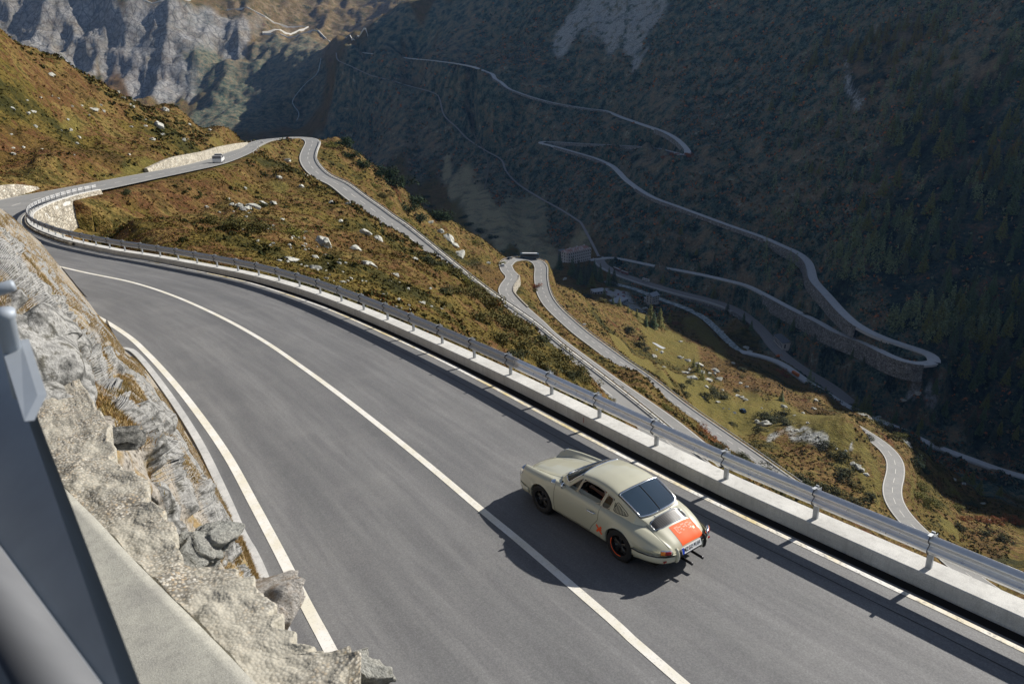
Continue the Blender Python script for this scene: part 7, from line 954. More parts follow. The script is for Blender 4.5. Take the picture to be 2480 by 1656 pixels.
SITES['van']=(146.6,404.6,-205.4)
SITES['tentA']=(139.0,398.6,-203.0)
SITES['pond']=(123.6,554.4,-219.2)
WALL_L = [(144.96, -19.82), (160.1, -28.05), (187.16, -41.23), (225.58, -55.66), (268.97, -74.18), (322.67, -94.98)]
WALL_L2 = [(93.59, 10.44), (97.62, 7.6), (100.8, 6.01), (106.07, 3.37), (112.24, 0.53)]

# ------------------------------------------------------------------ stone walls
def mat_rubble(name, cs, sc, mortar):
    t = NT(name, rough=.9, spec=.2); v = t.n.new('ShaderNodeTexVoronoi'); v.inputs['Scale'].default_value = sc; mp = t.n.new('ShaderNodeMapping'); mp.inputs['Scale'].default_value = (1, 1, 1.5); t.l.new(t.pos, mp.inputs[0]); t.l.new(mp.outputs[0], v.inputs[0])
    sp = t.n.new('ShaderNodeSeparateColor'); t.l.new(v.outputs['Color'], sp.inputs[0]); e = t.voro(sc, 'DISTANCE_TO_EDGE', vec=mp.outputs[0])
    c = t.ramp(sp.outputs[0], [(i / (len(cs) - 1), c_) for i, c_ in enumerate(cs)]); c = t.mix(t.ramp(e, [(.0, 1.), (.09, 0.)]), c, mortar)
    c = t.mix(1., c, t.ramp(t.noise(sc * .35, 5, .7), [(.35, .65), (.65, 1.2)]), 'MULTIPLY'); t.col(c); t.bump(t.math('MINIMUM', e, .15), .9, .5); return t.m
M_cream = mat_rubble('cream_masonry', [(.40, .355, .28), (.52, .48, .395), (.31, .275, .22), (.58, .545, .465)], 1.7, (.22, .195, .155))
M_rub = mat_rubble('grey_rubble', [(.13, .13, .13), (.32, .32, .31), (.20, .19, .17), (.45, .44, .42)], .75, (.05, .05, .045))
def wallmesh(name, P, off, h0, depth, m, lean=.12, batter_to_terrain=True, th=.7, lift=.1):
    """P path (n,3); off = signed distance to right; face drops to the terrain"""
    P = np.asarray(P, float); N = side_normals(P); s = 1 if off > 0 else -1; T = P[:, :2] + N * off; top = P[:, 2] + lift
    zt = hz(T[:, 0] + N[:, 0] * s * 1.2, np.maximum(T[:, 1] + N[:, 1] * s * 1.2, 9.7)); bot = np.minimum(top - .6, zt - 1.5) if batter_to_terrain else top - depth
    bot = np.maximum(bot, top - depth); nv = 8; rows = [np.c_[P[:, :2] + N * (off - s * th), top - .4], np.c_[P[:, :2] + N * (off - s * th), top], np.c_[T, top]]
    for i in range(1, nv + 1):
        z = top + (bot - top) * i / nv; rows.append(np.c_[T + N * s * ((top - z) * lean)[:, None] + (fbm(T[:, 0] * .3 + i, T[:, 1] * .3, 2) * .12)[:, None] * N, z])
    V = np.stack(rows, 1); k = V.shape[1]; n = len(P); q = (np.arange(n - 1)[:, None] * k + np.arange(k - 1)[None]).ravel()
    return npmesh(name, V.reshape(-1, 3), np.stack([q, q + k, q + k + 1, q + 1], 1), m, smooth=False)
wl_lab = {'F1': 'tall rubble retaining wall curving under the lower bend of the shaded road', 'F2': 'long rubble retaining wall under the road climbing the shaded slope', 'F3': 'rubble wall under the short upper switchback leg', 'F4': 'low rubble wall under the topmost road of the shaded slope', 'A': 'small pale stone wall inside the sunny switchback', 'rail_dn': 'grey retaining wall beside the railway and river'}
for (k, f0, f1, sd_, h) in WALLS:
    P, hw = RD[k]
    if k == 'N': continue
    i0, i1 = int(f0 * (len(P) - 1)), int(f1 * (len(P) - 1)); fr = np.linspace(0, 1, i1 - i0)
    tag(wallmesh('retaining_wall', P[i0:i1], sd_ * (hw + .25), 0, h * 1.0, M_cream if k == 'A' else M_rub, lift=.45), wl_lab[k] + ('' if f0 < .3 or k not in ('F2', 'F4') else ', upper section' if f0 < .5 else ', topmost section'), 'wall')
PW = c2w(np.c_[Wf[:, :2], np.zeros(len(Wf))]); i0 = int(np.argmax(Wf[:, 0] > 50)); PWs = PW[i0:]
Nw = side_normals(PWs); 
tag(wallmesh('stone_wall', PWs, .55, 0, 7, M_cream, lift=.2, lean=.06), 'cream stone retaining wall under the guardrail on the outside of the far bend', 'wall')
for pts, h, lb in ((WALL_L, (.6, 1.9, 2.1, 2.1, 2.0, 1.2), 'pale stone wall holding the hillside beside the far road by the white vehicle'), (WALL_L2, (1.5, 1.5, 1.4, 1.3, .4), 'short pale stone wall at the left edge of the photo beside the far road')):
    p = catmull([(x, y, h_) for (x, y), h_ in zip(pts, list(h) + [h[-1]] * 9)], 2.0); a = MB(); W_ = c2w(np.c_[p[:, :2], np.zeros(len(p))]); N = side_normals(W_); V = []
    for i, q in enumerate(W_): n_ = -N[i]; V += [(q[0], q[1], q[2] - 1), (q[0] + n_[0] * .5, q[1] + n_[1] * .5, q[2] + p[i, 2]), (q[0] + n_[0] * 1.1, q[1] + n_[1] * 1.1, q[2] + p[i, 2]), (q[0] + n_[0] * 1.1, q[1] + n_[1] * 1.1, q[2] - 1)]
    a.add(V, [(4 * i + j, 4 * i + 4 + j, 4 * i + 5 + j, 4 * i + 1 + j) for i in range(len(W_) - 1) for j in range(3)] + [(0, 1, 2, 3), (len(V) - 4, len(V) - 3, len(V) - 2, len(V) - 1)]); tag(a.build('stone_wall', M_cream), lb, 'wall')
# ------------------------------------------------------------------ far guardrails
def far_rail(k, f0, f1, sd_, lb, step=4, h=.8, mrail=None):
    P, hw = RD[k]; i0, i1 = int(f0 * (len(P) - 1)), int(f1 * (len(P) - 1)); P = P[i0:i1]; s = np.r_[0, np.cumsum(np.linalg.norm(np.diff(P, axis=0), axis=1))]; N = side_normals(P)
    ev = lambda t, z: Vector((np.interp(t, s, P[:, 0] + N[:, 0] * sd_ * (hw + .15)), np.interp(t, s, P[:, 1] + N[:, 1] * sd_ * (hw + .15)), np.interp(t, s, P[:, 2]) + z))
    e = empty('guardrail', ev(0, 0)); tag(e, lb, 'guardrail'); inv = Matrix.Translation(-e.location)
    T = [inv @ ev(t, h) for t in np.arange(0, s[-1], 3)]; a = MB(); a.sweep(T, [(-.05, -.16), (.05, -.16), (.02, 0), (.05, .16), (-.05, .16)]); a.build('rail', mrail or M_dull, e)
    if k == 'C': a = MB(); a.sweep([inv @ ev(t, .12) for t in np.arange(0, s[-1], 3)], [(-.2, -.4), (.25, -.4), (.25, .12), (-.2, .12)]); a.build('kerb', M_conc, e)
    f_ = None; t = 0; step = max(step, s[-1] / 95)
    while t < s[-1]:
        if f_ is None: a = MB(); a.box((0, 0, .38), (.07, .07, .42)); f_ = a.build('post', M_post, e); f_.location = inv @ ev(t, 0)
        else: o = f_.copy(); COL.objects.link(o); o.parent = e; o.location = inv @ ev(t, 0)
        t += step
far_rail('C', .30, .995, -1, 'long guardrail on a pale kerb on the road just behind the near parapet')
far_rail('A', .05, .78, 1, 'guardrail on the valley side of the middle road dropping from the sunny switchback') if False else None
far_rail('B', .02, .99, -1, 'guardrail around the outside of the sunny switchback and down its lower road')
far_rail('F2', .03, .60, -1, 'low guardrail on the wall of the long shaded road', 6)
far_rail('F1', .45, .99, 1, 'low guardrail above the curved rubble wall of the lower shaded road', 6)
far_rail('valley', .05, .98, 1, 'guardrail of the valley floor road near the orange container', 5)
# ------------------------------------------------------------------ water and railway
M_water = NT('glacier_water', rough=.25, spec=.6); M_water.col(M_water.mix(M_water.ramp(M_water.noise(.35, 6, .75, stretch=(1, 1, 1)), [(.45, 0.), (.6, 1.)]), (.20, .24, .24), (.55, .60, .60))); M_water.bump(M_water.noise(1.2, 4, .7), .6, .3); M_water = M_water.m
P, hw = RD['river']; tag(ribbon('river', P, -4.2, 4.2, .3, M_water, .5), kind='structure')
P, hw = RD['gully']; tag(ribbon('stream', P, -1.6, 1.6, .4, M_water, .5), kind='structure')
def pool(cx, cy, rx, ry, z, n=26): 
    V = [(cx + math.cos(6.2832 * i / n) * rx * (1 + .25 * math.sin(3 * i * .24)), cy + math.sin(6.2832 * i / n) * ry * (1 + .2 * math.cos(2 * i * .24 + 1)), 0) for i in range(n)]; V = [(x, y, float(hz(x, y)) + .22) for x, y, _ in V]; return obj('pond', V, [tuple(range(n))], NT('pool', rough=.3).col((.42, .44, .46)).m)
px_, py_, pz_ = SITES['pond']; tag(pool(px_, py_, 5, 4, float(hz(px_, py_)) + .9), kind='structure')
M_ballast = NT('ballast', rough=.95).col((.30, .28, .265)).m; M_steel = mat('rail_steel', (.35, .34, .33), .4, .8)
P, hw = RD['rail_dn']; tag(ribbon('railway_bed', P, -7, 6, .25, M_ballast, 1.5), kind='structure')
P2 = smooth_path(P, 2)
for o_ in (-5, -2, 1, 4):
    for g in (-.5, .5):
        P3 = P.copy(); P3[:, :2] += side_normals(P) * (o_ + g); a = MB(); a.sweep([Vector(q) + Vector((0, 0, .42)) for q in P3], [(-.06, -.12), (.06, -.12), (.06, .06), (-.06, .06)]); tag(a.build('railway_track', M_steel), kind='structure')
tag(ribbon('platform', P[:int(len(P) * .55)], 6.2, 9.2, .55, NT('platform_slab', rough=.8).col((.42, .41, .39)).m, 2), kind='structure')
P, hw = RD['rail_up']; tag(ribbon('railway_bed', P, -1.9, 1.9, .3, M_ballast, 1), kind='structure')
lx, ly, lz = SITES['lot']; V = [(lx + math.cos(t) * 15, ly + math.sin(t) * 22, 0) for t in np.linspace(0, 6.2832, 30)[:-1]]
lot = obj('car_park', [(x, y, float(hz(x, y)) + .9) for x, y, _ in V], [tuple(range(29))], NT('gravel_lot', rough=.95).col((.36, .355, .35)).m); tag(lot, kind='structure')
# ------------------------------------------------------------------ buildings
def build_house(name, lb, A, B, W, H, roof, mw, mr, rows, cols, wm=None, rise=3, over=.5, group=None, wside=2):
    """A,B: front base corners (front faces the right-hand side of A->B); W depth away from the front"""
    A = Vector(A); B = Vector(B); zg = min(A.z, B.z, float(hz(A.x, A.y)) if True else 0) ; L = (B - A).xy.length; ang = math.atan2(B.y - A.y, B.x - A.x)
    z0 = max(A.z, float(hz((A.x + B.x) / 2, (A.y + B.y) / 2))) - .3
    e = empty(name, (A.x, A.y, z0)); e.rotation_euler = (0, 0, ang); tag(e, lb, 'building', group)
    a = MB(); a.box((L / 2, W / 2, H / 2 - 2), (L / 2, W / 2, H / 2 + 2)); wl_ = a.build('wall', mw, e)
    a = MB(); o = over
    if roof == 'flat': a.box((L / 2, W / 2, H + .25), (L / 2 + o, W / 2 + o, .25))
    elif roof == 'mono': a.add([(-o, -o, H), (L + o, -o, H), (L + o, W + o, H + rise), (-o, W + o, H + rise), (-o, -o, H + .3), (L + o, -o, H + .3), (L + o, W + o, H + rise + .3), (-o, W + o, H + rise + .3)], [(0, 3, 2, 1), (4, 5, 6, 7), (0, 1, 5, 4), (1, 2, 6, 5), (2, 3, 7, 6), (3, 0, 4, 7)])
    elif roof == 'gable': a.add([(-o, -o, H - .1), (L + o, -o, H - .1), (L + o, W + o, H - .1), (-o, W + o, H - .1), (-o, W / 2, H + rise), (L + o, W / 2, H + rise)], [(0, 1, 5, 4), (2, 3, 4, 5), (0, 4, 3), (1, 2, 5), (0, 3, 2, 1)])
    else: a.add([(-o, -o, H), (L + o, -o, H), (L + o, W + o, H), (-o, W + o, H), (rise * 1.1, W * .35, H + rise), (L - rise * 1.1, W * .35, H + rise), (L - rise * 1.1, W * .65, H + rise), (rise * 1.1, W * .65, H + rise)], [(0, 1, 5, 4), (1, 2, 6, 5), (2, 3, 7, 6), (3, 0, 4, 7), (4, 5, 6, 7), (0, 3, 2, 1)])
    rf = a.build('roof', mr, e)
    gw = wm or M_win
    for r in range(rows):
        z = (r + .55) * H / rows
        for c in range(cols):
            x = (c + .5) * L / cols; a = MB(); a.box((x, -.02, z), (min(.75, L / cols * .3), .06, H / rows * .27)); a.build('window', gw, e)
    for r in range(rows):
        z = (r + .55) * H / rows
        for c in range(wside):
            for xx in (-.02, L + .02):
                y = (c + .5) * W / wside; a = MB(); a.box((xx, y, z), (.06, min(.7, W / wside * .25), H / rows * .27)); a.build('window', gw, e)
    return e, rf, L
M_win = mat('window_dark', (.03, .035, .045), .2); M_hw = NT('hotel_wall', rough=.85).col((.60, .57, .54)).m; t_ = NT('hotel_roof', rough=.6); t_.col(t_.mix(t_.ramp(t_.noise(.12, 3, .6, stretch=(3, 1, 1)), [(.45, 0.), (.6, 1.)]), (.36, .19, .15), (.52, .44, .40))); M_hr = t_.m
S = SITES; A = Vector(S['hotelA']); B = Vector(S['hotelB'])
he, hr, L = build_house('hotel_building', 'large grey hotel with reddish metal roof and rows of windows beside dark spruces', A, B, 15, 17, 'hip', M_hw, M_hr, 4, 11, rise=4, wside=3)
for i in range(11):
    x = (i + .5) * L / 11; a = MB(); a.add([(x - .9, -.5, 17), (x + .9, -.5, 17), (x + .9, 2.5, 18.6), (x - .9, 2.5, 18.6), (x, -.5, 18.9), (x, 2.8, 18.9)], [(0, 1, 4), (0, 4, 5, 3), (1, 2, 5, 4)]); a.build('dormer', M_hw, he)
for x in (10, 24, 38):
    a = MB(); a.box((x, 8, 21), (.6, .9, 1.6)); a.build('chimney', M_hw, hr)
C_ = Vector(S['hotelC']); build_house('hotel_annex', 'narrow dark annex tower at the left end of the grey hotel', C_ + Vector((-2, 2, 0)), C_ + Vector((7, 6, 0)), 12, 14, 'hip', NT('annex', rough=.85).col((.20, .19, .19)).m, mat('slate', (.16, .17, .19), .6), 4, 3, rise=2)
M_sl = mat('grey_metal_roof', (.30, .33, .37), .45, .2); M_lt = mat('flat_gravel_roof', (.40, .41, .42), .8); M_gw = NT('plaster', rough=.85).col((.42, .41, .39)).m
hA, hB, hC = Vector(S['hallA']), Vector(S['hallB']), Vector(S['hallC'])
build_house('flat_hall', 'low flat roofed grey hall beside the gravel car park', hB, hC, 13, 4.2, 'flat', NT('hall_wall', rough=.8).col((.40, .43, .45)).m, M_lt, 1, 6)
g1, g2 = Vector(S['gar1']), Vector(S['gar2']); build_house('garage_building', 'small garage with pale roof at the left side of the car park', g1 + Vector((0, -1, 0)), g2 + Vector((2, -1, 0)), 9, 3.6, 'mono', M_gw, M_lt, 1, 4, rise=1)
H_A, H_B = Vector(S['houseA']), Vector(S['houseB']); build_house('gabled_house', 'tall stone house with blue grey gable roof between river and railway', H_A, H_A + (H_B - H_A).normalized() * 13, 9, 8.5, 'gable', NT('stone_house', rough=.9).col((.52, .48, .42)).m, M_sl, 3, 4, rise=3.6)
H_C = Vector(S['houseC']); e, _, _ = build_house('terrace_annex', 'low annex with white railed terrace in front of the gabled house', H_C + Vector((-1, -3, 0)), H_C + Vector((12, -1, 0)), 7, 3.4, 'flat', M_gw, M_lt, 1, 5)
a = MB(); [a.box((x, 0, 4.3), (.08, .06, .5)) for x in np.arange(0, 13, 1.0)]; a.box((6.5, 0, 4.8), (6.5, .07, .07)); a.build('railing', mat('white_metal', (.7, .7, .7), .5), e)
sA, sB, sC = Vector(S['statA']), Vector(S['statB']), Vector(S['statC'])
build_house('station_shed', 'pale square building with dark grey shed roof standing alone by the railway', sB + (sA - sB).normalized() * 24, sB, 17, 7.5, 'mono', NT('station_wall', rough=.85).col((.66, .62, .58)).m, mat('dark_sheet_roof', (.13, .14, .155), .6), 1, 7, rise=2.2, over=.8, wside=3)
# ------------------------------------------------------------------ vehicles far away
def vehicle(name, lb, cat, loc, yaw, L, W, H, body_m, bus=False, cabh=.55, pickup=False, group=None, slope=0):
    e = empty(name, loc); e.rotation_euler = (0, slope, yaw); tag(e, lb, cat, group)
    a = MB(); b0 = .35
    if bus:
        prof = [(-L / 2, b0), (L / 2 - .1, b0), (L / 2, 1.2), (L / 2 - .25, H - .3), (L / 2 - .8, H), (-L / 2 + .2, H), (-L / 2, H - .5)]
        sec = lambda y: [(x, y, z) for x, z in prof]; n = len(prof); a.add(sec(-W / 2) + sec(W / 2), [tuple(range(n))[::-1], tuple(range(n, 2 * n))] + [(i, (i + 1) % n, n + (i + 1) % n, n + i) for i in range(n)]); a.build('body', body_m, e)
        for sd_ in (-1, 1): a = MB(); a.box((-.1, sd_ * (W / 2 + .01), H * .62), (L / 2 - .5, .02, H * .15)); a.build('window', M_win, e)
        a = MB(); a.box((L / 2 - .08, 0, H * .58), (.12, W / 2 - .15, H * .22)); a.build('windscreen', M_win, e)
        a = MB(); a.box((0, 0, H + .08), (L / 2 - 1.2, W / 2 - .2, .1)); a.build('roof', mat('bus_roof', (.62, .63, .64), .4), e)
    else:
        hb = H * cabh; prof = [(-L / 2, b0), (L / 2, b0), (L / 2, hb * .85), (L / 2 - .25, hb), (L * .22, hb * 1.03), (-L / 2 + .1, hb * 1.05), (-L / 2, hb * .9)]
        V = []; n = len(prof)
        for y, s_ in ((-W / 2, 1), (W / 2, 1)): V += [(x, y, z) for x, z in prof]
        a.add(V, [tuple(range(n))[::-1], tuple(range(n, 2 * n))] + [(i, (i + 1) % n, n + (i + 1) % n, n + i) for i in range(n)]); a.build('body', body_m, e)
        x0, x1 = (-L * .42, L * .22) if not pickup else (-.05 * L, L * .24)
        c = [(x0, hb), (x1, hb), (x1 - L * .12, H - .05), (x0 + L * .08, H - .05)]; a = MB(); w1, w2 = W / 2 - .06, W / 2 - .22
        a.add([(x, -w1 if i < 2 else -w2, z) for i, (x, z) in enumerate(c)] + [(x, w1 if i < 2 else w2, z) for i, (x, z) in enumerate(c)], [(0, 3, 2, 1), (4, 5, 6, 7), (1, 2, 6, 5), (3, 0, 4, 7), (2, 3, 7, 6)]); a.build('window', M_win, e)
        a = MB(); a.box(((c[2][0] + c[3][0]) / 2, 0, H - .02), ((c[2][0] - c[3][0]) / 2 + .04, w2 + .02, .04)); a.build('roof', body_m, e)
        if pickup: a = MB(); a.box((-L * .28, 0, hb * 1.25), (L * .2, W / 2 - .02, hb * .35)); a.build('load_bed', mat('grey_tarp', (.18, .18, .19), .8), e)
    for x in (-L * .31, L * .31):
        for sd_ in (-1, 1): a = MB(); r_ = .5 if bus else .34; a.lathe((x, sd_ * (W / 2 - .12), r_), (0, sd_, 0), [(0, .16), (r_ * .55, .17), (r_ * .95, .14), (r_, .05), (r_, -.1), (0, -.1)], 14); a.build('wheel', M_tyre, e, True)
    return e
def on_road(k, x, y, side=0, lift=.07):
    P, hw = RD[k]; i = int(np.argmin(np.hypot(P[:, 0] - x, P[:, 1] - y))); i = min(max(i, 1), len(P) - 2); t = P[i + 1] - P[i - 1]; N = side_normals(P)[i]; return (P[i, 0] + N[0] * side, P[i, 1] + N[1] * side, P[i, 2] + lift), math.atan2(t[1], t[0])
p, yw = on_road('B', *S['bus'][:2], -1.6); vehicle('coach', 'dark teal coach with pale roof rounding the sunny switchback', 'bus', p, yw + .1, 12, 2.6, 3.5, mat('coach_paint', (.05, .09, .13), .3), True)
p, yw = on_road('A', *S['carw'][:2], -1.8); vehicle('small_car', 'small white car entering the sunny switchback behind a dark one', 'car', p, yw, 4.1, 1.75, 1.45, mat('white_paint', (.72, .73, .74), .3), group='cars on the sunny switchback')
p, yw = on_road('B', 5, 437, -2.4); vehicle('small_car', 'dark open sports car between the white car and the coach', 'car', p, yw, 4.3, 1.85, 1.3, mat('black_paint', (.02, .02, .022), .25), group='cars on the sunny switchback')
jx = w2c([S['jeep']])[0]; jy = -32.5 if False else None
PNw = RD['N'][0]; i = int(np.argmin(np.hypot(PNw[:, 0] - S['jeep'][0], PNw[:, 1] - S['jeep'][1]))); t_ = PNw[i + 1] - PNw[i - 1]; N_ = side_normals(PNw)[i]
vehicle('pickup_truck', 'white pickup with grey covered bed driving away on the far sunlit road', 'pickup', (PNw[i, 0] + N_[0] * 1.9, PNw[i, 1] + N_[1] * 1.9, PNw[i, 2] + .03), math.atan2(t_[1], t_[0]), 4.9, 1.95, 1.95, mat('white_paint', (.75, .75, .75), .3), pickup=True)
x, y, z = S['van']; vehicle('camper_van', 'dark blue van with white roof parked on the meadow by pale camping gear', 'van', (x, y, float(hz(x, y)) + .1), 1.9, 5.0, 2.0, 2.1, mat('van_blue', (.03, .06, .11), .3))
x, y, z = S['tentA']
for i, (dx, dy, s_, lb) in enumerate([(0, 0, 1.5, 'largest white awning lying beside the dark blue van'), (-6, 3, .8, 'small pale bundle left of the white awning on the meadow'), (-2.5, 2.5, .7, 'middle pale bundle next to the white awning on the meadow')]):
    a = MB(); zz = float(hz(x + dx, y + dy)); a.add([(x + dx - s_, y + dy - s_ * .6, zz), (x + dx + s_, y + dy - s_ * .6, zz), (x + dx + s_, y + dy + s_ * .6, zz), (x + dx - s_, y + dy + s_ * .6, zz), (x + dx - s_ * .5, y + dy, zz + s_ * .7), (x + dx + s_ * .6, y + dy, zz + s_ * .6)], [(0, 1, 5, 4), (2, 3, 4, 5), (0, 4, 3), (1, 2, 5)]); tag(a.build('awning', mat('canvas', (.68, .69, .70), .8)), lb, 'awning')
M_redp = mat('red_paint', (.30, .02, .02), .3)
for i, (k, lb) in enumerate([('car1', 'red car parked beside the garage at the left of the car park'), ('car2', 'red car at the left end of the row parked behind the flat hall'), ('car3', 'red car at the right end of the row parked behind the flat hall'), ('car4', 'red car standing apart on the grass right of the car park')]):
    x, y, z = S[k]; vehicle('parked_car', lb, 'car', (x, y, float(hz(x, y)) + 1.0), .3 + i, 4.2, 1.8, 1.5, M_redp, group='red cars at the car park')
x, y, z = S['box']; p, yw = on_road('valley', x, y, 2.8); 
e = empty('container_truck', p); e.rotation_euler = (0, 0, yw); tag(e, 'orange container standing on the edge of the valley road', 'container'); a = MB(); a.box((0, 0, 1.7), (4.2, 1.2, 1.35)); [a.box((x_, s_ * 1.22, 1.7), (.05, .03, 1.25)) for x_ in np.arange(-3.9, 4, .6) for s_ in (-1, 1)]; a.build('body', mat('container_orange', (.62, .17, .03), .5), e); a = MB(); a.box((0, 0, .25), (4.1, 1.0, .22)); a.build('chassis', M_blackr, e)
x, y, z = S['dig']; zz = float(hz(x, y)) + .2; e = empty('excavator', (x + 3, y + 3, zz)); tag(e, 'small orange excavator parked above the bend of the valley road', 'excavator'); M_or = mat('machine_orange', (.65, .16, .02), .5)
a = MB(); a.box((0, 0, 1.3), (1.6, 1.1, .6)); a.box((.6, .3, 2.1), (.7, .6, .6)); a.build('body', M_or, e); a = MB(); a.box((0, -1, .4), (1.7, .3, .4)); a.box((0, 1, .4), (1.7, .3, .4)); a.build('tracks', M_blackr, e); a = MB(); a.tube([(1.2, -.4, 1.6), (3.0, -.4, 3.2), (4.4, -.4, 1.2)], .2, 6); a.build('arm', M_or, e)
# train
P, hw = RD['rail_dn']; 
def on_rail(x, y, o): 
    i = int(np.argmin(np.hypot(P[:, 0] - x, P[:, 1] - y))); i = min(max(i, 1), len(P) - 2); N = side_normals(P)[i]; t = P[i + 1] - P[i - 1]; return Vector((P[i, 0] + N[0] * o, P[i, 1] + N[1] * o, P[i, 2] + .5)), math.atan2(t[1], t[0])
for x, y, o, L_, m_, lb in ((141, 940, -5, 15, mat('wagon_brown', (.22, .10, .08), .5), 'brown passenger wagon at the upper end of the station tracks'), (150, 921, -5, 13, mat('wagon_red', (.30, .12, .09), .5), 'reddish wagon coupled behind the brown passenger wagon'), (172, 893, -5, 11, mat('wagon_white', (.62, .62, .60), .5), 'white goods wagon standing alone on the station tracks')):
    p, yw = on_rail(x, y, o); e = empty('railway_wagon', p); e.rotation_euler = (0, 0, yw); tag(e, lb, 'wagon', 'wagons on the station tracks'); a = MB(); a.box((0, 0, 2.0), (L_ / 2, 1.35, 1.2)); a.build('body', m_, e); a = MB(); a.box((0, 0, 3.3), (L_ / 2 + .1, 1.2, .14)); a.build('roof', mat('wagon_roof', (.45, .40, .37), .6), e)
    for s_ in (-1, 1): a = MB(); a.box((0, s_ * 1.36, 2.4), (L_ / 2 - .8, .02, .4)); a.build('window_band', M_win, e)
    a = MB(); [a.box((q * L_ * .33, 0, .45), (1.2, .9, .4)) for q in (-1, 1)]; a.build('bogies', M_blackr, e)
# zigzag of the distant pass road
M_pale = NT('pale_wall', rough=.9).col((.62, .60, .55)).m

ZIG = [[[-1358.8, 3733.2, 227.5], [-1274.2, 3770.4, 220.0], [-1203.2, 3808.0, 202.5], [-1149.9, 3865.0, 190.8], [-1091.5, 3913.3, 181.0], [-1035.6, 3952.3, 175.9]], [[-1033.4, 3942.5, 172.1], [-1072.3, 3836.4, 157.4], [-1112.5, 3723.9, 145.1], [-1171.9, 3641.7, 135.5]], [[-1169.5, 3632.7, 131.4], [-1095.5, 3659.8, 124.7], [-999.4, 3687.1, 115.2], [-843.7, 3587.9, 99.4], [-460.1, 2473.3, 50.2]], [[-1684.2, 3491.4, 252.9], [-1566.1, 3517.4, 247.5], [-1478.8, 3623.7, 245.7]]]

for pts, h in zip(ZIG, (9, 13, 9, 5)):
    p = catmull(pts, 40); a = MB(); V = []
    for q in p:
        zz = float(hz(q[0], q[1])); V += [(q[0], q[1] - 3, zz - 4), (q[0], q[1] - 2, zz + h * .6), (q[0], q[1] + 7, zz + h * .6), (q[0], q[1] + 9, zz - 4)]
    a.add(V, [(4 * i + j, 4 * i + 4 + j, 4 * i + 5 + j, 4 * i + 1 + j) for i in range(len(p) - 1) for j in range(3)]); tag(a.build('road', M_pale), kind='structure')
# ------------------------------------------------------------------ trees
M_bark = NT('bark', rough=.9).col((.07, .05, .035)).m
def mat_leaf(name, a, b, tr=.0):
    t = NT(name, rough=.8, spec=.15); g = t.n.new('ShaderNodeNewGeometry').outputs['Random Per Island']; oi = t.n.new('ShaderNodeObjectInfo').outputs['Random']
    f = t.math('ADD', t.math('MULTIPLY', g, .7), t.math('MULTIPLY', oi, .3)); t.col(t.mix(f, a, b)); return t.m
def cards(C_, N_, size, r, asp=.55):
    """leaf-sized quads with random tilt, one island each"""
    n = len(C_); a = r.normal(0, 1, (n, 3)); a -= N_ * (a * N_).sum(1)[:, None]; a /= np.linalg.norm(a, axis=1)[:, None] + 1e-9; b = np.cross(N_, a); s = size[:, None]
    V = np.stack([C_ - a * s, C_ - b * s * asp, C_ + a * s, C_ + b * s * asp], 1).reshape(-1, 3); q = np.arange(n)[:, None] * 4; return V, np.concatenate([q, q + 1, q + 2, q + 3], 1)
def conifer(name, seed, mleaf, broad, sparse, n=1500):
    """unit height tree"""
    r = np.random.default_rng(seed); e = empty(name); a = MB(); a.tube([(0, 0, -.05), (.005, .003, .5), (0, 0, .97)], lambda t: .022 * (1 - t * .85), 7)
    for q in range(14):
        z = .2 + .05 * q; an = q * 2.4; l = broad * (1 - z) * .8; a.tube([(0, 0, z), (math.cos(an) * l, math.sin(an) * l, z - .03)], lambda t: .006 * (1 - t * .7), 4)
    a.build('trunk', M_bark, e)
    z = 1 - r.power(1.7, n) * .92; tier = np.round(z * 17) / 17 + r.normal(0, .006, n); z = tier; an = r.uniform(0, 6.283, n); lob = 1 + .28 * np.sin(an * 3 + z * 23 + seed) + .2 * np.sin(an * 5 + z * 40)
    rad = (1 - z) * broad * lob * (.35 + .65 * r.random(n) ** .5) + .012; zz = z - rad * .38 + r.normal(0, .008, n)
    C_ = np.stack([np.cos(an) * rad, np.sin(an) * rad, zz], 1); N_ = np.stack([np.cos(an) * .5, np.sin(an) * .5, np.full(n, .8)], 1) + r.normal(0, .35, (n, 3)); N_ /= np.linalg.norm(N_, axis=1)[:, None]
    keep = r.random(n) > sparse; V, F = cards(C_[keep], N_[keep], (r.uniform(.018, .04, n) * (1.15 - z * .5))[keep], r); npmesh('crown', V, F, mleaf, e, smooth=False); return e
M_spr = mat_leaf('spruce_needles', (.035, .07, .035), (.17, .23, .10)); M_lar = mat_leaf('larch_needles', (.10, .12, .03), (.26, .25, .07)); M_gol = mat_leaf('golden_larch_needles', (.14, .115, .025), (.28, .22, .055)); M_sprb = mat_leaf('grey_spruce', (.045, .065, .045), (.12, .15, .09))
protos = [[conifer('spruce_tree', 1, M_spr, .20, .05), conifer('spruce_tree', 2, M_spr, .24, .12), conifer('spruce_tree', 3, M_sprb, .22, .1)], [conifer('larch_tree', 4, M_lar, .24, .25), conifer('larch_tree', 5, M_lar, .28, .3)], [conifer('golden_larch_tree', 6, M_gol, .24, .3), conifer('golden_larch_tree', 7, M_gol, .28, .3)]]
used = set()
def place(proto, loc, sc, rz, label, cat, group, tilt=(0, 0)):
    if proto.name in used:
        e = proto.copy(); COL.objects.link(e)
        for ch in proto.children: c = ch.copy(); COL.objects.link(c); c.parent = e
    else: e = proto; used.add(proto.name)
    e.location = loc; e.scale = (sc[0], sc[1], sc[2]); e.rotation_euler = (tilt[0], tilt[1], rz); tag(e, label, cat, group); return e
rt = random.Random(9)
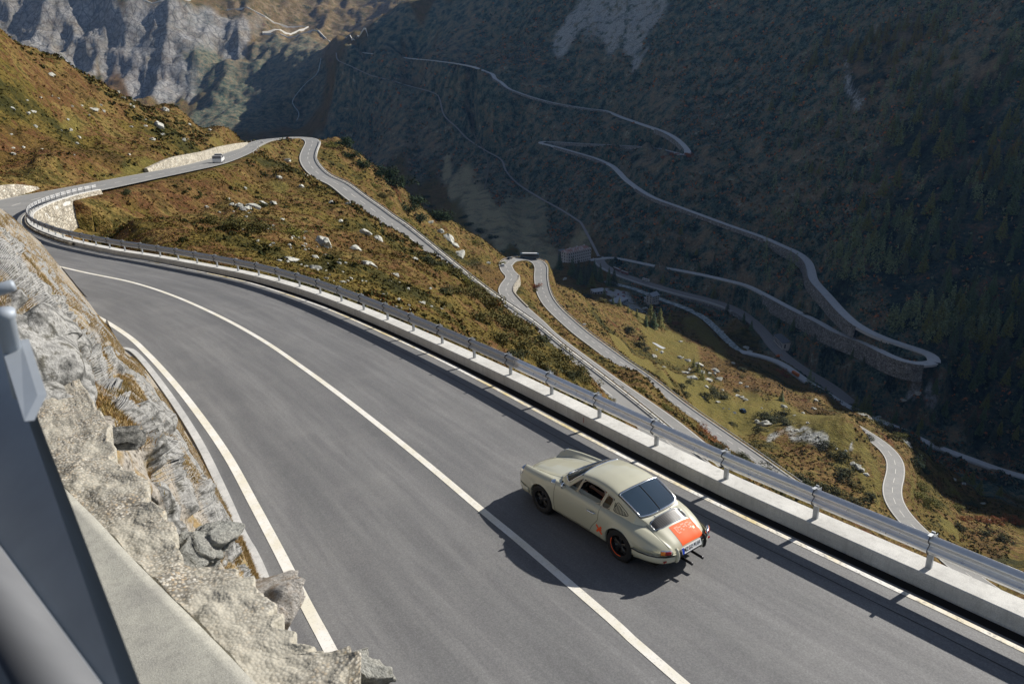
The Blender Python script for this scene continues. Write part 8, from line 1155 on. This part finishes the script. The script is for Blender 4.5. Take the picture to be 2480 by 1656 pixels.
TL = [('dark green spruce standing among the scrub and boulders of the slopes', 'spruces on the slopes'), ('yellow green larch standing on the autumn slopes', 'larches on the slopes'), ('golden larch high on the shaded right hand slope', 'golden larches high on the slope')]
for x, y, h, k in TREES:
    h = min(max(h * 1.25, 5), 26); pr = rt.choice(protos[k]); s_ = h * rt.uniform(.9, 1.1); place(pr, (x, y, float(hz(x, y)) - .3), (s_ * rt.uniform(.85, 1.2), s_ * rt.uniform(.85, 1.2), s_), rt.uniform(0, 6.28), TL[k][0], 'tree', TL[k][1])
for l in protos:
    for p in l:
        if p.name not in used:
            for c in list(p.children): bpy.data.objects.remove(c)
            bpy.data.objects.remove(p)
# ------------------------------------------------------------------ bushes, boulders
def bush(name, seed, mleaf, n=1100, tall=.75):
    r = np.random.default_rng(seed); L_ = r.uniform(-.34, .34, (9, 3)); L_[:, 2] = r.uniform(.12, .5, 9) * tall; rr_ = r.uniform(.16, .30, 9); k = r.integers(0, 9, n)
    d = r.normal(0, 1, (n, 3)); d[:, 2] = np.abs(d[:, 2]) * .9 - .15; d /= np.linalg.norm(d, axis=1)[:, None]; C_ = L_[k] + d * (rr_[k] * r.uniform(.55, 1.08, n))[:, None]; C_[:, 2] = np.maximum(C_[:, 2], 0)
    N_ = d + r.normal(0, .5, (n, 3)); N_ /= np.linalg.norm(N_, axis=1)[:, None]; V, F = cards(C_, N_, r.uniform(.018, .045, n), r, .5); b = MB()
    e = empty(name); npmesh('foliage', V, F, mleaf, e, smooth=False)
    for q in range(7): p = L_[q]; b.tube([(p[0] * .2, p[1] * .2, -.06), (p[0] * .7, p[1] * .7, p[2] * .6), tuple(p)], lambda t: .014 * (1 - .6 * t), 4)
    b.build('stems', M_bark, e); return e
BM = [mat_leaf('alder_leaves', (.028, .038, .014), (.085, .085, .035)), mat_leaf('olive_shrub_leaves', (.055, .055, .015), (.15, .125, .035)), mat_leaf('rust_shrub_leaves', (.16, .045, .014), (.36, .13, .04)), mat_leaf('yellow_shrub_leaves', (.09, .10, .02), (.24, .21, .05)), mat_leaf('pine_scrub', (.008, .022, .008), (.03, .055, .018)), mat_leaf('golden_shrub_leaves', (.45, .22, .02), (.7, .40, .03))]
bn = ['alder_bush', 'olive_bush', 'rust_bush', 'yellow_bush', 'dwarf_pine', 'golden_bush']
bl_ = ['dark green alder bush on the sunny slope', 'olive brown bush below the near parapet or on the sunny slope', 'rust red autumn bush among greener scrub', 'yellow green bush on the sunny slope', 'deep green dwarf pine on the crest above the valley', 'single golden yellow bush between the two lower roads']
bp = [[bush(bn[k], 20 + k * 3 + j, BM[k]) for j in range(3)] for k in range(6)]
for x, y, w, k in BUSHES:
    w = min(w, 9) * (2.3 if k == 4 else 1.8); place(rt.choice(bp[k]), (x, y, float(hz(x, y)) - .1 * w), (w, w, w * rt.uniform(.6, .85)), rt.uniform(0, 6.28), bl_[k], 'bush', bn[k].replace('_', ' ') + ' group')
for l in bp:
    for p in l:
        if p.name not in used:
            for c in list(p.children): bpy.data.objects.remove(c)
            bpy.data.objects.remove(p)
M_bou = mat_rock('lichen_granite', (.20, .20, .17), (.42, .42, .37), (.56, .55, .50), .9)
rp = []
for i in range(6):
    bm = rock_bm(70 + i, 3, (1, .8, .7), .4, 8); me = bpy.data.meshes.new('boulder'); bm.to_mesh(me); bm.free(); me.materials.append(M_bou); rp.append(me)
for i, (x, y, w) in enumerate(BOULDERS + STONES):
    big = i < len(BOULDERS); o = bpy.data.objects.new('boulder' if big else 'stone', rt.choice(rp)); COL.objects.link(o); w = min(w, 5) * (1.15 if i < len(BOULDERS) else .9)
    o.location = (x, y, float(hz(x, y)) + w * .12); o.scale = (w * rt.uniform(.9, 1.25), w, w * rt.uniform(.7, 1)); o.rotation_euler = (rt.uniform(-.3, .3), rt.uniform(-.3, .3), rt.uniform(0, 6.28))
    tag(o, 'grey lichen covered boulder lying on the alpine slope' if big else 'small pale stone scattered on the heath slope', 'boulder' if big else 'stone', 'boulders on the slopes' if big else 'small stones on the slopes')
# ------------------------------------------------------------------ ground cover
def scatter(n, seed, dens_fn, y0, y1, a0=-.8, a1=.85):
    r = np.random.default_rng(seed); b = np.exp(r.uniform(math.log(y0), math.log(y1), n)); a = r.uniform(a0, a1, n); x = a * b; y = b; k = r.random(n) < dens_fn(x, y); x, y = x[k], y[k]; return x, y, hz(x, y), r
def samp(A, x, y): return bil(A, TA, TB, x, y)
free = np.where(bd < 1e8, bd - bh, 99.)
def cover(name, n, seed, dens_fn, y0, y1, size_fn, mleaf, per, label, cat, flat=.6, up=.0):
    x, y, z, r = scatter(n, seed, dens_fn, y0, y1); m_ = len(x); s_ = size_fn(y) * r.uniform(.5, 1.3, m_); C_ = np.repeat(np.stack([x, y, z], 1), per, 0); S_ = np.repeat(s_, per); k = len(C_)
    d = r.normal(0, 1, (k, 3)); d[:, 2] = np.abs(d[:, 2]); d /= np.linalg.norm(d, axis=1)[:, None]; P_ = C_ + d * (S_ * r.uniform(.3, 1, k))[:, None] * np.array([1, 1, flat]); N_ = d + r.normal(0, .5, (k, 3)); N_ /= np.linalg.norm(N_, axis=1)[:, None]
    V, F = cards(P_, N_, S_ * r.uniform(.28, .6, k), r, .6); o = npmesh(name, V, F, mleaf, smooth=False); tag(o, label, cat, kind='stuff'); return o
def mat_cover(name, stops, sc):
    t = NT(name, rough=.9, spec=.1); g = t.n.new('ShaderNodeNewGeometry').outputs['Random Per Island']; f = t.math('ADD', t.math('MULTIPLY', t.noise(sc, 5, .7), .6), t.math('MULTIPLY', g, .4)); t.col(t.ramp(f, stops)); return t.m
_t = NT('heath_cover', rough=.9, spec=.1); _t.col(heath_col(_t, _t.n.new('ShaderNodeNewGeometry').outputs['Random Per Island'])); M_hth = _t.m
M_scr = mat_cover('scrub_cover', [(.25, (.012, .026, .020)), (.42, (.05, .085, .06)), (.52, (.15, .19, .12)), (.62, (.26, .17, .10)), (.70, (.48, .15, .05))], .03)
nr_dark = lambda x, y: samp(ZW[3], x, y)
clr = lambda x, y: np.clip(samp(free, x, y) - 1.2, 0, 1)
cover('heath', 80000, 5, lambda x, y: clr(x, y) * (1 - nr_dark(x, y)) * (samp(ZW[1], x, y) < .7), 16, 300, lambda y: np.clip(.07 + y * .0019, .10, .6), M_hth, 7, 'knee high autumn heath and grass covering the sunny slopes', 'heath', .8)
cover('heath', 34000, 6, lambda x, y: clr(x, y) * (1 - nr_dark(x, y)) * (samp(ZW[1], x, y) < .6), 300, 760, lambda y: .35 + y * .0011, M_hth, 6, 'low shrubs and heath covering the sunny spur above the valley', 'heath', .7)
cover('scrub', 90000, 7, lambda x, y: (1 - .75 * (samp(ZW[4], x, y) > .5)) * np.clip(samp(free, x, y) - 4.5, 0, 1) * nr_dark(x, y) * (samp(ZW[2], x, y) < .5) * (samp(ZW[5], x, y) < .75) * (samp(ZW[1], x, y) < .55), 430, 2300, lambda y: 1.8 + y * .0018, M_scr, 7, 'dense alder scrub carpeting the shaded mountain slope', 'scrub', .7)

M_ald = mat_cover('alder_cover', [(.3, (.025, .030, .009)), (.5, (.055, .056, .017)), (.62, (.10, .085, .026)), (.74, (.16, .06, .02))], .03)
pm2 = lambda x, y: sstep(.02, .22, fbm(x / 26 + 3, y / 34, 3))
cover('scrub', 18000, 8, lambda x, y: clr(x, y) * (1 - nr_dark(x, y)) * pm2(x, y) * (samp(ZW[1], x, y) < .5), 120, 760, lambda y: .55 + y * .0016, M_ald, 14, 'dark alder scrub growing in patches on the sunny slopes', 'scrub', .8)
cover('scrub', 4000, 9, lambda x, y: clr(x, y) * (1 - nr_dark(x, y)) * sstep(.12, .3, fbm(x / 9 + 30, y / 12, 3)), 40, 160, lambda y: .35 + y * .0012, M_ald, 22, 'dark low shrubs dotted over the slope below the near parapet', 'scrub', .8)

M_mk = mat('marker_white', (.75, .75, .74), .5)
mkp = None
for q, (k, f_, sd_) in enumerate([('N', .80, 1), ('N', .86, 1), ('N', .92, 1), ('N', .90, -1), ('C', .02, -1), ('C', .05, -1), ('C', .09, -1), ('C', .13, -1), ('C', .17, 1), ('D', .35, 1), ('D', .6, 1), ('D', .45, -1)]):
    P, hw = RD[k]; i = int(f_ * (len(P) - 1)); n_ = side_normals(P)[i]; loc = (P[i, 0] + n_[0] * sd_ * (hw + .5), P[i, 1] + n_[1] * sd_ * (hw + .5), P[i, 2])
    if mkp is None:
        mkp = empty('marker_post'); a = MB(); a.box((0, 0, .35), (.06, .05, .65)); a.build('post', M_mk, mkp); a = MB(); a.box((0, 0, .82), (.062, .052, .09)); a.build('reflector', M_blackr, mkp); e = mkp
    else:
        e = mkp.copy(); COL.objects.link(e)
        for c_ in mkp.children: c = c_.copy(); COL.objects.link(c); c.parent = e
    e.location = loc; tag(e, 'small white roadside marker post on the verge of a sunny road', 'marker post', 'roadside marker posts')
a = MB(); x, y = 3.9, float(np.interp(3.9, Wf[:, 0], Wf[:, 1])); a.add([(x - .012, y + .004, .05), (x + .012, y + .004, .05), (x + .008, y + .004, .2), (x - .01, y + .004, .22)], [(0, 1, 2, 3)]); a.build('red_mark', M_redp, par)

# the wood on the right hand slope: the trees beyond the individually built ones
def forest(n, seed, per):
    r = np.random.default_rng(seed); b = np.exp(r.uniform(math.log(560), math.log(1250), n * 6)); a = r.uniform(.36, .80, n * 6); x, y = a * b, b
    k = (samp(free, x, y) > 6) & (nr_dark(x, y) > .5) & (r.random(len(x)) < sstep(-.35, .25, fbm(x / 70, y / 90, 3)) * (.25 + .75 * sstep(.42, .62, a))) & (samp(ZW[2], x, y) < .3); x, y = x[k][:n], y[k][:n]; z = hz(x, y); h = r.uniform(9, 20, len(x))
    u = 1 - r.power(1.6, (len(x), per)) * .93; an = r.uniform(0, 6.283, u.shape); rad = (1 - u) * .23 * (.45 + .55 * np.sqrt(r.random(u.shape))) + .01
    C_ = np.stack([x[:, None] + np.cos(an) * rad * h[:, None], y[:, None] + np.sin(an) * rad * h[:, None], z[:, None] + (u - rad * .3) * h[:, None]], -1).reshape(-1, 3)
    N_ = np.stack([np.cos(an) * .5, np.sin(an) * .5, np.full(u.shape, .8)], -1).reshape(-1, 3) + r.normal(0, .35, (u.size, 3)); N_ /= np.linalg.norm(N_, axis=1)[:, None]
    V, F = cards(C_, N_, np.repeat(h, per) * r.uniform(.03, .06, u.size), r); return V, F
V, F = forest(1000, 31, 120); tag(npmesh('forest', V, F, mat_leaf('forest_needles', (.05, .10, .06), (.30, .34, .15)), smooth=False), 'mixed spruce and larch wood covering the shaded right hand slope', 'forest', kind='stuff')

# ------------------------------------------------------------------ air
hb = MB().box((400, 3000, 350), (7600, 3500, 1150)).build('haze', None)
hm = bpy.data.materials.new('air'); hm.use_nodes = True; hn = hm.node_tree.nodes; hn.clear()
ho = hn.new('ShaderNodeOutputMaterial'); hv = hn.new('ShaderNodeVolumePrincipled'); hv.inputs['Density'].default_value = 0.000023
hv.inputs['Color'].default_value = (.26, .50, 1, 1); hv.inputs['Anisotropy'].default_value = 0.2
hm.node_tree.links.new(hv.outputs[0], ho.inputs['Volume']); hb.data.materials.clear(); hb.data.materials.append(hm); tag(hb, kind='stuff')
